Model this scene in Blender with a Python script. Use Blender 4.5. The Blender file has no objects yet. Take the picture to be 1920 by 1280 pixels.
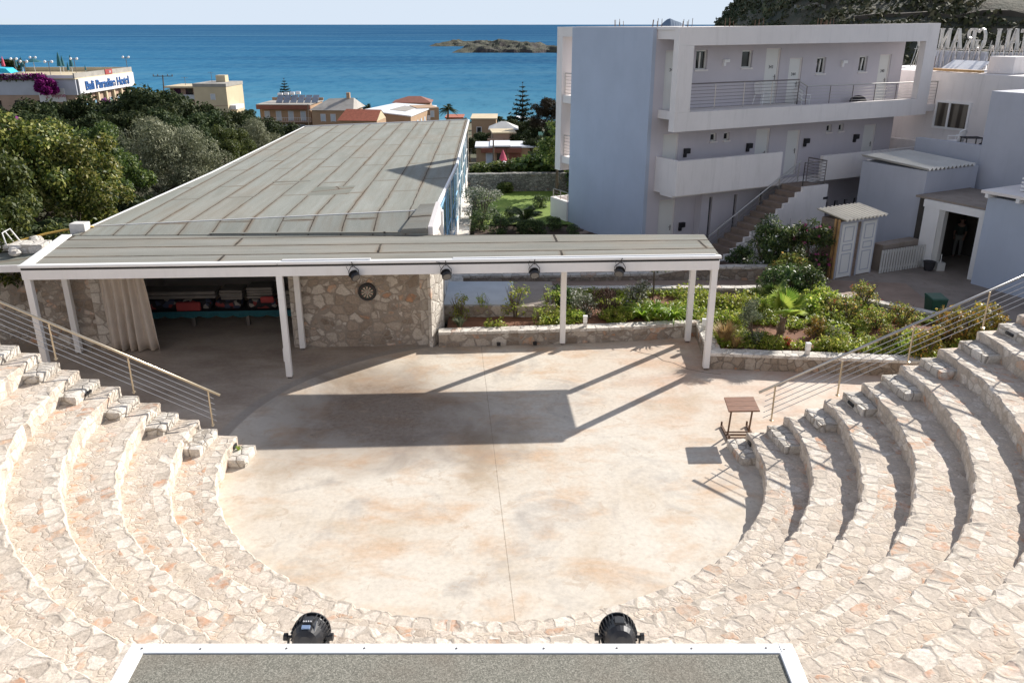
import bpy, bmesh, math, random
import numpy as np
from mathutils import Vector, Matrix, noise
SC = bpy.context.scene
COL = SC.collection
PI = math.pi
rnd = random.Random(7)
LOC = {}          # world location of the root of every object built so far

# ------------------------------------------------------------------ camera numbers (metres)
CAM_H, PITCH, FPX = 9.5, 0.3648, 1555.4
CP, SP = math.cos(PITCH), math.sin(PITCH)
def at(px, py, t):
    """point t metres in front of the camera plane, seen at (px,py) of the 1920x1280 photo"""
    u, v = (px-960)/FPX, (py-640)/FPX
    return Vector((u*t, (CP-v*SP)*t, CAM_H+(-SP-v*CP)*t))

# local frames -------------------------------------------------------
K, K2 = 1.10, 1.08
TH = math.radians(28.0)
E1 = Vector((math.cos(TH), math.sin(TH), 0)); E2 = Vector((-math.sin(TH), math.cos(TH), 0))
HO = Vector((5.96, 31.4, 0))
def hw2(s, w, z):                     # the same frame, nearer ground of the courtyard
    q = (HO + E1*s + E2*w)*K2
    return Vector((q.x, q.y, 9.5+(z-9.5)*K2))
def hw(s, w, z):                      # apartment block frame: s along the facade, w into the block
    q = (HO + E1*s + E2*w)*K
    return Vector((q.x, q.y, 9.5+(z-9.5)*K))
PA = math.radians(3.0)
def pf(u, v, z):                      # pergola frame: origin at its front right post
    return Vector((5.71+u*math.cos(PA)-v*math.sin(PA), 22.58+u*math.sin(PA)+v*math.cos(PA), z))
def wf(x, y, z): return Vector((x, y, z))

# ------------------------------------------------------------------ mesh builder
class MB:
    def __init__(s): s.v=[]; s.f=[]; s.m=[]
    def add(s, vs, fs, m=0):
        b=len(s.v); s.v += [Vector(p) for p in vs]
        for f in fs: s.f.append([b+i for i in f]); s.m.append(m)
        return s
    def fbox(s, fn, a0,a1,b0,b1,c0,c1, m=0):
        vs=[fn(a,b,c) for c in (c0,c1) for b in (b0,b1) for a in (a0,a1)]
        return s.add(vs, [(0,2,3,1),(4,5,7,6),(0,1,5,4),(2,6,7,3),(0,4,6,2),(1,3,7,5)], m)
    def box(s, a0,a1,b0,b1,c0,c1, m=0): return s.fbox(wf,a0,a1,b0,b1,c0,c1,m)
    def hex(s, vs, m=0):               # 8 corners: bottom 4 (ccw) then top 4
        return s.add(vs, [(3,2,1,0),(4,5,6,7),(0,1,5,4),(1,2,6,5),(2,3,7,6),(3,0,4,7)], m)
    def prism(s, poly, z0, z1, m=0):
        n=len(poly); vs=[(p[0],p[1],z0) for p in poly]+[(p[0],p[1],z1) for p in poly]
        fs=[tuple(range(n-1,-1,-1)), tuple(range(n,2*n))]+[(i,(i+1)%n,n+(i+1)%n,n+i) for i in range(n)]
        return s.add(vs, fs, m)
    def tube(s, pts, r, n=8, m=0, cap=True):
        pts=[Vector(p) for p in pts]; rs=r if isinstance(r,(list,tuple)) else [r]*len(pts)
        vs=[]; N=len(pts)
        up=Vector((0,0,1))
        for i,p in enumerate(pts):
            d=(pts[min(i+1,N-1)]-pts[max(i-1,0)]).normalized()
            a=d.cross(up)
            if a.length<1e-3: a=d.cross(Vector((0,1,0)))
            a.normalize(); b=a.cross(d).normalized()
            for k in range(n):
                t=2*PI*k/n; vs.append(p+(a*math.cos(t)+b*math.sin(t))*rs[i])
        fs=[]
        for i in range(N-1):
            for k in range(n): fs.append((i*n+k,i*n+(k+1)%n,(i+1)*n+(k+1)%n,(i+1)*n+k))
        if cap: fs += [tuple(range(n-1,-1,-1)), tuple((N-1)*n+k for k in range(n))]
        return s.add(vs, fs, m)
    def bar(s, p, q, w, h, m=0):      # rectangular bar between two points
        p=Vector(p); q=Vector(q); d=(q-p).normalized()
        a=d.cross(Vector((0,0,1)))
        if a.length<1e-3: a=Vector((1,0,0))
        a.normalize(); b=a.cross(d).normalized(); a=a*w/2; b=b*h/2
        return s.hex([p-a-b,p+a-b,q+a-b,q-a-b,p-a+b,p+a+b,q+a+b,q-a+b], m)
    def lathe(s, c, prof, n=16, axis=Vector((0,0,1)), m=0):
        c=Vector(c); axis=Vector(axis).normalized()
        a=axis.orthogonal().normalized(); b=axis.cross(a)
        vs=[]
        for r,h in prof:
            for k in range(n):
                t=2*PI*k/n; vs.append(c+axis*h+(a*math.cos(t)+b*math.sin(t))*max(r,1e-4))
        fs=[]
        for i in range(len(prof)-1):
            for k in range(n): fs.append((i*n+k,i*n+(k+1)%n,(i+1)*n+(k+1)%n,(i+1)*n+k))
        fs += [tuple(range(n-1,-1,-1)), tuple((len(prof)-1)*n+k for k in range(n))]
        return s.add(vs, fs, m)
    def ball(s, c, rx, ry=None, rz=None, n=10, m=0):
        ry=ry or rx; rz=rz or rx; c=Vector(c); vs=[]; R=n//2+1
        for i in range(R+1):
            ph=PI*i/R
            for k in range(n):
                t=2*PI*k/n; vs.append(c+Vector((rx*math.sin(ph)*math.cos(t), ry*math.sin(ph)*math.sin(t), rz*math.cos(ph))))
        return s.add(vs, [(i*n+k,(i+1)*n+k,(i+1)*n+(k+1)%n,i*n+(k+1)%n) for i in range(R) for k in range(n)], m)
    def build(s, name, mats, parent=None, smooth=False, bevel=0, origin=None, recalc=True):
        o0 = LOC[parent] if parent is not None else Vector(origin if origin is not None else (0,0,0))
        me=bpy.data.meshes.new(name)
        me.from_pydata([tuple(p-o0) for p in s.v], [], s.f)
        for mt in (mats if isinstance(mats,(list,tuple)) else [mats]): me.materials.append(mt)
        me.polygons.foreach_set('material_index', s.m)
        if recalc:
            bm=bmesh.new(); bm.from_mesh(me); bmesh.ops.recalc_face_normals(bm, faces=bm.faces); bm.to_mesh(me); bm.free()
        if smooth: me.polygons.foreach_set('use_smooth', [True]*len(me.polygons))
        ob=link(name, me, parent, o0)
        if bevel:
            bv=ob.modifiers.new('Bevel','BEVEL'); bv.width=bevel; bv.segments=2; bv.limit_method='ANGLE'
        return ob

def link(name, me, parent=None, o0=None):
    ob=bpy.data.objects.new(name, me); COL.objects.link(ob)
    if parent is not None:
        ob.parent=parent; LOC[ob]=LOC[parent]
    else:
        ob.location=o0 if o0 is not None else (0,0,0); LOC[ob]=Vector(ob.location)
    return ob
def tag(o, label=None, cat=None, group=None, kind=None):
    if label: o['label']=label
    if cat: o['category']=cat
    if group: o['group']=group
    if kind: o['kind']=kind
    return o
def thing(name, label, cat, loc=(0,0,0), group=None):
    o=bpy.data.objects.new(name, None); COL.objects.link(o); o.empty_display_size=.2
    o.location=loc; LOC[o]=Vector(loc)
    return tag(o,label,cat,group)
def dup(root, loc, rz=0, scale=1, label=None, group=None):
    """copy a thing built round the world origin together with its parts and sub-parts"""
    r=root.copy(); COL.objects.link(r); r.location=loc; r.rotation_euler=(0,0,rz)
    r.scale=scale if isinstance(scale,(tuple,list)) else (scale,)*3
    if label: r['label']=label
    if group: r['group']=group
    for ch in list(root.children):
        c=ch.copy(); COL.objects.link(c); c.parent=r
        for g in list(ch.children):
            d=g.copy(); COL.objects.link(d); d.parent=c
    return r
def place(root, loc, rz=0, scale=1, label=None, group=None, used=set()):
    """first call moves the prototype itself, later calls copy it"""
    if root in used: return dup(root, loc, rz, scale, label, group)
    used.add(root); PROTO_DONE.append(root)
    root.location=loc; root.rotation_euler=(0,0,rz)
    root.scale=scale if isinstance(scale,(tuple,list)) else (scale,)*3
    if label: root['label']=label
    if group: root['group']=group
    return root
PROTO_DONE=[]

# ------------------------------------------------------------------ materials
def new_mat(name):
    m=bpy.data.materials.new(name); m.use_nodes=True; nt=m.node_tree
    return m, nt, nt.nodes['Principled BSDF']
def nd(nt, typ, ins=None, **kw):
    n=nt.nodes.new('ShaderNode'+typ)
    for k,v in kw.items(): setattr(n,k,v)
    for k,v in (ins or {}).items():
        s=n.inputs[k]
        if isinstance(v, bpy.types.NodeSocket): nt.links.new(v, s)
        else: s.default_value = v
    return n
def c4(c): return (c[0],c[1],c[2],1)
def ramp(nt, fac, stops, interp='LINEAR'):
    n=nt.nodes.new('ShaderNodeValToRGB'); nt.links.new(fac, n.inputs[0]); cr=n.color_ramp; cr.interpolation=interp
    while len(cr.elements)<len(stops): cr.elements.new(.5)
    for e,(p,c) in zip(cr.elements, stops):
        e.position=p; e.color=c4(c) if isinstance(c,(tuple,list)) else (c,c,c,1)
    return n.outputs[0]
def mixc(nt, fac, a, b, mode='MIX'):
    n=nt.nodes.new('ShaderNodeMix'); n.data_type='RGBA'; n.blend_type=mode
    for s,v in ((n.inputs[0],fac),(n.inputs[6],a),(n.inputs[7],b)):
        if isinstance(v, bpy.types.NodeSocket): nt.links.new(v,s)
        else: s.default_value = c4(v) if isinstance(v,(tuple,list)) else v
    return n.outputs[2]
def mth(nt, op, a, b=0.0, clamp=False):
    n=nt.nodes.new('ShaderNodeMath'); n.operation=op; n.use_clamp=clamp
    for s,v in ((n.inputs[0],a),(n.inputs[1],b)):
        if isinstance(v, bpy.types.NodeSocket): nt.links.new(v,s)
        else: s.default_value=v
    return n.outputs[0]
def pos(nt): return nt.nodes.new('ShaderNodeNewGeometry').outputs['Position']
def objc(nt): return nt.nodes.new('ShaderNodeTexCoord').outputs['Object']
def nz(nt, vec, scale, detail=4, rough=.55, dist=0.0):
    return nd(nt,'TexNoise',{'Vector':vec,'Scale':scale,'Detail':detail,'Roughness':rough,'Distortion':dist})
def bump(nt, h, strength, dist, b):
    n=nd(nt,'Bump',{'Height':h,'Strength':strength,'Distance':dist}); nt.links.new(n.outputs[0], b.inputs['Normal']); return n
def vmul(nt, vec, s):
    return nd(nt,'Vector'+'Math',{0:vec,1:s},operation='MULTIPLY').outputs[0]

def paint(name, col, rough=.5, var=.12, scale=1.5, bmp=.0, bscale=60, metal=0, spec=.4, dirt=None, dirt_amt=.35):
    m,nt,b=new_mat(name); p=pos(nt)
    n=nz(nt,p,scale,6,.6).outputs[0]
    lo=tuple(c*(1-var) for c in col); hi=tuple(min(1,c*(1+var)) for c in col)
    c=ramp(nt,n,[(.3,lo),(.7,hi)])
    if dirt:
        d=nz(nt,vmul(nt,p,(1.5,1.5,.17)),2.0,8,.72,.5).outputs[0]
        c=mixc(nt, ramp(nt,d,[(.52,0.0),(.72,dirt_amt)]), c, dirt)
    nt.links.new(c,b.inputs['Base Color'])
    b.inputs['Roughness'].default_value=rough; b.inputs['Metallic'].default_value=metal
    b.inputs['Specular IOR Level'].default_value=spec
    if bmp:
        h=nz(nt,p,bscale,3,.6).outputs[0]; bump(nt,h,bmp,.01,b)
    return m

def stone(name, scale, cols, mortar, mw=(.015,.06), bstr=.7, aniso=(1,1,1), warp=.12, uv=False, rand=.95, orange=.1, bdist=.03, mvar=.1, crk=.5, two=0):
    """rubble / crazy paving: cols = list of (pos,colour) for the random stone tint"""
    m,nt,b=new_mat(name)
    if uv: p=nt.nodes.new('ShaderNodeTexCoord').outputs['UV']
    else: p=pos(nt)
    p3=pos(nt)
    w=nd(nt,'TexNoise',{'Vector':p,'Scale':scale*1.1,'Detail':2.0,'Roughness':.5})
    wv=nd(nt,'VectorMath',{0:w.outputs[1],1:(.5,.5,.5)},operation='SUBTRACT').outputs[0]
    wv=vmul(nt,wv,(warp*2,)*3)
    w2=nd(nt,'TexNoise',{'Vector':p,'Scale':scale*5,'Detail':3.0,'Roughness':.6})
    wv2=vmul(nt,nd(nt,'VectorMath',{0:w2.outputs[1],1:(.5,.5,.5)},operation='SUBTRACT').outputs[0],(warp*.35,)*3)
    q=nd(nt,'VectorMath',{0:p,1:wv},operation='ADD').outputs[0]
    q=nd(nt,'VectorMath',{0:q,1:wv2},operation='ADD').outputs[0]
    q=vmul(nt,q,aniso)
    dim='2D' if uv else '3D'
    vo=nd(nt,'TexVoronoi',{'Vector':q,'Scale':scale,'Randomness':rand},voronoi_dimensions=dim,feature='F1')
    ve=nd(nt,'TexVoronoi',{'Vector':q,'Scale':scale,'Randomness':rand},voronoi_dimensions=dim,feature='DISTANCE_TO_EDGE')
    dist=ve.outputs['Distance']; vcol=vo.outputs['Color']
    if two:                                   # some stones are broken up into smaller ones
        sf=scale*two
        vo2=nd(nt,'TexVoronoi',{'Vector':q,'Scale':sf,'Randomness':rand},voronoi_dimensions=dim,feature='F1')
        ve2=nd(nt,'TexVoronoi',{'Vector':q,'Scale':sf,'Randomness':rand},voronoi_dimensions=dim,feature='DISTANCE_TO_EDGE')
        msk=ramp(nt,nd(nt,'SeparateColor',{0:vcol}).outputs[2],[(.50,0.0),(.51,1.0)],'CONSTANT')
        d2_=mth(nt,'MULTIPLY',ve2.outputs['Distance'],1/two*1.55)
        mind=mth(nt,'MINIMUM',dist,d2_)
        dist=mth(nt,'ADD',mth(nt,'MULTIPLY',dist,mth(nt,'SUBTRACT',1.0,msk)),mth(nt,'MULTIPLY',mind,msk))
        vcol=mixc(nt,msk,vcol,vo2.outputs['Color'])
    sep=nd(nt,'SeparateColor',{0:vcol})
    r1,r2,r3=sep.outputs[0],sep.outputs[1],sep.outputs[2]
    base=ramp(nt,r1,cols)
    fine=nz(nt,p3,22,6,.7).outputs[0]
    mid=nz(nt,p3,6,5,.6,.5).outputs[0]
    base=mixc(nt,1.0,base,ramp(nt,fine,[(.28,(.72,.70,.68)),(.62,(1.04,1.03,1.01))]),'MULTIPLY')
    # iron stained stones
    o=ramp(nt,r2,[(1-orange-.02,0.0),(1-orange+.02,1.0)])
    o=mth(nt,'MULTIPLY',o,ramp(nt,mid,[(.40,.05),(.66,.9)]))
    base=mixc(nt,o,base,mixc(nt,r3,(.50,.24,.125),(.58,.38,.255)))
    # small dark pits in the limestone
    base=mixc(nt,1.0,base,ramp(nt,nz(nt,p3,9,6,.75,.6).outputs[0],[(.32,(.78,.765,.75)),(.55,(1.03,1.02,1.01))]),'MULTIPLY')
    pit=ramp(nt,nz(nt,p3,30,5,.8,.4).outputs[0],[(.60,0.0),(.72,.6)])
    base=mixc(nt,pit,base,(.22,.19,.17))
    # mortar, its width varies
    wn=nz(nt,p3,2.2,3,.5).outputs[0]
    d2=mth(nt,'ADD',dist,mth(nt,'MULTIPLY',mth(nt,'SUBTRACT',wn,.5),mvar*2))
    d2=mth(nt,'ADD',d2,mth(nt,'MULTIPLY',mth(nt,'SUBTRACT',r3,.6),mvar*.6))
    k=ramp(nt,d2,[(mw[0],1.0),(mw[1],0.0)])
    mcol=mixc(nt,fine,tuple(c*.82 for c in mortar),tuple(min(1,c*1.15) for c in mortar))
    crack=ramp(nt,d2,[(mw[1]*.75,0.0),(mw[1]*1.02,crk),(mw[1]*1.5,0.0)])
    crack=mth(nt,'MULTIPLY',crack,ramp(nt,nz(nt,p3,4.5,3,.6).outputs[0],[(.5,0.0),(.66,1.0)]))
    col=mixc(nt,k,base,mcol)
    col=mixc(nt,crack,col,(.15,.125,.105))
    nt.links.new(col,b.inputs['Base Color'])
    b.inputs['Roughness'].default_value=.88; b.inputs['Specular IOR Level'].default_value=.25
    h=ramp(nt,d2,[(mw[0],0.0),(mw[1]*1.3,.6),(mw[1]*3.5,.8)])
    h=mth(nt,'ADD',h,mth(nt,'MULTIPLY',fine,.45)); h=mth(nt,'ADD',h,mth(nt,'MULTIPLY',mid,.5))
    h=mth(nt,'ADD',h,mth(nt,'MULTIPLY',r1,.25))
    bump(nt,h,bstr,bdist,b)
    return m

def leafmat(name, cols, rough=.55, trans=.22, spec=.35):
    m,nt,b=new_mat(name)
    g=nt.nodes.new('ShaderNodeNewGeometry'); oi=nt.nodes.new('ShaderNodeObjectInfo')
    c=ramp(nt,g.outputs['Random Per Island'],cols)
    hs=nd(nt,'HueSaturation',{'Color':c,'Hue':mth(nt,'ADD',.485,mth(nt,'MULTIPLY',oi.outputs['Random'],.03)),'Value':mth(nt,'ADD',.8,mth(nt,'MULTIPLY',oi.outputs['Random'],.4)),'Saturation':1.0})
    nt.links.new(hs.outputs[0],b.inputs['Base Color'])
    b.inputs['Roughness'].default_value=rough; b.inputs['Specular IOR Level'].default_value=spec
    tr=nd(nt,'BsdfTranslucent',{'Color':hs.outputs[0]})
    mx=nd(nt,'MixShader',{0:trans,1:b.outputs[0],2:tr.outputs[0]})
    nt.links.new(mx.outputs[0], nt.nodes['Material Output'].inputs[0])
    return m

M={}
LIME=[(0.0,(.46,.395,.335)),(.2,(.62,.55,.465)),(.4,(.65,.565,.475)),(.6,(.56,.50,.435)),(.8,(.68,.60,.525)),(1.0,(.72,.67,.61))]
M['paving']=stone('crazy paving',3.85,LIME,(.52,.45,.375),(.018,.062),.48,(1,1,1.0),.12,orange=.15,mvar=.075,crk=.7,bdist=.02,two=1.6)
M['rim']=stone('rim stones',3.5,[(0,(.52,.46,.395)),(.5,(.65,.585,.51)),(1,(.72,.67,.605))],(.48,.42,.35),(.03,.085),.52,(1,.85,1),.09,uv=True,rand=.7,orange=.08,mvar=.12,crk=.6,bdist=.022)
M['block']=stone('step stones',3.0,[(0,(.50,.47,.43)),(.5,(.62,.59,.54)),(1,(.70,.67,.62))],(.36,.32,.27),(.012,.045),.9,(1,1,1),.06,rand=.7,orange=.06,mvar=.04)
M['rubble']=stone('rubble wall',3.0,[(0,(.25,.205,.165)),(.3,(.38,.32,.265)),(.6,(.48,.43,.375)),(1,(.60,.56,.51))],(.30,.26,.22),(.022,.085),.9,(.85,.85,1.15),.12,orange=.12,mvar=.085,two=1.6,crk=.7)
M['quoin']=stone('dressed wall stone',2.4,[(0,(.40,.36,.31)),(.5,(.55,.51,.46)),(1,(.64,.61,.56))],(.34,.30,.26),(.012,.05),.8,(.8,.8,1.3),.05,rand=.6,orange=.06,mvar=.04)
M['fieldstone']=stone('planter wall stone',3.7,[(0,(.27,.225,.18)),(.5,(.36,.305,.25)),(1,(.43,.385,.335))],(.25,.21,.17),(.012,.05),1.0,(1,1,1),.09,orange=.08,mvar=.05,crk=.95)
M['coping']=stone('coping stone',3.0,[(0,(.55,.52,.48)),(.5,(.68,.655,.61)),(1,(.76,.735,.70))],(.46,.42,.37),(.012,.05),.8,(1,1,1),.07,orange=.03,mvar=.04)
M['greywall']=stone('old dry stone wall',6.5,[(0,(.16,.16,.155)),(.5,(.26,.26,.25)),(1,(.36,.355,.34))],(.13,.125,.115),(.02,.09),1.0,(.8,.8,1.3),.08,orange=.03)
M['white']=paint('white paint',(.80,.79,.78),.45,.03,2.0,.05,40,dirt=(.55,.52,.47),dirt_amt=.18)
M['white_clean']=paint('white lacquer',(.84,.84,.83),.4,.02)
M['stucco_white']=paint('white stucco',(.76,.715,.69),.85,.04,.7,.35,90,dirt=(.50,.465,.43),dirt_amt=.35)
M['stucco_blue']=paint('blue stucco',(.42,.475,.575),.85,.05,.6,.45,80,dirt=(.33,.39,.50),dirt_amt=.25)
M['stucco_lav']=paint('lavender stucco',(.57,.535,.565),.85,.04,.7,.35,90,dirt=(.43,.42,.46),dirt_amt=.2)
M['stucco_greyblue']=paint('grey blue stucco',(.46,.475,.53),.85,.06,.6,.45,80,dirt=(.36,.37,.41),dirt_amt=.3)
M['door_white']=paint('white door',(.74,.735,.70),.5,.02)
M['tile_floor']=paint('balcony floor',(.42,.36,.31),.6,.08,3)
M['steel']=paint('brushed steel',(.50,.48,.45),.32,.1,20,metal=.9)
M['brass_steel']=paint('warm steel post',(.56,.48,.36),.3,.1,20,metal=.85)
M['darksteel']=paint('dark steel rail',(.20,.18,.17),.4,.1,20,metal=.6)
M['rust']=paint('rusty iron',(.12,.07,.045),.8,.3,12)
M['black']=paint('black plastic',(.018,.018,.02),.42,.2,10)
M['blackmetal']=paint('black metal housing',(.030,.030,.033),.38,.2,10,metal=.2)
M['glass_dark']=paint('dark window glass',(.02,.022,.024),.08,.1,spec=.6)
M['glass_blue']=paint('blue window glass',(.22,.36,.48),.06,.25,.8,spec=.8)
M['blue_frame']=paint('pale blue frame',(.30,.55,.74),.5,.08)
M['soil']=paint('red soil',(.20,.095,.055),.95,.35,1.6,.8,14)
M['soil_dark']=paint('dark soil',(.085,.055,.04),.95,.35,1.2,.8,14)
M['bark']=paint('bark',(.13,.10,.075),.9,.3,5,.8,18)
M['palmbark']=paint('palm bark',(.16,.115,.08),.95,.4,9,1.0,24)
M['wood']=None
M['ochre']=paint('ochre render',(.40,.265,.165),.85,.10,.5)
M['cream']=paint('cream render',(.56,.465,.31),.85,.08,.4)
M['salmon']=paint('salmon render',(.40,.275,.205),.85,.10,.4)
M['fascia']=paint('brown red fascia',(.23,.085,.055),.7,.15,1)
M['tile']=paint('red roof tiles',(.38,.115,.065),.8,.2,2.0,.5,5)
M['greyroof']=paint('grey roof',(.33,.31,.28),.85,.2,.6)
M['whiteroof']=paint('white roof sheet',(.72,.73,.75),.6,.06,.5,dirt=(.35,.38,.42),dirt_amt=.6)
M['shutter']=paint('pale blue shutter',(.48,.54,.60),.6,.08)
M['panelglass']=paint('solar glass',(.22,.25,.30),.15,.2,spec=.7)
M['teal']=paint('teal cloth',(.014,.10,.125),.8,.15)
M['cyan']=paint('bright blue awning',(.02,.40,.58),.7,.1)
M['pink']=paint('pink cloth',(.60,.10,.16),.8,.1)
M['red']=paint('red cloth',(.32,.05,.05),.8,.15)
M['signblue']=paint('blue sign letters',(.012,.085,.27),.5,.1)
M['signwhite']=paint('white sign board',(.66,.65,.66),.6,.06,.2)
M['signpink']=paint('pink sign letters',(.40,.07,.16),.6,.1)
M['bin']=paint('green bin plastic',(.018,.075,.045),.45,.12,4)
M['curtain']=paint('beige curtain cloth',(.56,.49,.42),.9,.06,3)
M['sheet']=paint('grey bedding',(.20,.185,.17),.9,.15,3)
M['plastic_white']=paint('white plastic',(.82,.82,.82),.4,.02)
M['timber']=paint('raw timber',(.50,.30,.13),.7,.2,6)
def mat_pattern():
    m,nt,b=new_mat('patterned cloth'); p=pos(nt)
    v=nd(nt,'TexVoronoi',{'Vector':p,'Scale':6.5}); s=nd(nt,'SeparateColor',{0:v.outputs['Color']})
    c=ramp(nt,s.outputs[0],[(0,(.015,.014,.018)),(.45,(.03,.028,.04)),(.6,(.20,.035,.035)),(.72,(.04,.05,.09)),(.85,(.25,.23,.21))],'CONSTANT')
    nt.links.new(c,b.inputs['Base Color']); b.inputs['Roughness'].default_value=.9; return m
M['pattern']=mat_pattern()
M['darkcloth']=paint('dark cloth',(.035,.033,.036),.9,.2,6)
M['plaster']=paint('grey plaster',(.52,.49,.47),.9,.06,1)
M['net']=paint('green shade net',(.02,.10,.08),.9,.15,.6)
M['hose']=paint('yellow hose',(.62,.40,.10),.5,.1)
M['concrete_block']=paint('pale block',(.62,.60,.57),.85,.1,4,.4,40)
M['letter']=paint('sign channel letter',(.50,.485,.45),.45,.15,3)

def mat_wood():
    m,nt,b=new_mat('brown table wood'); p=pos(nt)
    w=nd(nt,'TexNoise',{'Vector':vmul(nt,p,(3,26,26)),'Scale':1.6,'Detail':5.0})
    nt.links.new(ramp(nt,w.outputs[0],[(.3,(.13,.055,.03)),(.7,(.27,.125,.068))]),b.inputs['Base Color'])
    b.inputs['Roughness'].default_value=.55; return m
M['wood']=mat_wood()
def mat_shedwood():
    m,nt,b=new_mat('weathered plywood'); p=pos(nt)
    w=nd(nt,'TexNoise',{'Vector':vmul(nt,p,(2,2,14)),'Scale':1.3,'Detail':5.0})
    nt.links.new(ramp(nt,w.outputs[0],[(.3,(.15,.11,.085)),(.7,(.27,.20,.15))]),b.inputs['Base Color'])
    b.inputs['Roughness'].default_value=.8; return m
M['shedwood']=mat_shedwood()

def mat_floor():
    m,nt,b=new_mat('stained concrete'); p=pos(nt)
    sx=nd(nt,'SeparateXYZ',{0:p}); X,Y=sx.outputs[0],sx.outputs[1]
    big=nz(nt,p,.32,6,.62,.4).outputs[0]; mid=nz(nt,vmul(nt,p,(.6,1,1)),.9,7,.65,.3).outputs[0]; fin=nz(nt,p,9,6,.7).outputs[0]
    c=ramp(nt,big,[(.32,(.50,.415,.315)),(.45,(.60,.54,.455)),(.58,(.63,.58,.50)),(.70,(.50,.45,.385))])
    c=mixc(nt,ramp(nt,mid,[(.49,0.0),(.66,.75)]),c,(.53,.365,.235))
    rs=nz(nt,p,.55,6,.65,.8).outputs[0]
    c=mixc(nt,ramp(nt,rs,[(.52,0.0),(.68,.65)]),c,(.36,.33,.30))
    # rosy worn zone on the right and by the planter wall
    rz=mth(nt,'MULTIPLY',ramp(nt,mth(nt,'MULTIPLY',mth(nt,'ADD',X,-1.0),.16),[(.0,0.0),(1.0,1.0)]),ramp(nt,mth(nt,'MULTIPLY',mth(nt,'ADD',Y,-17.0),.2),[(0.0,0.0),(1.0,1.0)]))
    c=mixc(nt,mth(nt,'MULTIPLY',rz,ramp(nt,mid,[(.35,.2),(.6,.85)])),c,(.50,.335,.245))
    # grey brown terrace outside the orchestra circle
    dx=mth(nt,'ADD',X,.1); dy=mth(nt,'ADD',Y,-17.9)
    d=mth(nt,'SQRT',mth(nt,'ADD',mth(nt,'MULTIPLY',dx,dx),mth(nt,'MULTIPLY',dy,dy)))
    out=ramp(nt,mth(nt,'ADD',mth(nt,'MULTIPLY',mth(nt,'ADD',d,-6.9),6.0),mth(nt,'MULTIPLY',mth(nt,'ADD',fin,-.5),.35)),[(0.0,0.0),(.35,1.0)])
    left=ramp(nt,mth(nt,'ADD',mth(nt,'MULTIPLY',X,-.25),1.0),[(.35,0.0),(.75,1.0)])
    gr=ramp(nt,mid,[(.32,(.31,.245,.195)),(.55,(.45,.38,.31)),(.75,(.54,.485,.42))])
    c=mixc(nt,mth(nt,'MULTIPLY',out,left),c,gr)
    ring=ramp(nt,mth(nt,'ADD',d,-6.4),[(.5,0.0),(.56,.75),(.80,.55),(.88,0.0)])
    c=mixc(nt,mth(nt,'MULTIPLY',ring,left),c,(.36,.335,.30))
    # brown worn patch inside the circle, left back
    ax=mth(nt,'ADD',X,3.4); ay=mth(nt,'MULTIPLY',mth(nt,'ADD',Y,-19.4),1.1)
    e=mth(nt,'SQRT',mth(nt,'ADD',mth(nt,'MULTIPLY',ax,ax),mth(nt,'MULTIPLY',ay,ay)))
    e=mth(nt,'ADD',e,mth(nt,'MULTIPLY',mth(nt,'ADD',big,-.5),5.0))
    c=mixc(nt,mth(nt,'MULTIPLY',ramp(nt,mth(nt,'MULTIPLY',e,.25),[(.35,.95),(1.0,0.0)]),ramp(nt,fin,[(.3,.6),(.7,1.0)])),c,(.17,.115,.078))
    spn=nz(nt,p,2.1,9,.72,.9).outputs[0]
    c=mixc(nt,ramp(nt,spn,[(.585,0.0),(.615,.38),(.72,.5)]),c,(.44,.335,.24))
    spn2=nz(nt,vmul(nt,p,(1,.5,1)),5.0,8,.75,.6).outputs[0]
    c=mixc(nt,ramp(nt,spn2,[(.63,0.0),(.66,.45)]),c,(.33,.275,.22))
    # expansion joint running towards the seats
    j=mth(nt,'ABSOLUTE',mth(nt,'ADD',mth(nt,'ADD',X,.9),mth(nt,'MULTIPLY',mth(nt,'ADD',Y,-23.51),.0793)))
    j=mth(nt,'ADD',j,mth(nt,'MULTIPLY',mth(nt,'ADD',fin,-.5),.02))
    jm=ramp(nt,mth(nt,'MULTIPLY',j,30.0),[(.1,.62),(.40,0.0)])
    c=mixc(nt,jm,c,(.24,.19,.14))
    c=mixc(nt,1.0,c,ramp(nt,fin,[(.25,(.84,.83,.82)),(.6,(1.03,1.03,1.03))]),'MULTIPLY')
    nt.links.new(c,b.inputs['Base Color'])
    nt.links.new(ramp(nt,mid,[(.3,.55),(.7,.8)]),b.inputs['Roughness'])
    bump(nt,mth(nt,'ADD',fin,mth(nt,'MULTIPLY',jm,-1.5)),.18,.01,b)
    b.inputs['Specular IOR Level'].default_value=.3
    return m
M['floor']=mat_floor()

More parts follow.
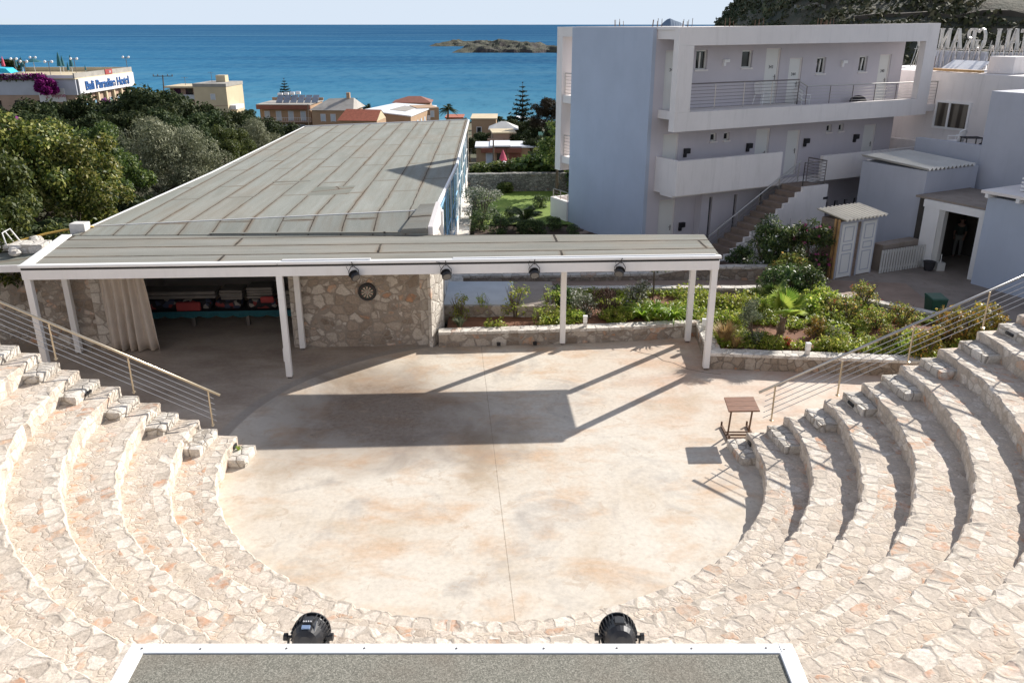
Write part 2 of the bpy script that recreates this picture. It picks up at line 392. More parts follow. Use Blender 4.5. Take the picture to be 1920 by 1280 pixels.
def mat_felt(name, ox, oy, ang, w=7.0, h=1.0, off=.37, base=((.235,.244,.213),(.320,.326,.292)), seam=(.075,.06,.047), msz=.024):
    """mineral roofing felt: rolls h wide running along the local x, laps every w metres"""
    m,nt,b=new_mat(name); p=pos(nt)
    mp=nd(nt,'Mapping',{'Vector':nd(nt,'VectorMath',{0:p,1:(ox,oy,0)},operation='SUBTRACT').outputs[0],'Rotation':(0,0,-ang)})
    q=mp.outputs[0]
    wv=nd(nt,'TexNoise',{'Vector':p,'Scale':1.3,'Detail':5.0,'Roughness':.65})
    wv=vmul(nt,nd(nt,'VectorMath',{0:wv.outputs[1],1:(.5,.5,.5)},operation='SUBTRACT').outputs[0],(.10,.10,0))
    q2=nd(nt,'VectorMath',{0:q,1:wv},operation='ADD').outputs[0]
    q2=nd(nt,'VectorMath',{0:q2,1:(0,0,0)},operation='MULTIPLY_ADD')
    q2.inputs[1].default_value=(1,1,0); nt.links.new(nd(nt,'VectorMath',{0:q,1:wv},operation='ADD').outputs[0],q2.inputs[0])
    br=nd(nt,'TexBrick',{'Vector':q2.outputs[0],'Color1':(0,0,0,1),'Color2':(1,1,1,1),'Mortar':(.5,.5,.5,1),'Scale':1.0,'Mortar Size':msz,'Mortar Smooth':.35,'Bias':0.0,'Brick Width':w,'Row Height':h},offset=off,offset_frequency=2)
    br2=nd(nt,'TexBrick',{'Vector':q2.outputs[0],'Scale':1.0,'Mortar Size':.16,'Mortar Smooth':1.0,'Brick Width':w,'Row Height':h},offset=off,offset_frequency=2)
    n1=nz(nt,vmul(nt,q,(.35,1.6,1)),.9,7,.65,.4).outputs[0]; n2=nz(nt,p,60,3,.7).outputs[0]; n3=nz(nt,p,.35,4,.6).outputs[0]
    c=ramp(nt,n1,[(.3,base[0]),(.7,base[1])])
    c=mixc(nt,mth(nt,'MULTIPLY',br.outputs['Color'],.10),c,(.36,.37,.35))
    c=mixc(nt,ramp(nt,n3,[(.5,0.0),(.75,.55)]),c,(.30,.265,.215))
    st=mth(nt,'MULTIPLY',br2.outputs['Fac'],ramp(nt,n1,[(.36,.1),(.62,.95)]))
    c=mixc(nt,st,c,(.215,.165,.115))
    sk=nz(nt,vmul(nt,q,(.10,2.6,1)),1.0,6,.7,.3).outputs[0]
    c=mixc(nt,ramp(nt,sk,[(.50,0.0),(.66,.42)]),c,(.235,.205,.16))
    c=mixc(nt,ramp(nt,sk,[(.30,.35),(.44,0.0)]),c,(.38,.39,.37))
    lineN=ramp(nt,nz(nt,p,1.1,5,.7).outputs[0],[(.3,.45),(.55,1.0)])
    c=mixc(nt,mth(nt,'MULTIPLY',br.outputs['Fac'],lineN),c,seam)
    c=mixc(nt,1.0,c,ramp(nt,n2,[(.3,(.80,.80,.80)),(.7,(1.12,1.12,1.12))]),'MULTIPLY')
    nt.links.new(c,b.inputs['Base Color']); b.inputs['Roughness'].default_value=.95; b.inputs['Specular IOR Level'].default_value=.1
    bump(nt,mth(nt,'ADD',n2,mth(nt,'MULTIPLY',br.outputs['Fac'],1.2)),.3,.01,b)
    return m
M['felt']=mat_felt('hall roof felt',-13.3,25.9,PI/2+.022,6.5,1.0)
M['felt_pergola']=mat_felt('pergola roof felt',5.71,22.46,PA,9.5,1.0,.45,((.20,.20,.175),(.29,.285,.255)),(.035,.03,.026),.042)
M['felt_side']=mat_felt('side roof felt',-20,22,.4,8,1.0,.5,((.17,.18,.15),(.24,.245,.215)))
def mat_granule():
    m,nt,b=new_mat('granulated felt'); p=pos(nt)
    v=nd(nt,'TexVoronoi',{'Vector':p,'Scale':150.0}); s=nd(nt,'SeparateColor',{0:v.outputs['Color']})
    c=ramp(nt,s.outputs[0],[(0,(.125,.12,.098)),(.35,(.195,.187,.152)),(.7,(.255,.243,.20)),(1,(.36,.34,.285))])
    n=nz(nt,p,1.6,5,.6).outputs[0]
    c=mixc(nt,ramp(nt,n,[(.45,0.0),(.7,.5)]),c,(.21,.165,.125))
    nt.links.new(c,b.inputs['Base Color']); b.inputs['Roughness'].default_value=.95
    bump(nt,s.outputs[0],.4,.006,b); return m
M['granule']=mat_granule()
def mat_sea():
    m,nt,b=new_mat('sea water'); p=pos(nt)
    sx=nd(nt,'SeparateXYZ',{0:p}); Y=sx.outputs[1]
    f=ramp(nt,mth(nt,'MULTIPLY',mth(nt,'ADD',Y,-290.0),1/2600),[(0,(.19,.44,.54)),(.02,(.095,.31,.44)),(.09,(.048,.215,.365)),(.35,(.025,.145,.285)),(1.0,(.012,.095,.22))])
    n=nz(nt,vmul(nt,p,(.012,.05,1)),1.0,6,.6,.3).outputs[0]
    n2=nz(nt,vmul(nt,p,(.0012,.008,1)),1.0,5,.6,1.2).outputs[0]
    c=mixc(nt,ramp(nt,n,[(.40,0.0),(.72,.30)]),f,(.075,.20,.29))
    c=mixc(nt,ramp(nt,n2,[(.50,0.0),(.66,.5)]),c,(.13,.30,.40))
    c=mixc(nt,ramp(nt,n2,[(.30,.45),(.44,0.0)]),c,(.006,.065,.18))
    n3=nz(nt,vmul(nt,p,(.10,.035,1)),1.0,8,.8).outputs[0]
    c=mixc(nt,ramp(nt,n3,[(.46,0.0),(.70,.42)]),c,(.13,.28,.38))
    c=mixc(nt,ramp(nt,n3,[(.30,.45),(.5,0.0)]),c,(.004,.045,.14))
    df=nd(nt,'BsdfDiffuse',{'Color':c,'Roughness':.6}); gl=nd(nt,'BsdfGlossy',{'Color':(.55,.75,1,1),'Roughness':.45})
    mx=nd(nt,'MixShader',{0:.035,1:df.outputs[0],2:gl.outputs[0]}); nt.links.new(mx.outputs[0],nt.nodes['Material Output'].inputs[0]); return m
M['sea']=mat_sea()
def mat_ground():
    m,nt,b=new_mat('dry hillside ground'); p=pos(nt)
    n=nz(nt,p,.08,7,.65).outputs[0]; n2=nz(nt,p,1.2,5,.65).outputs[0]
    c=ramp(nt,n,[(.35,(.045,.055,.022)),(.5,(.085,.08,.04)),(.65,(.16,.12,.075))])
    c=mixc(nt,ramp(nt,n2,[(.4,0.0),(.7,.5)]),c,(.04,.05,.02))
    nt.links.new(c,b.inputs['Base Color']); b.inputs['Roughness'].default_value=.95; bump(nt,n2,.6,.1,b); return m
M['ground']=mat_ground()
def mat_hill():
    m,nt,b=new_mat('scrub hillside'); p=pos(nt)
    n=nz(nt,p,.018,8,.65).outputs[0]; n2=nz(nt,p,.15,6,.7).outputs[0]
    c=ramp(nt,n2,[(.35,(.040,.044,.027)),(.5,(.070,.065,.040)),(.62,(.10,.078,.052)),(.75,(.14,.10,.068))])
    c=mixc(nt,ramp(nt,n,[(.42,0.0),(.62,.75)]),c,(.026,.036,.025))
    nt.links.new(c,b.inputs['Base Color']); b.inputs['Roughness'].default_value=.95; bump(nt,n2,.8,1.5,b); return m
M['hill']=mat_hill()
def mat_rock():
    m,nt,b=new_mat('islet rock'); p=pos(nt)
    n=nz(nt,p,.09,8,.7).outputs[0]; sx=nd(nt,'SeparateXYZ',{0:p}); g=nt.nodes.new('ShaderNodeNewGeometry')
    up=nd(nt,'SeparateXYZ',{0:g.outputs['Normal']}).outputs[2]
    c=ramp(nt,n,[(.3,(.022,.019,.019)),(.5,(.048,.037,.034)),(.7,(.15,.105,.088))])
    c=mixc(nt,ramp(nt,mth(nt,'ADD',up,mth(nt,'MULTIPLY',mth(nt,'ADD',n,-.5),1.4)),[(.72,0.0),(.9,.85)]),c,(.06,.065,.035))
    nt.links.new(c,b.inputs['Base Color']); b.inputs['Roughness'].default_value=.95; bump(nt,n,.9,3,b); return m
M['rock']=mat_rock()
def mat_lawn():
    m,nt,b=new_mat('lawn grass'); p=pos(nt); n=nz(nt,p,.6,6,.65).outputs[0]; n2=nz(nt,p,40,3,.7).outputs[0]
    c=ramp(nt,n,[(.3,(.12,.20,.022)),(.55,(.18,.26,.030)),(.75,(.26,.30,.055))])
    c=mixc(nt,1.0,c,ramp(nt,n2,[(.3,(.6,.6,.6)),(.7,(1.15,1.15,1.1))]),'MULTIPLY')
    nt.links.new(c,b.inputs['Base Color']); b.inputs['Roughness'].default_value=.9; bump(nt,n2,.8,.03,b); return m
M['lawn']=mat_lawn()
M['yard']=paint('courtyard concrete',(.27,.225,.19),.7,.3,.5,.3,20,dirt=(.15,.11,.08),dirt_amt=.6)
M['pathc']=paint('path concrete',(.30,.215,.165),.8,.2,.8,.3,20,dirt=(.18,.13,.10),dirt_amt=.5)
M['slabblue']=paint('pale slab',(.52,.55,.58),.8,.08,1.5)

G=lambda *c:c
M['leaf_carob']=leafmat('carob leaves',[(0,G(.026,.048,.011)),(.4,G(.095,.13,.024)),(.75,G(.23,.245,.045)),(1,G(.42,.38,.12))],.5,.35)
M['leaf_dark']=leafmat('dark evergreen leaves',[(0,G(.016,.030,.011)),(.6,G(.044,.064,.021)),(1,G(.10,.115,.042))],.7,.22,.2)
M['leaf_mid']=leafmat('mid green leaves',[(0,G(.026,.052,.012)),(.6,G(.095,.135,.030)),(1,G(.21,.235,.055))],.55,.35)
M['leaf_olive']=leafmat('olive leaves',[(0,G(.08,.09,.048)),(.5,G(.19,.205,.115)),(1,G(.37,.37,.24))],.6,.25)
M['leaf_pine']=leafmat('araucaria needles',[(0,G(.008,.022,.016)),(1,G(.03,.058,.036))],.7,.1,.2)
M['leaf_tamarisk']=leafmat('tamarisk foliage',[(0,G(.028,.026,.014)),(1,G(.085,.07,.038))],.7,.1,.2)
M['leaf_bright']=leafmat('bright garden leaves',[(0,G(.05,.10,.012)),(.6,G(.13,.20,.025)),(1,G(.25,.29,.06))],.5,.3)
M['leaf_oleander']=leafmat('oleander leaves',[(0,G(.026,.055,.018)),(.6,G(.08,.13,.036)),(1,G(.23,.27,.09))],.45,.35)
M['leaf_rose']=leafmat('rose bush leaves',[(0,G(.09,.13,.03)),(.5,G(.24,.28,.065)),(.85,G(.42,.37,.09)),(1,G(.50,.30,.10))],.5,.5)
M['leaf_yellow']=leafmat('yellowing leaves',[(0,G(.10,.11,.025)),(.5,G(.30,.26,.05)),(.8,G(.45,.32,.06)),(1,G(.48,.20,.055))],.5,.35)
M['leaf_cover']=leafmat('ground cover leaves',[(0,G(.14,.22,.026)),(.5,G(.31,.39,.055)),(.85,G(.46,.48,.09)),(1,G(.58,.50,.17))],.5,.5)
M['leaf_strap']=leafmat('strap leaves',[(0,G(.18,.33,.03)),(1,G(.37,.48,.08))],.45,.5)
M['leaf_fan']=leafmat('fan palm leaves',[(0,G(.15,.26,.035)),(1,G(.40,.47,.09))],.45,.5)
M['leaf_straw']=leafmat('straw grass',[(0,G(.34,.23,.08)),(1,G(.55,.42,.19))],.7,.3)
M['leaf_grey']=leafmat('grey green leaves',[(0,G(.07,.095,.055)),(.6,G(.16,.19,.11)),(1,G(.31,.325,.22))],.6,.3)
M['leaf_brown']=leafmat('brown stems',[(0,G(.05,.03,.022)),(.6,G(.10,.06,.04)),(1,G(.16,.10,.07))],.8,.1)
M['fl_white']=leafmat('white petals',[(0,G(.62,.60,.56)),(1,G(.80,.79,.76))],.6,.3)
M['fl_silver']=leafmat('silver flower heads',[(0,G(.30,.30,.24)),(1,G(.58,.57,.50))],.6,.3)
M['fl_pink']=leafmat('pink petals',[(0,G(.42,.05,.15)),(1,G(.68,.17,.30))],.6,.3)
M['fl_red']=leafmat('red petals',[(0,G(.38,.02,.025)),(1,G(.60,.06,.05))],.6,.3)
M['fl_purple']=leafmat('bougainvillea bracts',[(0,G(.11,.005,.085)),(1,G(.32,.02,.26))],.7,.2)
M['fl_orange']=leafmat('orange yellow petals',[(0,G(.55,.22,.02)),(1,G(.70,.48,.05))],.6,.3)
# ------------------------------------------------------------------ foliage meshes (numpy)
def quads_mesh(name, P4, mats, mi=None):
    """P4: (n,4,3) array of quads -> one mesh datablock"""
    n=len(P4); me=bpy.data.meshes.new(name)
    me.vertices.add(n*4); me.vertices.foreach_set('co', P4.astype(np.float32).reshape(-1))
    me.loops.add(n*4); me.loops.foreach_set('vertex_index', np.arange(n*4,dtype=np.int32))
    me.polygons.add(n); me.polygons.foreach_set('loop_start', np.arange(0,n*4,4,dtype=np.int32))
    try: me.polygons.foreach_set('loop_total', np.full(n,4,dtype=np.int32))
    except Exception: pass
    for mt in (mats if isinstance(mats,(list,tuple)) else [mats]): me.materials.append(mt)
    if mi is not None: me.polygons.foreach_set('material_index', mi.astype(np.int32))
    me.update(calc_edges=True); me.validate(); return me
def unit(a): return a/np.maximum(np.linalg.norm(a,axis=-1,keepdims=True),1e-9)
def leaves_at(rs, P, Nrm, L, W, droop=0.0, fold=True):
    """diamond shaped leaves at points P with preferred normals Nrm"""
    n=len(P); t=unit(np.cross(Nrm, rs.normal(size=(n,3)))); t[:,2]-=droop; t=unit(t); b=unit(np.cross(Nrm,t))
    s=(.6+.8*rs.random((n,1))); l=L*s; w=W*s*.5
    q=np.stack([P, P+t*l*.45+b*w+Nrm*w*.25, P+t*l, P+t*l*.45-b*w+Nrm*w*.25],1)
    return q
def clump_points(rs, clumps, n, shell=.5):
    """points spread over ellipsoid clumps (c, r(3)) weighted by surface"""
    c=np.array([k[0] for k in clumps],float); r=np.array([k[1] for k in clumps],float)
    wt=(r.prod(1))**(2/3); idx=rs.choice(len(c),n,p=wt/wt.sum())
    d=unit(rs.normal(size=(n,3))); rad=(shell+(1-shell)*rs.random((n,1)))**.7
    return c[idx]+d*rad*r[idx], d
def crown_clumps(rs, R, H, n, zc=0.0, sub=.42, flat=1.0, hollow=.55):
    """sub clumps scattered in an ellipsoid of radius R and half height H"""
    out=[]
    for i in range(n):
        d=unit(rs.normal(size=3)); 
        if d[2]<-.55: d[2]*=-.5
        k=hollow+(1-hollow)*rs.random()
        s=sub*(.65+.7*rs.random())
        c=np.array([d[0]*R*k, d[1]*R*k, zc+d[2]*H*k])
        out.append((c,(R*s,R*s,R*s*.8*flat)))
    return out
def crown_mesh(name, mat, seed, R, H, zc, n, L, W, nclump=18, sub=.36, up=.35, droop=.1, hollow=.5, flat=1.0, extra=None):
    rs=np.random.RandomState(seed)
    cl=crown_clumps(rs,R,H,nclump,zc,sub,flat,hollow)
    if extra: cl+=extra
    P,d=clump_points(rs,cl,n)
    nm=unit(d*.7+rs.normal(size=(n,3))*.55+np.array([0,0,up]))
    return quads_mesh(name,leaves_at(rs,P,nm,L,W,droop),mat)
def trunk_mb(h, r, seed, limbs=5, spread=1.5, top=None):
    rg=random.Random(seed); m=MB()
    bx,by=rg.uniform(-.15,.15)*h*.3, rg.uniform(-.15,.15)*h*.3
    m.tube([(0,0,-.3),(bx*.2,by*.2,h*.3),(bx*.6,by*.6,h*.65),(bx,by,h)],[r*1.25,r,r*.8,r*.55],8)
    for i in range(limbs):
        a=2*PI*i/limbs+rg.uniform(-.4,.4); z=h*rg.uniform(.45,.95); l=spread*rg.uniform(.6,1.0)
        fx,fy=bx*z/h,by*z/h
        m.tube([(fx,fy,z),(fx+math.cos(a)*l*.5,fy+math.sin(a)*l*.5,z+l*.45),(fx+math.cos(a)*l,fy+math.sin(a)*l,z+l*.75)],[r*.5,r*.32,r*.14],6)
    return m
def tree_proto(name, label, cat, crown_args, trunk_args, leaf, crown_name='crown'):
    t=thing(name,label,cat)
    trunk_mb(*trunk_args).build('trunk',M['bark'],t,smooth=True)
    me=crown_mesh('crown',leaf,**crown_args); link('crown',me,t)
    return t
def flower_quads(rs, P, size):
    n=len(P); out=[]
    for k in range(4):
        nm=unit(rs.normal(size=(n,3))*.5+np.array([0,-.2,1.0])); out.append(leaves_at(rs,P+rs.normal(size=(n,3))*size*.35,nm,size,size*.9))
    return np.concatenate(out)

def shrub_proto(name, label, cat, leaf, seed, R, H, n, L, W, nclump=10, sub=.42, droop=.1, up=.3, stems=7, flower=None, nfl=0, fsize=.06, hollow=.35, fl_name='flowers', zc=None, fl_top=False):
    t=thing(name,label,cat); rg=random.Random(seed); rs=np.random.RandomState(seed)
    m=MB(); zc=H*.55 if zc is None else zc
    for i in range(stems):
        a=rg.uniform(0,2*PI); q=rg.uniform(.2,.8)*R
        m.tube([(rg.uniform(-.06,.06),rg.uniform(-.06,.06),-.1),(math.cos(a)*q*.45,math.sin(a)*q*.45,H*.35),(math.cos(a)*q,math.sin(a)*q,H*rg.uniform(.6,.95))],[.03*R+.006,.02*R+.004,.004],5)
    m.build('stems',M['bark'],t)
    cl=crown_clumps(rs,R*.8,H*.42,nclump,zc,sub,1.0,hollow)+[(np.array([R*.45*math.cos(k*2.1),R*.45*math.sin(k*2.1),H*.22]),(R*.42,R*.42,H*.2)) for k in range(4)]
    P,d=clump_points(rs,cl,n,.35); P[:,2]=np.maximum(P[:,2],.02)
    nm=unit(d*.6+rs.normal(size=(n,3))*.6+np.array([0,0,up]))
    link('leaves',quads_mesh('leaves',leaves_at(rs,P,nm,L,W,droop),leaf),t)
    if flower:
        P,d=clump_points(rs,cl,nfl,.93)
        if fl_top: P=P[P[:,2]>H*.45]
        link(fl_name,quads_mesh(fl_name,flower_quads(rs,P,fsize),flower),t)
    return t

# ------------------------------------------------------------------ world, sun, camera
w=bpy.data.worlds.new('World'); SC.world=w; w.use_nodes=True
nt=w.node_tree; bg=nt.nodes['Background']
sky=nt.nodes.new('ShaderNodeTexSky'); sky.sky_type='NISHITA'; sky.sun_disc=False
SUN=Vector((.634,.612,.474)).normalized()
sky.sun_elevation=math.asin(SUN.z); sky.sun_rotation=math.atan2(SUN.x,SUN.y)
sky.altitude=30; sky.air_density=1.0; sky.dust_density=.25; sky.ozone_density=2.5
hs=nt.nodes.new('ShaderNodeHueSaturation'); hs.inputs['Saturation'].default_value=.42; nt.links.new(sky.outputs[0],hs.inputs['Color'])
mx=nt.nodes.new('ShaderNodeMix'); mx.data_type='RGBA'; mx.blend_type='MULTIPLY'; mx.inputs[0].default_value=1; mx.inputs[7].default_value=(.98,.985,1.05,1); nt.links.new(hs.outputs[0],mx.inputs[6])
dk=nt.nodes.new('ShaderNodeMix'); dk.data_type='RGBA'; dk.blend_type='DARKEN'; dk.inputs[0].default_value=1; dk.inputs[7].default_value=(3.95,4.5,5.2,1); nt.links.new(mx.outputs[2],dk.inputs[6])
nt.links.new(dk.outputs[2],bg.inputs[0]); bg.inputs[1].default_value=.108
sl=bpy.data.lights.new('sun','SUN'); sl.energy=4.8; sl.angle=math.radians(.53); sl.color=(1.0,.945,.87)
so=bpy.data.objects.new('sun',sl); COL.objects.link(so); so.rotation_euler=SUN.to_track_quat('Z','Y').to_euler(); so.location=(20,20,40)
cd=bpy.data.cameras.new('camera'); co=bpy.data.objects.new('camera',cd); COL.objects.link(co)
co.location=(0,0,CAM_H); co.rotation_euler=(PI/2-PITCH,0,0); cd.sensor_width=36; cd.lens=FPX/1920*36
cd.clip_start=.1; cd.clip_end=120000; SC.camera=co
SC.view_settings.view_transform='Standard'; SC.view_settings.look='None'; SC.view_settings.gamma=1; SC.view_settings.exposure=.73
SC.view_settings.use_curve_mapping=False

# ------------------------------------------------------------------ ground, sea, far land
def gz(x,y):
    if y<52: z=-.2
    elif y<122: z=-.2-9.6*(y-52)/70
    elif y<200: z=-9.8-5.4*(y-122)/78
    elif y<300: z=-15.2-7.2*(y-200)/100
    else: z=-22.4-(y-300)*.05
    if x<-16 and y<52: z-=min(2.2,(-16-x)*.12)*max(0,min(1,(y-18)/10))
    return z
def grid(name, xs, ys, fz, mat, kind='structure', smooth=True):
    vs=[(x,y,fz(x,y)) for y in ys for x in xs]; n=len(xs)
    fs=[(j*n+i,j*n+i+1,(j+1)*n+i+1,(j+1)*n+i) for j in range(len(ys)-1) for i in range(n-1)]
    m=MB(); m.add(vs,fs); return tag(m.build(name,mat,smooth=smooth,recalc=False),kind=kind)
xs=[-600,-400,-300,-220,-160,-120,-90,-70,-50,-40,-30,-24,-20,-16,-12,-8,-4,0,4,8,12,16,20,30,40,55,75,100,140,200,300,450,700]
ys=[-40,-20,-8,0,6,12,18,22,26,30,34,38,42,46,49,52,58,64,72,82,94,108,122,140,160,180,200,225,250,275,300,320,360]
grid('ground',xs,ys,lambda x,y: gz(x,y)+(noise.noise((x*.09,y*.09,0))*(.25 if y<52 else 1.2) if abs(x)>18 or y>60 else -.12),M['ground'])
m=MB(); m.add([(-60000,296,-22),(60000,296,-22),(60000,90000,-22),(-60000,90000,-22)],[(0,1,2,3)])
tag(m.build('sea',M['sea']),kind='structure')

def islet(name, px0,px1,pw,top,t_depth,seed,prof):
    """rocky islet: waterline at row pw, ridge profile prof over its length"""
    rg=random.Random(seed); a=at(px0,pw,1); T=(-22-9.5)/(a.z-9.5)
    A=at(px0,pw,T); B=at(px1,pw,T); L=(B-A).length; m=MB(); nx,ny=80,18; vs=[]
    for j in range(ny+1):
        for i in range(nx+1):
            u=i/nx; v=j/ny
            h=np.interp(u,[p[0] for p in prof],[p[1] for p in prof])*top
            sh=math.sin(PI*min(1,v*1.0))**.55 if v<.5 else math.sin(PI*v)**.9
            x=A.x+(B.x-A.x)*u; y=A.y+v*t_depth
            q=Vector((x*.05,y*.05,seed)); nn=noise.fractal(q,1.0,2.0,6)
            z=-22.8+h*sh*(1+.35*nn)+nn*1.6*(sh>.05)
            y+=noise.noise((x*.06,0,seed+3))*t_depth*.16*(1-v)
            vs.append((x,y,z))
    n=nx+1
    m.add(vs,[(j*n+i,j*n+i+1,(j+1)*n+i+1,(j+1)*n+i) for j in range(ny) for i in range(nx)])
    tag(m.build(name,M['rock'],recalc=False),kind='structure')
islet('islet',846,1150,99.5,11.4,90,3,[(0,.0),(.03,.22),(.08,.62),(.16,.8),(.27,.95),(.36,1.0),(.5,.93),(.58,.78),(.66,.7),(.8,.85),(1,.0)])
islet('far_islet',800,1010,87.5,10.0,80,8,[(0,0),(.05,.28),(.14,.6),(.24,.72),(.4,.62),(.6,.9),(.8,.7),(1,0)])
# hazy cape on the horizon
m=MB(); A=at(1236,48,5200); B=at(1296,48,5200); vs=[]
for j,v in enumerate((0,.5,1)):
    for i in range(13):
        u=i/12; h=([0,16,30,44,54,58,52,46,42,38,30,18,0][i]+0)*(1.15 if j==1 else 0)
        vs.append((A.x+(B.x-A.x)*u,A.y+v*200,-22+h))
m.add(vs,[(j*13+i,j*13+i+1,(j+1)*13+i+1,(j+1)*13+i) for j in range(2) for i in range(12)])
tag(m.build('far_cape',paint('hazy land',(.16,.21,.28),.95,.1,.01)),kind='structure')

# scrub covered headland on the right
def hill_z(x,y):
    d=math.hypot(x,y); az=x/max(y,1)              # azimuth tangent
    r=(az-.215)/.14                                # rises to the right of the ridge foot
    r=max(0,min(1,r)); r=r**.62
    top=-24+r*110
    f=max(0,min(1,(d-190)/430)); f=f**1.15
    z=-23+(top+23)*f
    nn=noise.fractal((x*.012,y*.012,1.3),1.0,2.0,6)
    z+=nn*9*min(1,max(0,(z+23)/25))
    return z
vs=[];NA,ND=120,70
for j in range(ND+1):
    d=170+ (j/ND)**1.2*760
    for i in range(NA+1):
        az=.17+(i/NA)*.75; y=d/math.sqrt(1+az*az); x=az*y; vs.append((x,y,hill_z(x,y)))
m=MB(); n=NA+1; m.add(vs,[(j*n+i,j*n+i+1,(j+1)*n+i+1,(j+1)*n+i) for j in range(ND) for i in range(NA)])
tag(m.build('headland',M['hill'],smooth=True,recalc=False),kind='structure')
rs=np.random.RandomState(5); Q=[]
pts=[]
while len(pts)<8500:
    d=230+rs.random()**.8*560; az=.215+rs.random()*.5; y=d/math.sqrt(1+az*az); x=az*y
    if noise.noise((x*.02,y*.02,4.0))<-.22: continue
    z=hill_z(x,y)
    if z>-20: pts.append((x,y,z,(.5+1.4*rs.random()**2)*(1.0+d/700)))
pts=np.array(pts)
for k in range(18):
    n=len(pts); dd=unit(rs.normal(size=(n,3))); dd[:,2]=np.abs(dd[:,2]); s=pts[:,3:4]
    P=pts[:,:3]+dd*s*np.array([1.1,1.1,.85]); nm=unit(dd+rs.normal(size=(n,3))*.4)
    Q.append(leaves_at(rs,P,nm,1.0,.9)*1.0)
    Q[-1]=P[:,None,:]+(Q[-1]-P[:,None,:])*s[:,None,:]*.62
tag(link('hillside_scrub',quads_mesh('hillside_scrub',np.concatenate(Q),leafmat('scrub leaves',[(0,(.036,.046,.023)),(.7,(.085,.084,.044)),(1,(.15,.13,.075))],.8,.05,.1))),kind='stuff')
def hill_band(name, pts, wdt, mat):
    vs=[];fs=[]
    for i,(x,y) in enumerate(pts):
        z=hill_z(x,y); vs+= [(x,y,z+1.2),(x,y,z-2),(x*1.0+wdt*.3,y+wdt,z+1.6),(x,y+wdt,z-2)]
        if i: 
            a=(i-1)*4; b=i*4; fs+=[(a+1,b+1,b,a),(a,b,b+2,a+2)]
    m=MB(); m.add(vs,fs); return tag(m.build(name,mat,recalc=False),kind='structure')
def ray_hill(px,py):
    for t in range(180,1000,3):
        p=at(px,py,t)
        if p.z<hill_z(p.x,p.y): return (p.x,p.y)
    return (p.x,p.y)
hill_band('hill_road',[ray_hill(x,y) for x,y in [(1600,40),(1640,36),(1690,33),(1740,35),(1790,38),(1840,37),(1890,38),(1935,40)]],9,paint('road cutting',(.085,.07,.055),.95,.2,.1))
hill_band('hill_track',[ray_hill(x,y) for x,y in [(1488,21),(1510,19),(1530,20),(1548,22)]],5,paint('pale track',(.22,.19,.155),.95,.2,.1))
# ------------------------------------------------------------------ floors near the stage
m=MB(); n=Vector((0,0,1))
m.add([(-24,8,0),(13.5,8,0),(13.5,22.3,0),(6.3,23.3,0),(6.4,26.2,0),(-2,25.6,0),(-2,31.5,0),(-24,31.5,0)],[(0,1,2,3,4,5,6,7)])
cr=[(1184,655),(1205,662),(1228,666),(1243,676),(1262,680),(1290,692),(1320,698),(1352,702)]
for a,b in zip(cr,cr[1:]):
    def g0(p): 
        r=at(p[0],p[1],1); t=-9.5/(r.z-9.5); q=at(p[0],p[1],t); return Vector((q.x,q.y,.004))
    A,B=g0(a),g0(b); d=(B-A).normalized().cross(n)*.012
    m.add([A-d,B-d,B+d,A+d],[(0,1,2,3)],1)
tag(m.build('concrete_floor',[M['floor'],paint('crack',(.10,.08,.065),.95,.2)],recalc=False),kind='structure')
m=MB(); m.add([(-2.6,28.9,.2),(10.2,28.9,.2),(12.6,27.2,.02),(15.5,25.4,.0),(16,31.2,.0),(12,31.6,.06),(8.2,31.2,.16),(-2.6,30.9,.2)],[tuple(range(8))])
tag(m.build('garden_path',M['pathc'],recalc=False),kind='structure')
m=MB(); m.add([(12.2,27.4,.012),(15.0,24.0,.008),(34,14,.008),(40,24,.008),(20,40,.008),(12.0,36,.008)],[tuple(range(6))])
tag(m.build('courtyard',M['yard'],recalc=False),kind='structure')
m=MB(); m.add([(-1.75,40.5,.24),(7,40.5,.24),(7,49.5,.24),(-2.1,49.5,.24)],[(0,1,2,3)])
tag(m.build('lawn',M['lawn'],recalc=False),kind='structure')
def soil_patch(name, poly, z, mat, res=.25, amp=.05):
    xs=[p[0] for p in poly]; ys=[p[1] for p in poly]
    def inside(x,y):
        c=False; j=len(poly)-1
        for i in range(len(poly)):
            xi,yi=poly[i]; xj,yj=poly[j]
            if (yi>y)!=(yj>y) and x<(xj-xi)*(y-yi)/(yj-yi)+xi: c=not c
            j=i
        return c
    X=np.arange(min(xs),max(xs)+res,res); Y=np.arange(min(ys),max(ys)+res,res)
    m=MB(); idx={}
    def vid(i,j):
        if (i,j) not in idx:
            idx[(i,j)]=len(m.v); x,y=X[i],Y[j]; m.v.append(Vector((x,y,z+amp*noise.fractal((x*1.3,y*1.3,0),1,2,4))))
        return idx[(i,j)]
    for i in range(len(X)-1):
        for j in range(len(Y)-1):
            if inside((X[i]+X[i+1])/2,(Y[j]+Y[j+1])/2): m.f.append([vid(i,j),vid(i+1,j),vid(i+1,j+1),vid(i,j+1)]); m.m.append(0)
    return tag(m.build(name,mat,smooth=True,recalc=False),kind='structure'), inside
_,in_bed=soil_patch('garden_soil',[(-2.1,24.7),(6.1,25.7),(6.25,23.2),(11.4,22.6),(13.5,20.0),(19,20.0),(15.2,24.4),(12.4,26.9),(10.1,28.7),(-2.1,28.7)],.40,M['soil'])
soil_patch('upper_bed_soil',[(-1.8,31.1),(8.2,31.5),(11,31.7),(11.4,33.2),(7.5,34.5),(3.6,40.5),(-1.8,40.5)],.14,M['soil_dark'],.3,.07)
m=MB(); m.add([(-2.42,27.6,.34),(-1.82,27.6,.34),(-2.4,56.0,.34),(-2.98,56.0,.34)],[(0,1,2,3)])
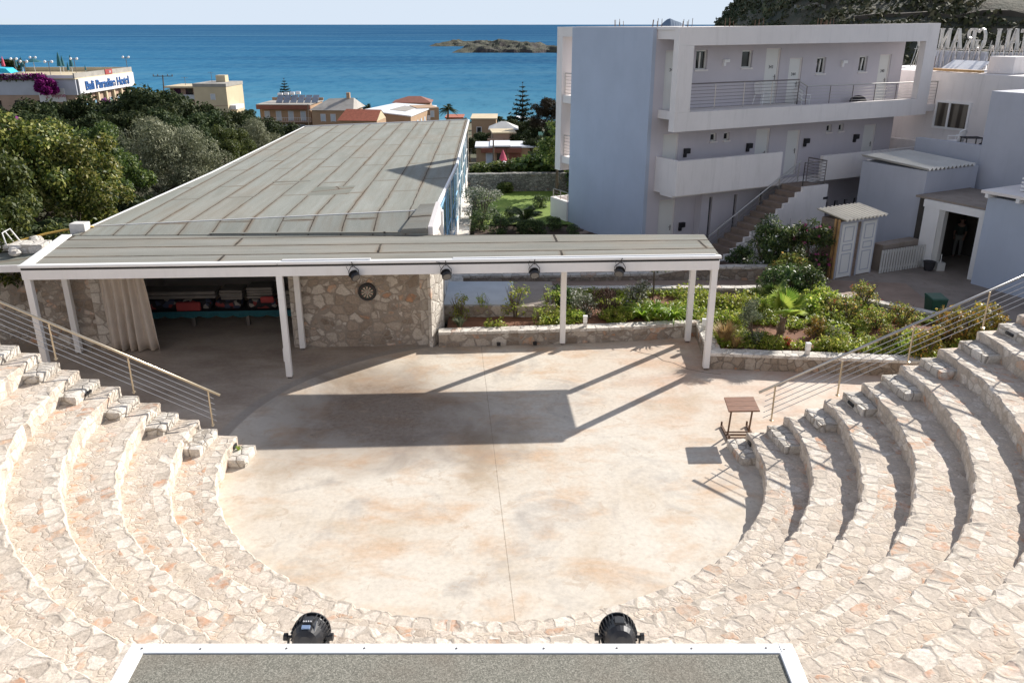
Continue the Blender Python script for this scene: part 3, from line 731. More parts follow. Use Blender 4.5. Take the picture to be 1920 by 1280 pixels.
m.add([(-1.82,27.6,.34),(-2.4,56,.34),(-2.4,56,-1.5),(-1.82,27.6,-.3)],[(0,1,2,3)])
tag(m.build('stone_path',M['coping'],recalc=False),kind='structure')

# ------------------------------------------------------------------ stone seating
AC=Vector((-.438,17.143,0)); R1,DR,HR=6.08,.885,.40
AL,ARr=math.radians(176.2),math.radians(365.4)
amph=thing('stone_amphitheatre','horseshoe of pale rubble stone seating tiers stepping up round the concrete stage floor','seating tiers',AC)
NT=13
def hsh(*a): return (math.sin(sum(v*k for v,k in zip(a,(12.9898,78.233,37.719))))*43758.5453)%1.0
for k in range(1,NT+1):
    r0=R1+DR*(k-1); r1=r0+DR+.14; zt=HR*k; zb=HR*(k-1)-.06 if k>1 else -.06
    prof=[(0,zb,.70),(0,zb+.17,.47),(0,zt-.16,.24),(0,zt-.025,.03),(.025,zt,-.02),(.16,zt,-.16),(.30,zt,-.30),(.55,zt,0),(.80,zt,0),(r1-r0,zt-.004,0)]
    na=int((ARr-AL)*(r0+.3)/.10); vs=[]; uv=[]
    for i in range(na+1):
        a=AL+(ARr-AL)*i/na; s=a*(r0+.1)
        for j,(dr,z,v) in enumerate(prof):
            st=int(s/.36+.5*hsh(k,j<3)); jj=.028*(hsh(st,k,1)-.5)*2; zz=.016*(hsh(st,k,2)-.5)*2
            edge=abs((s/.36+.5*hsh(k,j<3))%1.0-.0)<.14
            nn=noise.noise((s*4.2,z*5,k*3.1)); n2=noise.noise((s*2.1,dr*2.6+k*5,7.7))
            if j<=4: rr=r0+dr+jj+.016*nn+(.022 if edge else 0); zj=z+(zz-(.018 if edge else 0) if j>=3 else .01*nn)
            elif j<=5: rr=r0+dr; zj=z+zz*.8+.006*n2
            else: rr=r0+dr; zj=z+.012*n2
            vs.append((AC.x+rr*math.cos(a),AC.y+rr*math.sin(a),zj)); uv.append((s,v))
    P=len(prof); fs=[];mi=[];luv=[]
    for i in range(na):
        for j in range(P-1):
            q=(i*P+j,(i+1)*P+j,(i+1)*P+j+1,i*P+j+1); fs.append(q); mi.append(0 if j<6 else 1)
            luv += [(uv[x][0], uv[x][1] if j<6 else (0 if x%P>6 else -.3)) for x in q]
    b=len(vs)                                   # end caps
    for i in (0,na):
        base=len(vs)
        a=AL if i==0 else ARr
        ring=[vs[i*P+j] for j in range(P)]+[(AC.x+r1*math.cos(a),AC.y+r1*math.sin(a),min(zb,-.05))]+[(vs[i*P][0],vs[i*P][1],min(zb,-.05))]
        vs+=ring; fs.append(tuple(range(base,base+len(ring)))); mi.append(1); luv += [(0,0)]*len(ring)
    mb=MB(); mb.add(vs,fs); mb.m=mi
    ob=mb.build('seat_tier',[M['rim'],M['paving']],amph,recalc=False)
    lay=ob.data.uv_layers.new(name='UVMap'); lay.data.foreach_set('uv',[c for p in luv for c in p])
def block(name, a0, sgn, rin, rout, ln, z0, z1, seed, parent):
    """half step slab at the end of a tier, made of a bedded course under a flat top slab"""
    rg=random.Random(seed); mb=MB()
    def pt(l,r,z):
        rad=Vector((math.cos(a0),math.sin(a0),0)); tan=Vector((-math.sin(a0),math.cos(a0),0))*sgn
        return AC+rad*r+tan*l+Vector((0,0,z))
    NL,NR,NZ=8,4,3
    def P(i,j,k):
        l=ln*i/NL; r=rin+(rout-rin)*j/NR; z=z0+(z1-z0)*k/NZ
        n1=noise.noise((i*.9+seed,j*.9,k*1.1)); n2=noise.noise((i*.7,j*.8+seed,k*.9+5))
        on=(i in (0,NL),j in (0,NR),k in (0,NZ))
        ins=.03 if sum(on)>=2 else 0
        l+=(.018*n1)*on[0]+(ins if i==0 else -ins if i==NL else 0)*.6
        r+=(.018*n2)*on[1]+(ins if j==0 else -ins if j==NR else 0)*.6
        z+=.010*n1*(k==NZ)-(ins*.5 if k==NZ else 0)
        return pt(l,r,z)
    for k0 in (0,1):
        pass
    ids={}
    def vid(i,j,k):
        if (i,j,k) not in ids: ids[(i,j,k)]=len(mb.v); mb.v.append(P(i,j,k))
        return ids[(i,j,k)]
    def face(*q): mb.f.append([vid(*p) for p in q]); mb.m.append(0)
    for i in range(NL):
        for j in range(NR): face((i,j,NZ),(i+1,j,NZ),(i+1,j+1,NZ),(i,j+1,NZ))
        for k in range(NZ): face((i,0,k),(i+1,0,k),(i+1,0,k+1),(i,0,k+1)); face((i,NR,k),(i+1,NR,k),(i+1,NR,k+1),(i,NR,k+1))
    for j in range(NR):
        for k in range(NZ): face((0,j,k),(0,j+1,k),(0,j+1,k+1),(0,j,k+1)); face((NL,j,k),(NL,j+1,k),(NL,j+1,k+1),(NL,j,k+1))
    return mb.build(name,M['block'],parent)
for k in range(0,NT-1):
    rin=R1+DR*k-.445; rout=R1+DR*k+.06; z0=HR*k-.05; z1=HR*k+.2
    ln=1.0+.12*math.sin(k*2.1)
    block('step_block',ARr+(.025 if k==0 else 0),-1,rin,rout,ln,z0,z1,k+3,amph)
    block('step_block',AL,1,rin,rout,ln*(.78 if k==0 else .95),z0,z1,k+43,amph)
# black recessed step lights
def step_light(a0,sgn,k,l0,zoff):
    mb=MB(); rad=Vector((math.cos(a0),math.sin(a0),0)); tan=Vector((-math.sin(a0),math.cos(a0),0))*sgn
    r=R1+DR*k-.475; o=AC+rad*r+tan*l0+Vector((0,0,HR*k+zoff))
    mb.hex([o,o+tan*.26,o+tan*.26+rad*.06,o+rad*.06]+[p+Vector((0,0,.07)) for p in (o,o+tan*.26,o+tan*.26+rad*.06,o+rad*.06)])
    ob=mb.build('step_light',M['black'],amph,bevel=.01)
    mb=MB(); o=o-rad*.004+tan*.02+Vector((0,0,.018))
    mb.hex([o,o+tan*.22,o+tan*.22+rad*.01,o+rad*.01]+[p+Vector((0,0,.03)) for p in (o,o+tan*.22,o+tan*.22+rad*.01,o+rad*.01)])
    mb.build('diffuser',M['glass_dark'],ob)
for k in (3,7): step_light(ARr,-1,k,.35,.06)
for k in (4,): step_light(AL,1,k,.45,.06)
def riser_light(a):
    mb=MB(); rad=Vector((math.cos(a),math.sin(a),0)); tan=Vector((-math.sin(a),math.cos(a),0)); o=AC+rad*(R1-.04)-tan*.11+Vector((0,0,.22))
    mb.hex([o,o+tan*.22,o+tan*.22+rad*.06,o+rad*.06]+[p+Vector((0,0,.09)) for p in (o,o+tan*.22,o+tan*.22+rad*.06,o+rad*.06)])
    mb.build('step_light',M['black'],amph,bevel=.01)
riser_light(math.radians(363)); riser_light(math.radians(178.6))

# ------------------------------------------------------------------ handrails beside the seats
def handrail(name,label,posts,end0,end1,pmat,rmat,hgt):
    t=thing(name,label,'handrail',Vector(posts[0]))
    tops=[]
    for p in posts:
        p=Vector(p); mb=MB(); mb.tube([p-Vector((0,0,.03)),p+Vector((0,0,hgt))],.021,10)
        mb.lathe(p,[(.05,0),(.05,.012),(.022,.02)],12); mb.build('post',pmat,t,smooth=False); tops.append(p+Vector((0,0,hgt)))
    d=(tops[-1]-tops[0]).normalized()
    A=tops[0]-d*end0; B=tops[-1]+d*end1
    up=Vector((0,0,.035)); MB().tube([A+up,B+up],.030,12).build('handrail',rmat,t,smooth=True)
    for j in range(5):
        o=Vector((0,0,-.13-.145*j)); MB().tube([A+o+d*.18,B+o],.0085,6).build('wire',M['steel'],t)
    return t
handrail('metal_handrail','long steel handrail with wire lines rising beside the right end of the stone seats',
    [(6.24,17.98,.6),(7.80,18.12,1.2),(9.42,18.27,2.0),(11.12,18.43,2.8),(12.88,18.6,3.6)],.42,.9,M['brass_steel'],M['steel'],.89)
handrail('metal_handrail','steel handrail with brassy posts sloping down the left end of the stone seats',
    [(-7.12,17.74,.6),(-8.92,17.86,1.4),(-10.66,17.97,2.2),(-12.42,18.08,3.0),(-14.2,18.2,3.8)],.30,.6,M['brass_steel'],M['brass_steel'],.87)

# ------------------------------------------------------------------ pergola
perg=thing('pergola','long white flat roofed pergola with green grey felt top along the back of the stage','pergola',pf(0,0,0))
zb,zt=3.06,3.33
MB().fbox(pf,-18.95,.10,-.10,.06,zb,zt).build('front_beam',M['white'],perg,bevel=.008)
MB().fbox(pf,-18.93,.08,-.104,.05,zt+.002,zt+.062).build('shadow_gap',M['black'],perg)
for i,(a,b) in enumerate([(-18.99,-12.13),(-12.115,.14)]):
    MB().fbox(pf,a,b,-.13,.05,zt+.064,zt+.140).build('roof_trim',M['white_clean'],perg,bevel=.01)
MB().fbox(pf,-12.0,-9.6,-.02,.045,zt+.138,zt+.175).build('cable_tray',M['white_clean'],perg)
MB().fbox(pf,-7.35,.0,-.02,.045,zt+.138,zt+.165).build('cable_tray',M['white_clean'],perg)
fa,fb=pf(-18.67,.055,0),pf(.14,.055,0)
MB().hex([(fa.x,fa.y,zt+.02),(fb.x,fb.y,zt+.02),(5.95,25.18,zt+.02),(-13.55,25.02,zt+.02),(fa.x,fa.y,zt+.10),(fb.x,fb.y,zt+.10),(5.95,25.18,zt+.10),(-13.55,25.02,zt+.10)]).build('roof_felt',M['felt_pergola'],perg)
fa,fb=pf(-18.99,.055,0),pf(-18.675,.055,0)
MB().hex([(fa.x,fa.y,zt+.03),(fb.x,fb.y,zt+.03),(-13.56,25.05,zt+.03),(-13.87,25.05,zt+.03),(fa.x,fa.y,zt+.135),(fb.x,fb.y,zt+.135),(-13.56,25.05,zt+.135),(-13.87,25.05,zt+.135)]).build('roof_trim',M['white_clean'],perg,bevel=.01)
MB().fbox(pf,-18.9,.06,.065,2.45,zb+.1,zt+.01).build('soffit',M['plaster'],perg)
MB().fbox(pf,-19.2,.08,2.36,2.50,zb,zt+.01).build('rear_beam',M['white'],perg,bevel=.008)
for u in (-18.87,-.02):
    MB().fbox(pf,u-.07,u+.07,.065,2.35,zb+.02,zt+.012).build('side_beam',M['white'],perg,bevel=.008)
def post(u,v):
    p=MB().fbox(pf,u-.085,u+.085,v-.085,v+.085,.06,zb).build('post',M['white'],perg,bevel=.01)
    MB().fbox(pf,u-.05,u+.05,v-.05,v+.05,-.01,.06).build('post_foot',M['darksteel'],p)
for u in (-18.84,-12.12,0): post(u,0)
for u in (-18.98,-12.15,-4.0,.02): post(u,2.25)
q=MB().fbox(pf,-12.235,-12.205,-.05,.05,.52,.92); q.build('conduit',M['white'],perg)

# stage lamps hanging from the pergola beam
def stage_lamp():
    t=thing('stage_lamp','black can shaped stage lamp','stage lamp')
    ax=Vector((.16,-.82,-.50)).normalized(); c=Vector((0,-.14,-.11))
    mb=MB(); mb.lathe(c-ax*.13,[(.07,0),(.11,.03),(.13,.08),(.14,.16),(.155,.24),(.155,.28)],16,ax)
    for k in range(7): mb.lathe(c-ax*(.07-.02*k),[(.128,0),(.15,.006),(.128,.012)],16,ax)
    bd=mb.build('housing',M['blackmetal'],t)
    MB().lathe(c+ax*.135,[(.128,0),(.128,.02)],16,ax).build('lens',paint('lamp lens',(.12,.115,.11),.15,.2,spec=.7),bd)
    side=ax.cross(Vector((0,0,1))).normalized()
    mb=MB(); top=Vector((0,-.03,.13))
    for s in (-1,1): mb.tube([c+side*.165*s,c+side*.175*s+Vector((0,.02,.12)),top+side*.05*s],.012,6); mb.lathe(c+side*.15*s,[(.03,0),(.03,.03)],8,side*s)
    mb.tube([top-side*.05,top+side*.05],.012,6); mb.build('yoke',M['black'],t)
    mb=MB(); mb.tube([top,top+Vector((0,0,.10)),top+Vector((0,.07,.13)),top+Vector((0,.10,.06))],.014,6); mb.build('hook_clamp',M['black'],t)
    mb=MB(); mb.tube([c-ax*.15,c+Vector((-.14,.04,.10)),Vector((-.20,-.02,.14)),Vector((-.10,.0,.20)),Vector((-.3,.03,.235))],.008,5); mb.build('cable',M['black'],t)
    return t
lamp0=stage_lamp()
for (u,rz,lab) in [(-10.1,.5,'black stage lamp on the pergola beam in front of the dartboard wall'),(-7.55,.1,'black stage lamp hung on the pergola beam at the lit stone wall end'),(-5.1,-.1,'black stage lamp on the pergola beam just left of the middle rear post'),(-2.68,-.5,'black stage lamp on the pergola beam nearest the right corner posts')]:
    place(lamp0,pf(u,-.16,3.22),rz,.86,lab,'stage lamps along the pergola beam')

# ------------------------------------------------------------------ hall with felt roof
hall=thing('event_hall','low stone hall with broad grey green felt roof and open curtained front','hall',pf(-16,2.6,0))
# front walls
MB().fbox(pf,-12.25,-8.45,2.42,3.2,0,3.30).build('front_wall',M['rubble'],hall)
MB().fbox(pf,-12.45,-12.252,2.44,3.0,0,3.30).build('corner_quoins',M['quoin'],hall)
MB().fbox(pf,-8.448,-8.15,2.425,2.9,0,3.30).build('corner_quoins',M['quoin'],hall)
MB().prism([(-2.50,24.36),(-2.20,25.15),(-2.20,25.5),(-2.52,27.27),(-2.60,27.27),(-2.60,24.42)],0,3.30).build('end_wall',M['coping'],hall)
MB().fbox(pf,-19.9,-18.42,2.50,3.25,0,3.30).build('front_wall',M['rubble'],hall)
MB().fbox(pf,-18.418,-18.05,2.48,3.0,0,3.30).build('corner_quoins',M['quoin'],hall)
MB().fbox(pf,-25.5,-19.4,3.252,3.9,-.2,2.95).build('side_wall',M['rubble'],hall)
# interior
MB().fbox(pf,-18.7,-8.4,9.2,9.4,0,3.4).build('back_wall',M['plaster'],hall)
MB().fbox(pf,-18.9,-18.7,3.26,9.4,0,3.35).build('inner_wall',M['plaster'],hall)
MB().fbox(pf,-8.6,-8.4,3.25,9.18,0,3.4).build('inner_wall',M['plaster'],hall)
MB().fbox(pf,-14.3,-14.1,9.12,9.198,0,3.3).build('wall_post',M['white'],hall)
# roof: lower strip, then the main sheet that rises gently to the right
def roofz(x): return 3.50+.035*(x+13.3)
yv=lambda x: 25.9+(x+13.3)*.07
front=[(-13.55,24.83),(-2.62,25.38)]
mb=MB(); A=[(-13.54,25.0,3.445),(-2.6,25.10,3.47)]
W=[(-13.3,25.9,roofz(-13.3)+.02),(-2.55,26.62,roofz(-2.55)+.02)]
Lm=[(-12.95,36,roofz(-12.95)),(-2.42,36,roofz(-2.42))]
F=[(-13.0,53.4,roofz(-13.0)),(-2.78,53.9,roofz(-2.78)+.0)]
def lerp(a,b,t): return tuple(x+(y-x)*t for x,y in zip(a,b))
NX=14
rows=[[lerp(r[0],r[1],i/NX) for i in range(NX+1)] for r in (A,W,Lm,F)]
vs=[p for r in rows for p in r]; n=NX+1
mb.add(vs,[(j*n+i,j*n+i+1,(j+1)*n+i+1,(j+1)*n+i) for j in range(3) for i in range(NX)])
low=[(p[0],p[1],p[2]-.10) for p in vs]; b=len(mb.v); mb.add(low,[(j*n+i,(j+1)*n+i,(j+1)*n+i+1,j*n+i+1) for j in range(3) for i in range(NX)])
def skirt(ids):
    for a,c in zip(ids,ids[1:]): mb.f.append([a,c,c+b,a+b]); mb.m.append(0)
skirt([j*n for j in range(4)]); skirt([j*n+NX for j in range(4)]); skirt(list(range(NX+1))); skirt([3*n+i for i in range(NX+1)])
roof=mb.build('roof',M['felt'],hall,recalc=False)
mb=MB(); mb.bar((-13.35,25.9,3.525),(-2.9,26.6,3.89),.03,.02); mb.build('flashing',M['white'],roof)
mb=MB(); mb.bar((-9.3,25.10,3.47),(-2.6,25.16,3.50),.10,.05); mb.build('flashing',M['felt_pergola'],roof)
mb=MB(); mb.bar((-13.02,36.0,3.50),(-13.04,53.4,3.50),.06,.06); mb.bar((-13.36,25.95,3.5),(-13.02,36.0,3.5),.06,.06); mb.build('eave_trim',M['white'],roof)
mb=MB(); mb.bar((-13.0,53.45,3.53),(-2.78,53.95,3.89),.06,.06); mb.build('eave_trim',M['white'],roof)
mb=MB(); mb.bar((-2.50,26.6,3.84),(-2.37,36,3.85),.09,.12); mb.bar((-2.37,36,3.85),(-2.73,53.9,3.84),.09,.12); mb.build('eave_trim',M['white'],roof)
# weathered parapet stub at the front right corner
mb=MB(); mb.hex([(-3.5,25.12,3.4),(-2.6,25.12,3.4),(-2.5,27.0,3.6),(-3.1,27.0,3.6),(-3.42,25.14,3.60),(-2.62,25.14,3.64),(-2.5,26.95,4.04),(-3.0,26.95,4.02)]); 
mb.build('parapet_stub',M['felt_pergola'],roof,bevel=.02)
mb=MB(); mb.hex([(-2.6,25.22,3.31),(-2.45,25.22,3.31),(-2.36,27.1,3.31),(-2.5,27.1,3.31),(-2.6,25.22,3.66),(-2.45,25.22,3.66),(-2.36,27.1,4.06),(-2.5,27.1,4.06)]); mb.build('gable_end',M['stucco_white'],hall)
# repair patches of felt
for (x0,x1,y0,y1) in [(-7.4,-5.9,29.0,31.6),(-5.4,-4.5,28.2,28.45),(-9.5,-8.0,33.0,33.2)]:
    mb=MB()
    mb.hex([(x0,y0,roofz(x0)+.002),(x1,y0,roofz(x1)+.002),(x1-.05,y1,roofz(x1)+.002),(x0-.05,y1,roofz(x0)+.002),(x0,y0,roofz(x0)+.012),(x1,y0,roofz(x1)+.012),(x1-.05,y1,roofz(x1)+.012),(x0-.05,y1,roofz(x0)+.012)])
    mb.build('felt_patch',M['felt_side'],roof)
# glazed right side
def gx(y): return -2.42-.018*(y-28) if y>28 else -2.42
N=9; ysd=[27.4+i*(53.4-27.4)/N for i in range(N+1)]
for i,y in enumerate(ysd):
    x=gx(y); MB().box(x-.07,x+.07,y-.08,y+.08,.3,3.78).build('glazing_post',M['white'] if i%2==0 else M['blue_frame'],hall)
for i in range(N):
    a,b=ysd[i]+.082,ysd[i+1]-.082; x=(gx(a)+gx(b))/2
    wn=MB().box(x-.03,x+.03,a,b,1.0,3.74).build('side_window',M['glass_blue'],hall)
    mb=MB()
    for zz in (1.0,2.2,3.70): mb.box(x-.045,x+.045,a,b,zz-.035,zz+.035)
    mb.box(x-.045,x+.045,(a+b)/2-.03,(a+b)/2+.03,1.036,3.66); mb.build('window_frame',M['blue_frame'] if i<4 else M['white'],wn)
    MB().box(x-.06,x+.05,a,b,.3,.96).build('plinth',M['white'],hall)
MB().box(-2.50,-2.30,27.40-.12,27.56,0,3.7).build('glazing_post',M['white'],hall)
MB().box(-13.0,-2.75,53.0,53.3,-1.2,3.3).build('rear_wall',M['rubble'],hall)
MB().box(-12.7,-12.5,31.5,53.0,-1.0,3.3).build('side_wall',M['rubble'],hall)
# lower felt roof on the far left
mb=MB(); mb.hex([(-24,22.6,2.78),(-13.75,22.85,2.98),(-13.7,24.9,3.1),(-24,27.2,2.95),(-24,22.6,2.95),(-13.75,22.85,3.12),(-13.7,24.9,3.22),(-24,27.2,3.1)]); mb.build('lower_roof',M['felt_side'],hall)
mb=MB(); mb.bar((-24,22.55,2.84),(-13.8,22.80,3.02),.06,.20); mb.build('fascia',M['white'],hall)

# things on and under the hall roof
def simple(name,label,cat,mb,mat,group=None,bevel=0,smooth=False,kind=None,origin=None):
    o=mb.build(name,mat,None,smooth,bevel,origin); tag(o,label,cat,group,kind); return o
o=at(150,432,26.0)
simple('roof_block','pale rendered block on the left rear corner of the hall roof','block',MB().box(o.x-.22,o.x+.26,o.y-.2,o.y+.2,3.3,3.72),M['concrete_block'],bevel=.02,origin=(o.x,o.y,3.2))
mb=MB(); 
for i in range(6):
    x=-14.6-.32*(i%4); y=23.6+.28*i; s=.16+.1*hsh(i,3); mb.ball((x+.3*hsh(i,1),y,3.26+.06*hsh(i,2)),s,s*.8,s*.6,7)
mb.box(-14.9,-13.9,23.9,24.5,3.15,3.42)
simple('stone_pile','heap of pale loose stones at the left edge of the pergola roof','stones',mb,M['coping'],origin=(-14.5,24,3.1))
p=[at(-30,470,25.0),at(40,430,25.6),at(75,410,26.2),at(110,424-14,26.6),at(150,412,27)]
p=[Vector((-17.2,23.0,3.02)),Vector((-16.2,23.7,3.16)),Vector((-15.2,24.6,3.30)),Vector((-14.5,25.3,3.42)),Vector((-13.9,25.55,3.5)),Vector((-13.2,25.75,3.54))]
simple('garden_hose','yellow hose snaking along the left edge of the roofs','hose',MB().tube(p,.035,8),M['hose'],smooth=True,origin=p[0])
t=thing('metal_chair_frame','bent white tube frame lying among stones left of the pergola roof','tube frame',(-15.0,24.2,3.3))
for dx in (0,.22): MB().tube([(-15.2+dx,24.0,3.30),(-15.36+dx,24.15,3.72),(-15.22+dx,24.35,3.80),(-15.02+dx,24.4,3.40)],.022,7).build('tube',M['white_clean'],t,smooth=True)
# curtain
cur=MB(); NP=64; vs=[]
for i in range(NP+1):
    u=i/NP; 
    for j in range(9):
        v=j/8; wdt=1.12+.30*(1-v)**2*0+.18*v
        ph=u*2*PI*5.5+1.1*noise.noise((u*5,0,2.2))+.5*noise.noise((u*4,v*1.6,8.1)); a=math.sin(ph+v*.6)*(.07+.05*v)*(.7+.6*abs(noise.noise((u*6,3.3,v))))+math.sin(u*43+v*3)*.022+.05*noise.noise((u*7,v*3,1.1))
        q=pf(-18.05+u*(1.30+.22*v*u)-.02*v, 2.34-.0+a+.02*v, 3.06-v*3.02); vs.append(q)
cur.add(vs,[(i*9+j,(i+1)*9+j,(i+1)*9+j+1,i*9+j+1) for i in range(NP) for j in range(8)])
o=cur.build('curtain',M['curtain'],None,True,origin=pf(-17.4,2.4,0),recalc=False); sd=o.modifiers.new('thickness','SOLIDIFY'); sd.thickness=.012
tag(o,'floor length beige pleated curtain drawn back beside the left stone pillar','curtain')
MB()
# dartboard
db=thing('dartboard','round dartboard with black rim and cream and black wedges on the rubble wall','dartboard',pf(-10.04,2.40,2.05))
c=pf(-10.06,2.40,1.80); LOC[db]=c; db.location=c
ny=Vector((math.sin(PA),-math.cos(PA),0)); ax=Vector((math.cos(PA),math.sin(PA),0)); zz=Vector((0,0,1))
MB().lathe(c+ny*.0,[(.285,0),(.285,.03),(.27,.045)],40,ny).build('surround',M['black'],db)
mb=MB(); mcream=paint('dartboard cream',(.46,.42,.33),.8,.05)
RR=[.018,.105,.118,.175,.187]
for k in range(20):
    a0=2*PI*(k-.5)/20; a1=2*PI*(k+.5)/20
    for r in range(4):
        f=(lambda rr,a: c+ny*.048+ax*rr*math.sin(a)+zz*rr*math.cos(a))
        mat=(k%2) if r in (0,2) else (2 if k%2 else 3)
        mb.add([f(RR[r],a0),f(RR[r+1],a0),f(RR[r+1],a1),f(RR[r],a1)],[(0,1,2,3)],mat)
mb.build('board_face',[mcream,M['black'],paint('dartboard green',(.03,.12,.06),.8,.05),M['red']],db,recalc=False)
MB().lathe(c+ny*.046,[(.018,0),(.018,.004)],12,ny).build('bullseye',M['red'],db)
mb=MB()
for k in range(20):
    a=2*PI*(k+.5)/20; mb.bar(c+ny*.05+(ax*math.sin(a)+zz*math.cos(a))*.018,c+ny*.05+(ax*math.sin(a)+zz*math.cos(a))*.187,.005,.004)
mb.build('wires',M['steel'],db)

# dim store at the back of the hall
plat=thing('bedding_platform','long dark platform with teal valance piled with folded bedding inside the hall','platform',pf(-15.6,5.1,0))
MB().fbox(pf,-18.2,-12.6,4.5,5.7,.42,.52).build('deck',M['darkcloth'],plat)
mb=MB(); NS=60; vs=[]
for i in range(NS+1):
    u=-18.2+5.6*i/NS
    vs += [pf(u,4.47,.56),pf(u,4.46+.02*math.sin(i*1.3),.40-.07*abs(math.sin(i*PI/6)))]
mb.add(vs,[(2*i,2*i+2,2*i+3,2*i+1) for i in range(NS)]); mb.build('valance',M['teal'],plat,recalc=False)
for u in (-18.0,-16.2,-14.4,-12.75): MB().fbox(pf,u-.05,u+.05,4.6,4.7,0,.42).build('leg',M['darksteel'],plat)
for i,(u0,u1,v,z,h,mt) in enumerate([(-18.1,-15.6,4.7,.53,.36,'darkcloth'),(-15.5,-14.6,4.7,.53,.30,'darkcloth'),(-14.4,-13.4,4.65,.53,.34,'darkcloth')]):
    simple('dark_bundle','dark patterned cushion bundle resting on the deck, %s'%['longest, behind the curtain','middle of the three','nearest the right stone corner'][i],'bundle',MB().fbox(pf,u0,u1,v,v+.7,z,z+h),M['pattern'],'dark bundles on the platform',.13,origin=pf(u0,v,z))
for i,(u0,u1,z,h,lab) in enumerate([(-18.1,-15.4,.92,.26,'long flat grey mattress lying on top of the dark bundles'),(-15.3,-14.5,.86,.34,'folded grey bedding stacked beside the long mattress'),(-14.4,-13.5,.90,.38,'taller stack of folded grey bedding near the white wall post'),(-13.4,-12.7,.53,.62,'rounded grey bedding heap at the right end of the platform')]):
    mb=MB(); nl=4 if i else 2
    for k in range(nl): 
        e=.04*hsh(i,k); mb.fbox(pf,u0+e,u1-e,4.68+e,5.5-e,z+h*k/nl+.004,z+h*(k+1)/nl)
    simple('bedding_stack',lab,'bedding',mb,M['sheet'],'bedding stored in the hall',.06,origin=pf(u0,6,z))
simple('red_cushion','dull red cushion tucked among the bedding, left of the two','cushion',MB().fbox(pf,-16.7,-15.9,4.52,4.66,.55,.86),M['red'],'red cushions in the hall',.05,origin=pf(-16.3,5.5,.55))
simple('red_cushion','dull red cushion near the right end of the bedding platform','cushion',MB().fbox(pf,-13.9,-13.45,4.50,4.62,.80,1.02),M['red'],'red cushions in the hall',.05,origin=pf(-13.7,5.5,.8))
simple('teal_box','dark teal storage box behind the right stone corner of the hall','box',MB().fbox(pf,-12.5,-11.2,5.2,6.0,0,.75),M['teal'],None,.04,origin=pf(-11.9,6,0))
# ------------------------------------------------------------------ text helper
def text_mesh(s, size, depth, align='CENTER', bold=0.0):
    cu=bpy.data.curves.new('txt','FONT'); cu.body=s; cu.size=size; cu.extrude=depth; cu.offset=bold; cu.align_x=align; cu.align_y='CENTER'
    ob=bpy.data.objects.new('txt',cu); COL.objects.link(ob); bpy.context.view_layer.update()
    me=bpy.data.meshes.new_from_object(ob.evaluated_get(bpy.context.evaluated_depsgraph_get()))
    bpy.data.objects.remove(ob); bpy.data.curves.remove(cu); return me
def put_text(name, s, size, depth, org, xdir, updir, mat, parent, sx=1.0, bold=0.0):
    me=text_mesh(s,size,depth,'CENTER',bold); me.materials.clear(); me.materials.append(mat)
    x=Vector(xdir).normalized(); y=Vector(updir).normalized(); z=x.cross(y)
    o0=LOC[parent]; Mx=Matrix(((x.x*sx,y.x,z.x,org[0]-o0.x),(x.y*sx,y.y,z.y,org[1]-o0.y),(x.z*sx,y.z,z.z,org[2]-o0.z),(0,0,0,1)))
    me.transform(Mx); return link(name,me,parent)
UPZ=Vector((0,0,1))
# ------------------------------------------------------------------ apartment block
apt=thing('apartment_building','three storey pale apartment block with blue end wall, white framed gallery and outside stair','building',hw(0,1.35,.9))
MB().fbox(hw,.0,13.72,1.562,6.93,.6,9.30).build('wall',M['stucco_lav'],apt)
def holed_wall(name,s0,s1,z0,z1,w0,w1,holes,mat):
    """front skin of a facade with reveals round every opening"""
    ss=sorted({s0,s1}|{h[0] for h in holes}|{h[1] for h in holes}); zs=sorted({z0,z1}|{h[2] for h in holes}|{h[3] for h in holes})
    inh=lambda s,z: any(h[0]<s<h[1] and h[2]<z<h[3] for h in holes); mb=MB()
    for a,b in zip(ss,ss[1:]):
        for c,d in zip(zs,zs[1:]):
            if not inh((a+b)/2,(c+d)/2): mb.add([hw(a,w0,c),hw(b,w0,c),hw(b,w0,d),hw(a,w0,d)],[(0,1,2,3)])
    for (a,b,c,d) in holes:
        mb.add([hw(a,w0,c),hw(b,w0,c),hw(b,w0,d),hw(a,w0,d),hw(a,w1,c),hw(b,w1,c),hw(b,w1,d),hw(a,w1,d)],[(0,4,5,1),(1,5,6,2),(2,6,7,3),(3,7,4,0)])
    for a in (s0,s1): mb.add([hw(a,w0,z0),hw(a,w1,z0),hw(a,w1,z1),hw(a,w0,z1)],[(0,1,2,3)])
    mb.add([hw(s0,w0,z1),hw(s1,w0,z1),hw(s1,w1,z1),hw(s0,w1,z1)],[(0,1,2,3)])
    return mb.build(name,mat,apt,recalc=False)
DOORS=[(.48,1.30,6.46,8.59),(5.52,6.32,6.46,8.61),(6.84,7.58,6.15,8.22),(12.2,12.95,6.15,8.27),(.62,1.40,3.40,5.52),(5.42,6.2,3.40,5.46),(7.18,7.95,3.40,5.3),(11.85,12.65,3.40,5.3),(.62,1.45,.75,2.95)]
WINS=[(1.94,2.50,7.86,8.58),(4.25,4.80,7.88,8.54),(8.4,8.92,7.56,8.21),(10.93,11.45,7.57,8.22)]+[(q,q+.32,5.1,5.42) for q in (2.98,3.67,9.48,10.22)]
SLITS=[(2.85,3.01,.9,2.95),(4.17,4.33,1.3,2.93),(5.6,5.76,2.05,2.93)]+[(9.5+.62*i,9.72+.62*i,1.25,2.12) for i in range(5)]
holed_wall('gallery_wall',.0,13.72,.6,9.29,1.35,1.56,DOORS+WINS,M['stucco_lav'])
MB().fbox(hw,-.17,-.003,1.33,6.93,.6,9.38).build('end_wall',M['stucco_blue'],apt)
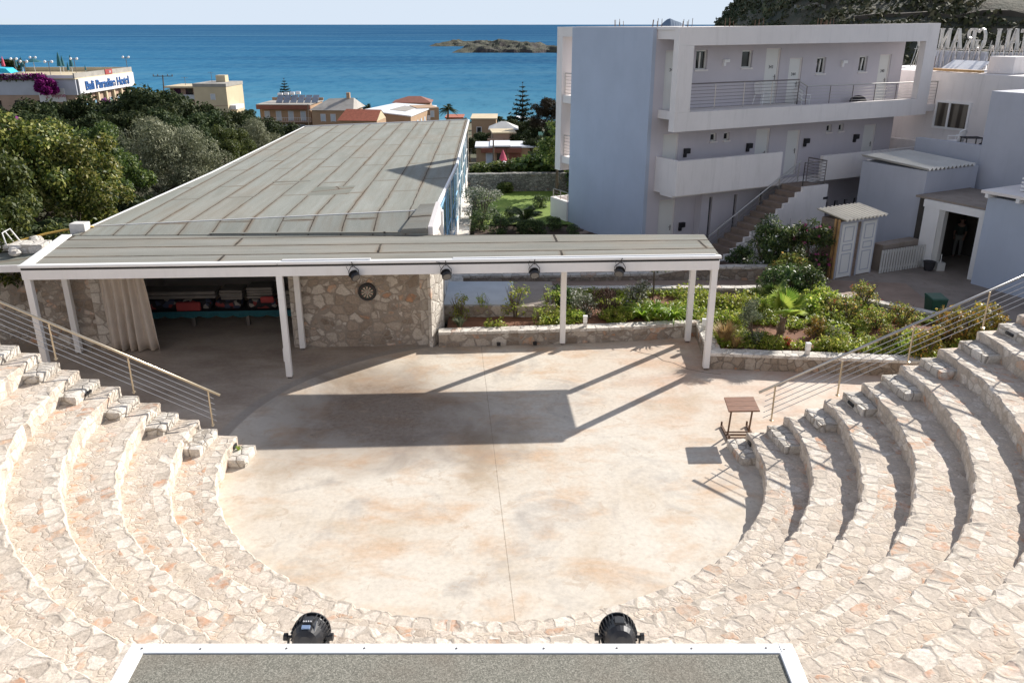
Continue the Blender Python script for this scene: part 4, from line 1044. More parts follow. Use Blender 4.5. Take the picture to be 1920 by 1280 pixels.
holed_wall('ground_wall',2.45,13.75,.6,3.28,.95,1.346,SLITS,M['stucco_lav'])
rf=MB().fbox(hw,.003,14.03,.31,6.9,9.31,9.42).build('roof',M['stucco_white'],apt)
# front frame
MB().fbox(hw,0,.70,0,.30,6.46,8.78).build('frame_column',M['stucco_white'],apt)
MB().fbox(hw,13.28,14.03,0,.30,6.46,8.83).build('frame_column',M['stucco_white'],apt)
MB().hex([hw(s,w,z) for (s,w,z) in [(0,0,8.782),(14.03,0,8.832),(14.03,.3,8.832),(0,.3,8.782),(0,0,9.40),(14.03,0,9.55),(14.03,.3,9.55),(0,.3,9.40)]]).build('frame_beam',M['stucco_white'],apt)
MB().hex([hw(s,w,z) for (s,w,z) in [(0,0,5.77),(14.03,0,5.77),(14.03,.3,5.77),(0,.3,5.77),(0,0,6.457),(14.03,0,6.457),(14.03,.3,6.457),(0,.3,6.457)]]).build('frame_beam',M['stucco_white'],apt)
MB().fbox(hw,.05,14.0,.302,1.347,8.99,9.305).build('roof_slab',M['stucco_white'],apt)
MB().fbox(hw,.28,6.6,.302,1.347,6.15,6.46).build('gallery_floor',M['stucco_white'],apt)
MB().fbox(hw,6.603,15.0,.302,1.347,5.86,6.15).build('gallery_floor',M['stucco_white'],apt)
# first floor gallery
def par(s0,s1,za,zb): return MB().fbox(hw,s0,s1,0,.16,za,zb).build('gallery_parapet',M['stucco_white'],apt)
par(.30,5.66,3.36,4.68); par(8.0,13.9,3.32,4.36)
MB().fbox(hw,.30,.46,.163,1.34,3.36,4.70).build('gallery_parapet',M['stucco_white'],apt)
MB().fbox(hw,.30,13.9,.165,.945,3.285,3.40).build('gallery_floor',M['stucco_white'],apt)
# rear frame and balconies seen past the blue wall
MB().fbox(hw,-.17,.45,7.72,8.17,3.28,9.0).build('frame_column',M['stucco_white'],apt)
MB().fbox(hw,-.17,.6,6.933,8.17,9.003,9.40).build('frame_beam',M['stucco_white'],apt)
MB().fbox(hw,-.1,12,6.933,7.715,6.26,6.59).build('rear_balcony',M['stucco_white'],apt)
MB().fbox(hw,-.1,12,6.933,7.715,3.63,3.94).build('rear_balcony',M['stucco_white'],apt)
MB().fbox(hw,-.25,12,6.933,8.38,.95,1.14).build('rear_balcony',M['stucco_white'],apt)
MB().fbox(hw,-.25,12,8.2,8.38,1.143,1.98).build('rear_balcony',M['stucco_white'],apt)
MB().fbox(hw,-.25,-.07,6.935,8.197,1.143,1.98).build('rear_balcony',M['stucco_white'],apt)
MB().fbox(hw,-.75,-.173,1.5,8.2,.4,.98).build('plinth_step',M['pathc'],apt)
def rail(fn_pts, h, n, mat_post, mat_rail, pr=.02, parent=None, posts=True, name='gallery_railing', spacing=1.6):
    """railing along a polyline: posts, top rail and n thin bars, one part with posts as sub-parts"""
    pts=[Vector(p) for p in fn_pts]; up=Vector((0,0,1)); mb=MB()
    mb.tube([p+up*h for p in pts],.028,8)
    for i in range(n): mb.tube([p+up*(h*(i+.6)/(n+.6)) for p in pts],.010,5)
    ob=mb.build(name,mat_rail,parent)
    for a,b in zip(pts,pts[1:]):
        L=(b-a).length; k=max(1,round(L/spacing))
        for i in range(k+1):
            if i==0 and a is not pts[0]: continue
            p=a+(b-a)*i/k; MB().tube([p,p+up*h],pr,7).build('railing_post',mat_post,ob)
    return ob
rail([hw(.95,1.3,6.46),hw(.95,.62,6.46),hw(6.75,.62,6.46)],1.05,7,M['steel'],M['darksteel'],parent=apt,spacing=1.75)
rail([hw(6.75,.62,6.40),hw(6.95,.36,6.22),hw(15.0,.36,6.16)],1.05,7,M['darksteel'],M['steel'],parent=apt,spacing=1.55)
for z in (6.59,3.94): rail([hw(.0,7.68,z),hw(.0,6.98,z)],1.0,6,M['steel'],M['steel'],parent=apt,name='balcony_railing',spacing=.7)
rail([hw(-.16,8.28,1.98),hw(-.16,7.0,1.98)],.42,2,M['steel'],M['darksteel'],parent=apt,name='balcony_railing',spacing=.8)
# doors
def door(s0,s1,w,z0,z1,num=None):
    d=MB().fbox(hw,s0+.05,s1-.05,w-.028,w-.003,z0,z1-.05).build('door',M['door_white'],apt)
    mb=MB(); mb.fbox(hw,s0,s0+.048,w-.06,w-.003,z0,z1); mb.fbox(hw,s1-.048,s1,w-.06,w-.003,z0,z1); mb.fbox(hw,s0+.05,s1-.05,w-.06,w-.003,z1-.048,z1); mb.build('door_frame',M['stucco_white'],d)
    mb=MB(); s=s1-.14; mb.fbox(hw,s-.02,s+.02,w-.04,w-.029,z0+.9,z0+1.12); mb.tube([hw(s,w-.03,z0+1.05),hw(s,w-.07,z0+1.05),hw(s-.11,w-.07,z0+1.05)],.012,6); mb.build('handle',M['darksteel'],d)
    if num: put_text('door_number',num,.19,.004,hw((s0+s1)/2,w-.034,z0+1.42),E1,UPZ,M['black'],d)
door(.48,1.30,1.47,6.46,8.59,'346'); door(5.52,6.32,1.47,6.46,8.61,'343'); door(6.84,7.58,1.47,6.15,8.22,'344'); door(12.2,12.95,1.47,6.15,8.27,'340')
door(.62,1.40,1.47,3.40,5.52); door(5.42,6.2,1.47,3.40,5.46); door(7.18,7.95,1.47,3.40,5.3); door(11.85,12.65,1.47,3.40,5.3)
door(.62,1.45,1.47,.75,2.95)
def window(s0,s1,w,z0,z1,open_=False,name='window'):
    """small tilt window in a deep reveal"""
    g=MB().fbox(hw,s0+.05,s1-.05,w-.012,w-.003,z0+.05,z1-.05).build(name,M['glass_dark'],apt)
    mb=MB(); d=.055
    mb.fbox(hw,s0,s0+.05,w-d,w-.003,z0,z1); mb.fbox(hw,s1-.05,s1,w-d,w-.003,z0,z1); mb.fbox(hw,s0+.05,s1-.05,w-d,w-.003,z1-.05,z1); mb.fbox(hw,s0+.05,s1-.05,w-d,w-.003,z0,z0+.05)
    mb.build('window_frame',M['door_white'],g)
    if open_:
        mb=MB(); mb.hex([hw(s0+.22,w-.06,z0+.06),hw(s0+.28,w-.06,z0+.06),hw(s0+.28,w-.03,z0+.06),hw(s0+.22,w-.03,z0+.06),hw(s0+.12,w-.2,z1-.08),hw(s0+.18,w-.2,z1-.08),hw(s0+.18,w-.17,z1-.08),hw(s0+.12,w-.17,z1-.08)])
        mb.build('sash',M['door_white'],g)
    MB().fbox(hw,s0-.03,s1+.03,w-.20,w-.152,z0-.05,z0+.012).build('sill',M['stucco_white'],g)
window(1.94,2.50,1.50,7.86,8.58,True); window(4.25,4.80,1.50,7.88,8.54); window(8.4,8.92,1.50,7.56,8.21,True); window(10.93,11.45,1.50,7.57,8.22,True)
for s in (2.98,3.67,9.48,10.22): window(s,s+.32,1.50,5.1,5.42)
def slit(s,z0,z1,w=.95,wd=.16):
    MB().fbox(hw,s-.01,s+wd+.01,w+.12,w+.14,z0-.01,z1+.01).build('slit_window',M['glass_dark'],apt)
slit(2.85,.9,2.95); slit(4.17,1.3,2.93); slit(5.6,2.05,2.93)
for i in range(5): slit(9.5+.62*i,1.25,2.12,.95,.22)
def wall_lamp(s,w,z,mat,h=.2):
    a=MB().fbox(hw,s-.13,s+.13,w-.14,w-.003,z,z+h).build('wall_lamp',mat,apt,bevel=.01)
    MB().fbox(hw,s-.13,s-.02,w-.10,w-.003,z-.14,z-.002).build('lamp_base',mat,a)
for s in (1.78,5.05,8.3,11.35): wall_lamp(s,1.35,4.72,M['black'])
wall_lamp(1.8,1.35,1.75,M['black'])
wall_lamp(3.4,1.35,8.12,M['white'],.11); wall_lamp(9.95,1.35,7.95,M['white'],.11)
wall_lamp(7.05,-1.1,2.85,M['blackmetal'],.1)
# starter bars on the roof
rg=random.Random(3)
for (s,w) in [(1.2,5.8),(.35,2.1),(.9,1.0),(3.1,1.2),(4.6,1.2),(8.1,1.3),(8.6,1.3),(12.8,5.5)]:
    mb=MB()
    for i in range(5):
        a=hw(s+.11*i,w+.1*(i%2),9.42); mb.tube([a,a+Vector((rg.uniform(-.03,.03),0,rg.uniform(.20,.34)))],.012,5)
    mb.build('starter_bars',M['rust'],rf)
# outside stair
st=MB(); NS=14
s_top,z_top,s_bot,z_bot=5.75,3.40,1.35,.72
for i in range(NS):
    sa=s_top-(s_top-s_bot)*i/NS; sb=s_top-(s_top-s_bot)*(i+1)/NS; z=z_top-(z_top-z_bot)*(i+1)/(NS)
    st.fbox(hw,sb,sa,-1.10,-.02,z-.22 if i>0 else z-.3,z)
st.fbox(hw,s_top+.002,7.12,-1.10,-.02,3.18,3.40)
stair=st.build('staircase',paint('stair paving',(.22,.165,.13),.8,.2,2),apt)
mb=MB(); vs=[(7.125,.5),(7.125,3.45)]
for i in range(NS):
    sa=s_top-(s_top-s_bot)*i/NS; z=z_top-(z_top-z_bot)*i/NS+.05; zn=z_top-(z_top-z_bot)*(i+1)/NS+.05
    vs += [(sa-.02,z),(sa-.02,zn)]
vs += [(s_bot-.05,zn),(s_bot-.05,.5)]
nv=len(vs); mb.add([hw(s,-1.22,z) for s,z in vs]+[hw(s,-1.103,z) for s,z in vs],[tuple(range(nv)),tuple(range(2*nv-1,nv-1,-1))]+[(i,(i+1)%nv,nv+(i+1)%nv,nv+i) for i in range(nv)])
mb.build('stair_side_wall',M['stucco_white'],stair)
mb=MB(); 
a=hw(6.7,-.06,4.28); b=hw(2.05,-.06,1.62)
mb.tube([a,b],.032,8)
for i in range(1,6): mb.tube([a-Vector((0,0,.17*i)),b-Vector((0,0,.17*i))],.011,5)
for k in range(5):
    p=a+(b-a)*(k+.1)/4.6; mb.tube([p,p-Vector((0,0,1.0))],.02,6)
mb.build('stair_railing',M['steel'],stair)
mb=MB(); q=[hw(5.85,-1.05,3.4),hw(7.05,-1.05,3.4),hw(7.05,-.1,3.4)]
for i in range(8): mb.tube([p+Vector((0,0,.13+.135*i)) for p in q],.011 if i<7 else .028,6)
for p in q+[hw(5.85,-1.05,3.4)]: mb.tube([p,p+Vector((0,0,1.1))],.022,6)
mb.build('landing_railing',M['darksteel'],stair)

# plastic chairs on the gallery
def plastic_chair():
    t=thing('plastic_chair','white plastic garden chair','chair')
    MB().hex([(-.22,-.22,.42),(.22,-.22,.42),(.2,.2,.40),(-.2,.2,.40),(-.23,-.23,.45),(.23,-.23,.45),(.21,.21,.43),(-.21,.21,.43)]).build('seat',M['plastic_white'],t,bevel=.01)
    mb=MB(); vs=[]
    for i in range(9):
        a=-1+2*i/8; h=.88-.08*a*a
        mb.tube([(a*.2,.2+.03*(1-a*a),.43),(a*.22,.27+.05*(1-a*a),h)],.016 if i not in (0,8) else .022,6)
    mb.tube([(-.22,.27,.80),(-.12,.31,.87),(0,.32,.89),(.12,.31,.87),(.22,.27,.80)],.03,6); mb.build('backrest',M['plastic_white'],t)
    for sx in (-1,1):
        MB().tube([(sx*.2,-.19,.44),(sx*.24,-.24,0)],[.025,.018],6).build('leg',M['plastic_white'],t)
        MB().tube([(sx*.19,.19,.42),(sx*.23,.28,0)],[.025,.018],6).build('leg',M['plastic_white'],t)
        MB().tube([(sx*.24,-.2,.44),(sx*.26,-.2,.62),(sx*.26,.1,.65),(sx*.22,.25,.66)],.02,6).build('armrest',M['plastic_white'],t)
    return t
pc=plastic_chair()
place(pc,hw(5.15,.95,6.47),TH+PI*.55,1.12,'white plastic chair facing along the gallery, left of the door numbered 343','plastic chairs on the galleries')
place(pc,hw(7.25,.85,6.16),TH+PI*.5,1.12,'white plastic chair behind the jog in the gallery railing, right of the door numbered 344','plastic chairs on the galleries')
simple('dark_bundle','dark grey rounded bundle lying on the upper gallery floor','bundle',MB().ball(hw(10.6,.85,6.38),.42,.32,.3,12),M['darkcloth'],None,0,True,origin=hw(10.6,.85,6.16))

# ------------------------------------------------------------------ annexes on the right
box=thing('utility_annex','grey blue flat fronted annex with corrugated translucent roof beside the stair','annex',hw2(10.5,-2,.7))
MB().fbox(hw2,9.2,12.3,-4.05,-1.0,.5,4.22).build('wall',M['stucco_greyblue'],box)
def corr(fn,s0,s1,w0,w1,z0,z1,along='w',pitch=.16,amp=.035,mat=None,name='corrugated_roof',parent=None):
    mb=MB(); n=int((s1-s0)/pitch*8); vs=[]
    for i in range(n+1):
        s=s0+(s1-s0)*i/n; d=amp*math.cos(2*PI*(s-s0)/pitch)
        for k in (0,1): vs.append(fn(s,w0 if k==0 else w1,(z0 if k==0 else z1)+d))
    mb.add(vs,[(2*i,2*i+2,2*i+3,2*i+1) for i in range(n)])
    o=mb.build(name,mat,parent,recalc=False); sd=o.modifiers.new('thickness','SOLIDIFY'); sd.thickness=.012; return o
M['corr']=paint('pale corrugated sheet',(.60,.56,.48),.5,.1,.8,dirt=(.40,.36,.29),dirt_amt=.5)
M['corr2']=paint('grey corrugated sheet',(.56,.55,.52),.5,.1,.8)
corr(hw2,9.12,12.0,-4.12,-.95,4.29,4.44,mat=M['corr2'],parent=box,pitch=.24,amp=.05)
M['shade_lining']=paint('shade toned store lining',(.07,.062,.055),.95,.2,1)  # dimness of the store interior put into the colour of its surfaces
gar=thing('garage','grey blue store with white framed open doorway and dark interior','garage',hw2(8.8,-6,.7))
MB().fbox(hw2,8.7,8.95,-5.2,-4.55,.6,3.0).build('door_jamb',M['white'],gar)
MB().fbox(hw2,8.7,8.95,-7.08,-6.78,.6,3.0).build('door_jamb',M['white'],gar)
MB().fbox(hw2,8.68,8.97,-7.1,-4.5,3.003,3.28).build('door_header',M['white'],gar)
MB().fbox(hw2,8.72,8.93,-5.42,-5.21,.62,2.99).build('folded_door',M['corr2'],gar)
MB().fbox(hw2,8.75,12.0,-7.12,-4.06,3.283,3.36).build('roof',M['yard'],gar)
MB().fbox(hw2,11.8,12.0,-7.1,-4.1,.5,3.28).build('wall',M['stucco_greyblue'],gar)
MB().fbox(hw2,8.98,11.8,-4.35,-4.1,.5,3.28).build('wall',M['shade_lining'],gar)
MB().fbox(hw2,11.7,11.797,-7.09,-4.36,.5,3.28).build('rear_shade_sheet',M['shade_lining'],gar)  # dark sheet before the rear wall, its colour stands in for shade
MB().fbox(hw2,9.0,11.69,-7.09,-4.36,.56,.70).build('floor_slab',M['shade_lining'],gar)
MB().fbox(hw2,8.98,11.8,-7.2,-7.1,.5,3.28).build('wall',M['shade_lining'],gar)
simple('yellow_sack','dim yellow sack lying inside the dark garage doorway','sack',MB().ball(hw2(10.8,-6.2,1.35),.6,.45,.3,12),paint('yellow sack',(.35,.30,.03),.8,.1),None,0,True,origin=hw2(10.8,-6.2,.72))
simple('work_table','low dark table under the yellow sack inside the garage','table',MB().fbox(hw2,10.3,11.3,-6.7,-5.8,1.1,1.14).fbox(hw2,10.32,10.38,-6.68,-6.62,.7,1.098).fbox(hw2,11.2,11.26,-6.68,-6.62,.7,1.098).fbox(hw2,10.32,10.38,-5.88,-5.82,.7,1.098).fbox(hw2,11.2,11.26,-5.88,-5.82,.7,1.098),M['darkcloth'],origin=hw2(10.8,-6.2,.7))
t=thing('bucket','small dark bucket with grey tools at the left jamb of the garage door','bucket',hw2(8.45,-5.35,.72))
c=hw2(8.45,-5.35,.72); mb=MB(); mb.lathe(c,[(.17,0),(.24,.36),(.25,.37),(.22,.34)],14); mb.build('pail',M['darkcloth'],t)
mb=MB(); mb.box(c.x+.3,c.x+.62,c.y-.1,c.y+.25,0.0,.34); mb.tube([c+Vector((.45,0,.3)),c+Vector((.5,.1,.65))],.02,6); mb.build('tool_box',M['corr2'],t)
rw=thing('blue_annex','pale blue rendered store wall with white roof beams at the right edge','annex',hw2(8.2,-9,.6))
MB().fbox(hw2,8.28,11.5,-14,-7.22,.3,3.88).build('wall',M['stucco_blue'],rw)
MB().fbox(hw2,8.0,11.5,-14,-7.1,4.02,4.12).build('roof',M['stucco_white'],rw)
for i in range(5): MB().fbox(hw2,7.98,11.4,-7.4-1.1*i,-7.28-1.1*i,3.885,4.015).build('roof_beam',M['white'],rw)
mb=MB()
for i in range(4): mb.fbox(hw2,8.9,10.2,-9.6,-7.9,4.14+.13*i,4.20+.13*i)
simple('slatted_crate','white slatted crate on the roof of the blue store','crate',mb,M['white'],origin=hw2(9.5,-8.8,4.13))
mb=MB(); mb.fbox(hw2,8.95,10.15,-9.55,-7.95,4.66,4.72); simple('green_mat','dark green mat laid over the white slatted crate','mat',mb,M['bin'],origin=hw2(9.5,-8.8,4.66))

def mat_curtain():
    m,nt,b=new_mat('striped curtain behind glass'); p=pos(nt)
    wv=nd(nt,'TexWave',{'Vector':p,'Scale':3.2,'Distortion':1.0,'Detail':2.0},bands_direction='DIAGONAL')
    z0=vmul(nt,p,(1,1,.02)); nt.links.new(z0,wv.inputs['Vector'])
    nt.links.new(ramp(nt,wv.outputs[1],[(.2,(.055,.045,.035)),(.8,(.17,.15,.12))]),b.inputs['Base Color']); b.inputs['Roughness'].default_value=.2
    return m
main=thing('white_annex','white rendered annex with a curtained double window and cluttered flat roof','building',hw(16,-2,.7))
MB().fbox(hw,15.0,26,-6.0,5.4,.3,7.52).build('wall',M['stucco_white'],main)
MB().fbox(hw,18.55,18.8,.75,3.6,7.523,8.30).build('roof_upstand',M['stucco_greyblue'],main)
MB().fbox(hw,18.55,18.8,-2.2,.45,7.523,8.30).build('roof_upstand',M['stucco_greyblue'],main)
MB().fbox(hw,14.6,14.997,-6,2.2,.3,4.5).build('terrace_edge',M['stucco_white'],main)
wn=MB().fbox(hw,14.97,14.997,-1.36,.15,5.22,6.24).build('window',mat_curtain(),main)
mb=MB(); d=(14.93,14.968)
mb.fbox(hw,14.93,14.998,-1.46,-1.365,5.13,6.33); mb.fbox(hw,14.93,14.998,.155,.25,5.13,6.33); mb.fbox(hw,14.93,14.998,-1.362,.152,6.245,6.33); mb.fbox(hw,14.93,14.998,-1.362,.152,5.13,5.215); mb.fbox(hw,14.93,14.998,-.50,-.41,5.218,6.242)
mb.build('window_frame',M['white'],wn)
blk=thing('tower_annex','tall grey blue rendered block with a low terrace parapet behind the garage','annex',hw(12.5,-6,.7))
MB().fbox(hw,12.02,18,-14,-4.18,.3,7.10).build('wall',M['stucco_greyblue'],blk)
MB().fbox(hw,12.32,14.59,-4.175,-1.25,.3,4.55).build('terrace_floor',M['tile_floor'],blk)
MB().fbox(hw,12.02,12.315,-4.175,-1.22,.3,5.02).build('parapet',M['stucco_greyblue'],blk)
place(pc,hw(12.75,-2.55,4.57),TH+PI,1.1,'white plastic chair on the terrace behind the grey parapet under the curtained window','plastic chairs on the galleries')
t=thing('terrace_table','small dark table on the terrace beside a white chair','table',hw(12.8,-3.2,4.57)); c=hw(12.8,-3.2,4.57)
MB().box(c.x-.4,c.x+.4,c.y-.3,c.y+.3,c.z+.66,c.z+.70).build('tabletop',M['darkcloth'],t)
for sx in (-1,1):
    for sy in (-1,1): MB().box(c.x+sx*.35-.02,c.x+sx*.35+.02,c.y+sy*.25-.02,c.y+sy*.25+.02,c.z,c.z+.66).build('leg',M['darksteel'],t)
simple('dark_cushion','black cushion on the terrace next to the tall grey block','cushion',MB().ball(hw(12.8,-3.85,4.95),.32,.25,.16,10),M['darkcloth'],None,0,True,origin=hw(12.8,-3.85,4.57))
# clutter on the white annex roof
c=hw(16.2,-2.3,7.52)
simple('water_tank_box','white cube shaped roof cabinet with grey side, right end of the flat roof','cabinet',MB().fbox(hw,15.9,17.2,-2.4,-1.25,7.53,8.22),M['stucco_white'],origin=c,bevel=.02)
for i,(s,w,lab) in enumerate([(15.5,-.75,'tilted white panel nearest the roof cabinet'),(15.6,-.1,'tilted white panel, middle one of the roof pile'),(15.7,.6,'tilted white panel at the left end of the roof pile')]):
    mb=MB(); mb.hex([hw(s,w-.3,7.56),hw(s,w+.3,7.56),hw(s+.9,w+.3,7.95),hw(s+.9,w-.3,7.95),hw(s,w-.3,7.60),hw(s,w+.3,7.60),hw(s+.9,w+.3,7.99),hw(s+.9,w-.3,7.99)])
    simple('roof_panel',lab,'panel',mb,M['whiteroof'],'white panels on the annex roof',origin=hw(s,w,7.55))
simple('roof_plank','long brown plank lying on the edge of the white annex roof','plank',MB().fbox(hw,15.1,15.35,-1.5,1.2,7.56,7.66),M['timber'],origin=hw(15.2,0,7.56))
mb=MB()
for i in range(5): mb.tube([hw(15.4+.1*i,1.75-.12*i,7.52),hw(15.4+.1*i,1.75-.12*i,8.15)],.014,5)
simple('starter_bars','cluster of rusty rods standing on the annex roof beside the white frame','rods',mb,M['rust'],origin=hw(15.5,1.6,7.52))

# roof sign seen from behind: TALL GRAND
sg=thing('roof_sign','tall serif letter roof sign TALL GRAND seen from behind on steel struts','sign',hw(18.5,1,7.52))
HL=.98; bw=.24
def stroke(mb,pts,wd=bw,dp=.16):
    for a,b in zip(pts,pts[1:]):
        A=letter_pt(*a); B=letter_pt(*b); d=(B-A)
        if d.length<1e-4: continue
        side=d.normalized().cross(E1).normalized()*wd/2; dd=E1*dp/2
        mb.hex([A-side-dd,A+side-dd,A+side+dd,A-side+dd,B-side-dd,B+side-dd,B+side+dd,B-side+dd])
LET={'T':[[(.5,0),(.5,1)],[(.05,.97),(.95,.97)],[(.08,.97),(.05,.82)],[(.92,.97),(.95,.82)],[(.32,.02),(.68,.02)]],
'A':[[(.06,0),(.46,1)],[(.46,1),(.9,0)],[(.22,.36),(.74,.36)],[(-.05,.02),(.2,.02)],[(.74,.02),(1.02,.02)]],
'L':[[(.25,0),(.25,1)],[(.05,.98),(.45,.98)],[(.05,.03),(.85,.03)],[(.85,.03),(.88,.22)]],
'G':[[(.85,.82),(.7,.96),(.5,1),(.28,.93),(.13,.75),(.08,.5),(.13,.25),(.28,.07),(.5,0),(.7,.05),(.82,.14)],[(.82,.14),(.82,.42)],[(.62,.43),(.98,.43)],[(.85,.82),(.87,.98)]],
'R':[[(.2,0),(.2,1)],[(.02,.98),(.2,.98),(.55,.98),(.74,.88),(.76,.72),(.66,.57),(.45,.5),(.2,.5)],[(.45,.5),(.86,.02)],[(.02,.02),(.38,.02)],[(.8,.02),(1.0,.02)]],
'N':[[(.15,0),(.15,1)],[(.15,1),(.85,0)],[(.85,0),(.85,1)],[(0,.98),(.18,.98)],[(.68,.98),(1.02,.98)],[(.0,.02),(.32,.02)]],
'D':[[(.18,0),(.18,1)],[(.02,.98),(.45,.98),(.7,.88),(.85,.68),(.88,.5),(.85,.32),(.7,.12),(.45,.02),(.02,.02)]]}
# measured in the photo: letter centres along w (towards the left), all standing on row z
for ch,wc,wd in [('T',-1.02,.44),('A',-.56,.46),('L',-.13,.42),('L',.33,.42),('G',1.06,.50),('R',1.58,.50),('A',2.26,.50),('N',2.92,.56),('D',4.15,.50)]:
    letter_pt=lambda x,y: hw(18.5,wc+(x-.5)*wd,8.42+y*HL/K)
    mb=MB()
    for s in LET[ch]: stroke(mb,s,.085 if len(s)>3 else (.11 if abs(s[0][0]-s[1][0])<.6 and abs(s[0][1]-s[1][1])>.5 else .055))
    mb.build('letter_'+ch.lower(),M['letter'],sg)
    mb=MB()
    for dx in (-.13,.13):
        mb.bar(hw(18.46,wc+dx,7.53),hw(18.46,wc+dx,8.5),.03,.03); mb.bar(hw(18.2,wc+dx*1.6,7.53),hw(18.44,wc+dx,8.8),.03,.03); mb.bar(hw(18.42,wc+dx*2,7.53),hw(18.42,wc,8.6),.025,.025)
    mb.build('strut',M['steel'],sg)
mb=MB(); mb.bar(hw(18.48,-1.4,8.40),hw(18.48,4.5,8.36),.035,.035); mb.build('base_rail',M['steel'],sg)

# ------------------------------------------------------------------ shed, picket panel, bin
shed=thing('garden_shed','plywood shed with corrugated roof and two white panel doors by the courtyard','shed',hw2(5.2,-4.0,.7))
s0,s1,w0,w1,zb=4.30,6.22,-4.50,-3.60,.70; zf=2.98
MB().fbox(hw2,s0,s1,w0+.02,w1,zb,zf-.1).build('walls',M['shedwood'],shed)
for (a,b) in ((s0+.07,s0+.80),(s1-.78,s1-.06)):
    d=MB().fbox(hw2,a,b,w0-.03,w0+.015,zb+.05,zf-.22).build('door',M['door_white'],shed)
    mb=MB()
    for (za,zc) in ((.2,.95),(1.05,1.3),(1.4,1.95)):
        x0,x1=a+.12,b-.12
        mb.fbox(hw2,x0,x1,w0-.045,w0-.032,zb+za,zb+za+.03); mb.fbox(hw2,x0,x1,w0-.045,w0-.032,zb+zc-.03,zb+zc); mb.fbox(hw2,x0,x0+.03,w0-.045,w0-.032,zb+za+.032,zb+zc-.032); mb.fbox(hw2,x1-.03,x1,w0-.045,w0-.032,zb+za+.032,zb+zc-.032)
    mb.build('door_moulding',M['stucco_greyblue'],d)
mb=MB(); 
for s in (s0+.02,s0+.84,s1-.82,s1-.02): mb.fbox(hw2,s-.03,s+.03,w0-.02,w0+.018,zb,zf-.15)
mb.fbox(hw2,s0+.05,s1-.05,w0-.024,w0+.017,zf-.21,zf-.12); mb.build('door_posts',M['stucco_greyblue'],shed)
for w in (w0+.06,w0+.22): MB().fbox(hw2,s0-.06,s0-.004,w-.04,w+.04,zb,zf-.05).build('corner_batten',M['timber'],shed)
corr(hw2,s0-.12,s1+.18,w0-.28,w1+.22,zf-.02,zf+.16,mat=M['corr'],parent=shed,pitch=.2,amp=.04)
pk=thing('picket_fence','low grey slatted panel fence between the shed and the garage','fence',hw2(7.5,-4.8,.7))
N=17; A=hw2(6.45,-4.78,.72); B=hw2(8.62,-4.92,.72); ux=(B-A).normalized(); nn=Vector((-ux.y,ux.x,0))
for i in range(N):
    p=A+(B-A)*i/(N-1); mb=MB(); mb.hex([p-ux*.045,p+ux*.045,p+ux*.045+nn*.03,p-ux*.045+nn*.03]+[q+Vector((0,0,.95)) for q in (p-ux*.045,p+ux*.045,p+ux*.045+nn*.03,p-ux*.045+nn*.03)]); mb.build('slat',M['corr2'],pk)
for z in (.12,.80):
    mb=MB(); mb.hex([A+nn*.033,B+nn*.033,B+nn*.07,A+nn*.07]+[q+Vector((0,0,.09)) for q in (A+nn*.033,B+nn*.033,B+nn*.07,A+nn*.07)]); 
    for i in range(len(mb.v)): mb.v[i]=mb.v[i]+Vector((0,0,z))
    mb.build('crossbar',M['corr2'],pk)
simple('storage_chest','low pale topped chest behind the grey slatted fence','chest',MB().fbox(hw2,6.7,8.75,-4.55,-4.08,.6,1.72),M['yard'],origin=hw2(7.5,-4.3,.7),bevel=.02)
wb=thing('wheelie_bin','dark green wheelie bin standing in the courtyard behind the yellowing shrubs','bin')
c=Vector((14.6,27.2,0)); LOC[wb]=c; wb.location=c
MB().hex([c+Vector(p) for p in [(-.32,-.36,.06),(.32,-.36,.06),(.32,.34,.06),(-.32,.34,.06),(-.40,-.46,1.0),(.40,-.46,1.0),(.40,.42,1.0),(-.40,.42,1.0)]]).build('body',M['bin'],wb,bevel=.03)
MB().hex([c+Vector(p) for p in [(-.43,-.50,1.01),(.43,-.50,1.01),(.43,.46,1.03),(-.43,.46,1.03),(-.38,-.42,1.07),(.38,-.42,1.07),(.40,.42,1.13),(-.40,.42,1.13)]]).build('lid',M['bin'],wb,bevel=.02)
for sx in (-1,1): MB().lathe(c+Vector((sx*.34,.36,.12)),[(.12,0),(.12,.06)],14,(sx,0,0)).build('wheel',M['black'],wb)
MB().tube([c+Vector((-.36,.47,.96)),c+Vector((.36,.47,.96))],.022,8).build('handle',M['black'],wb)

wb.scale=(.68,.68,.72)

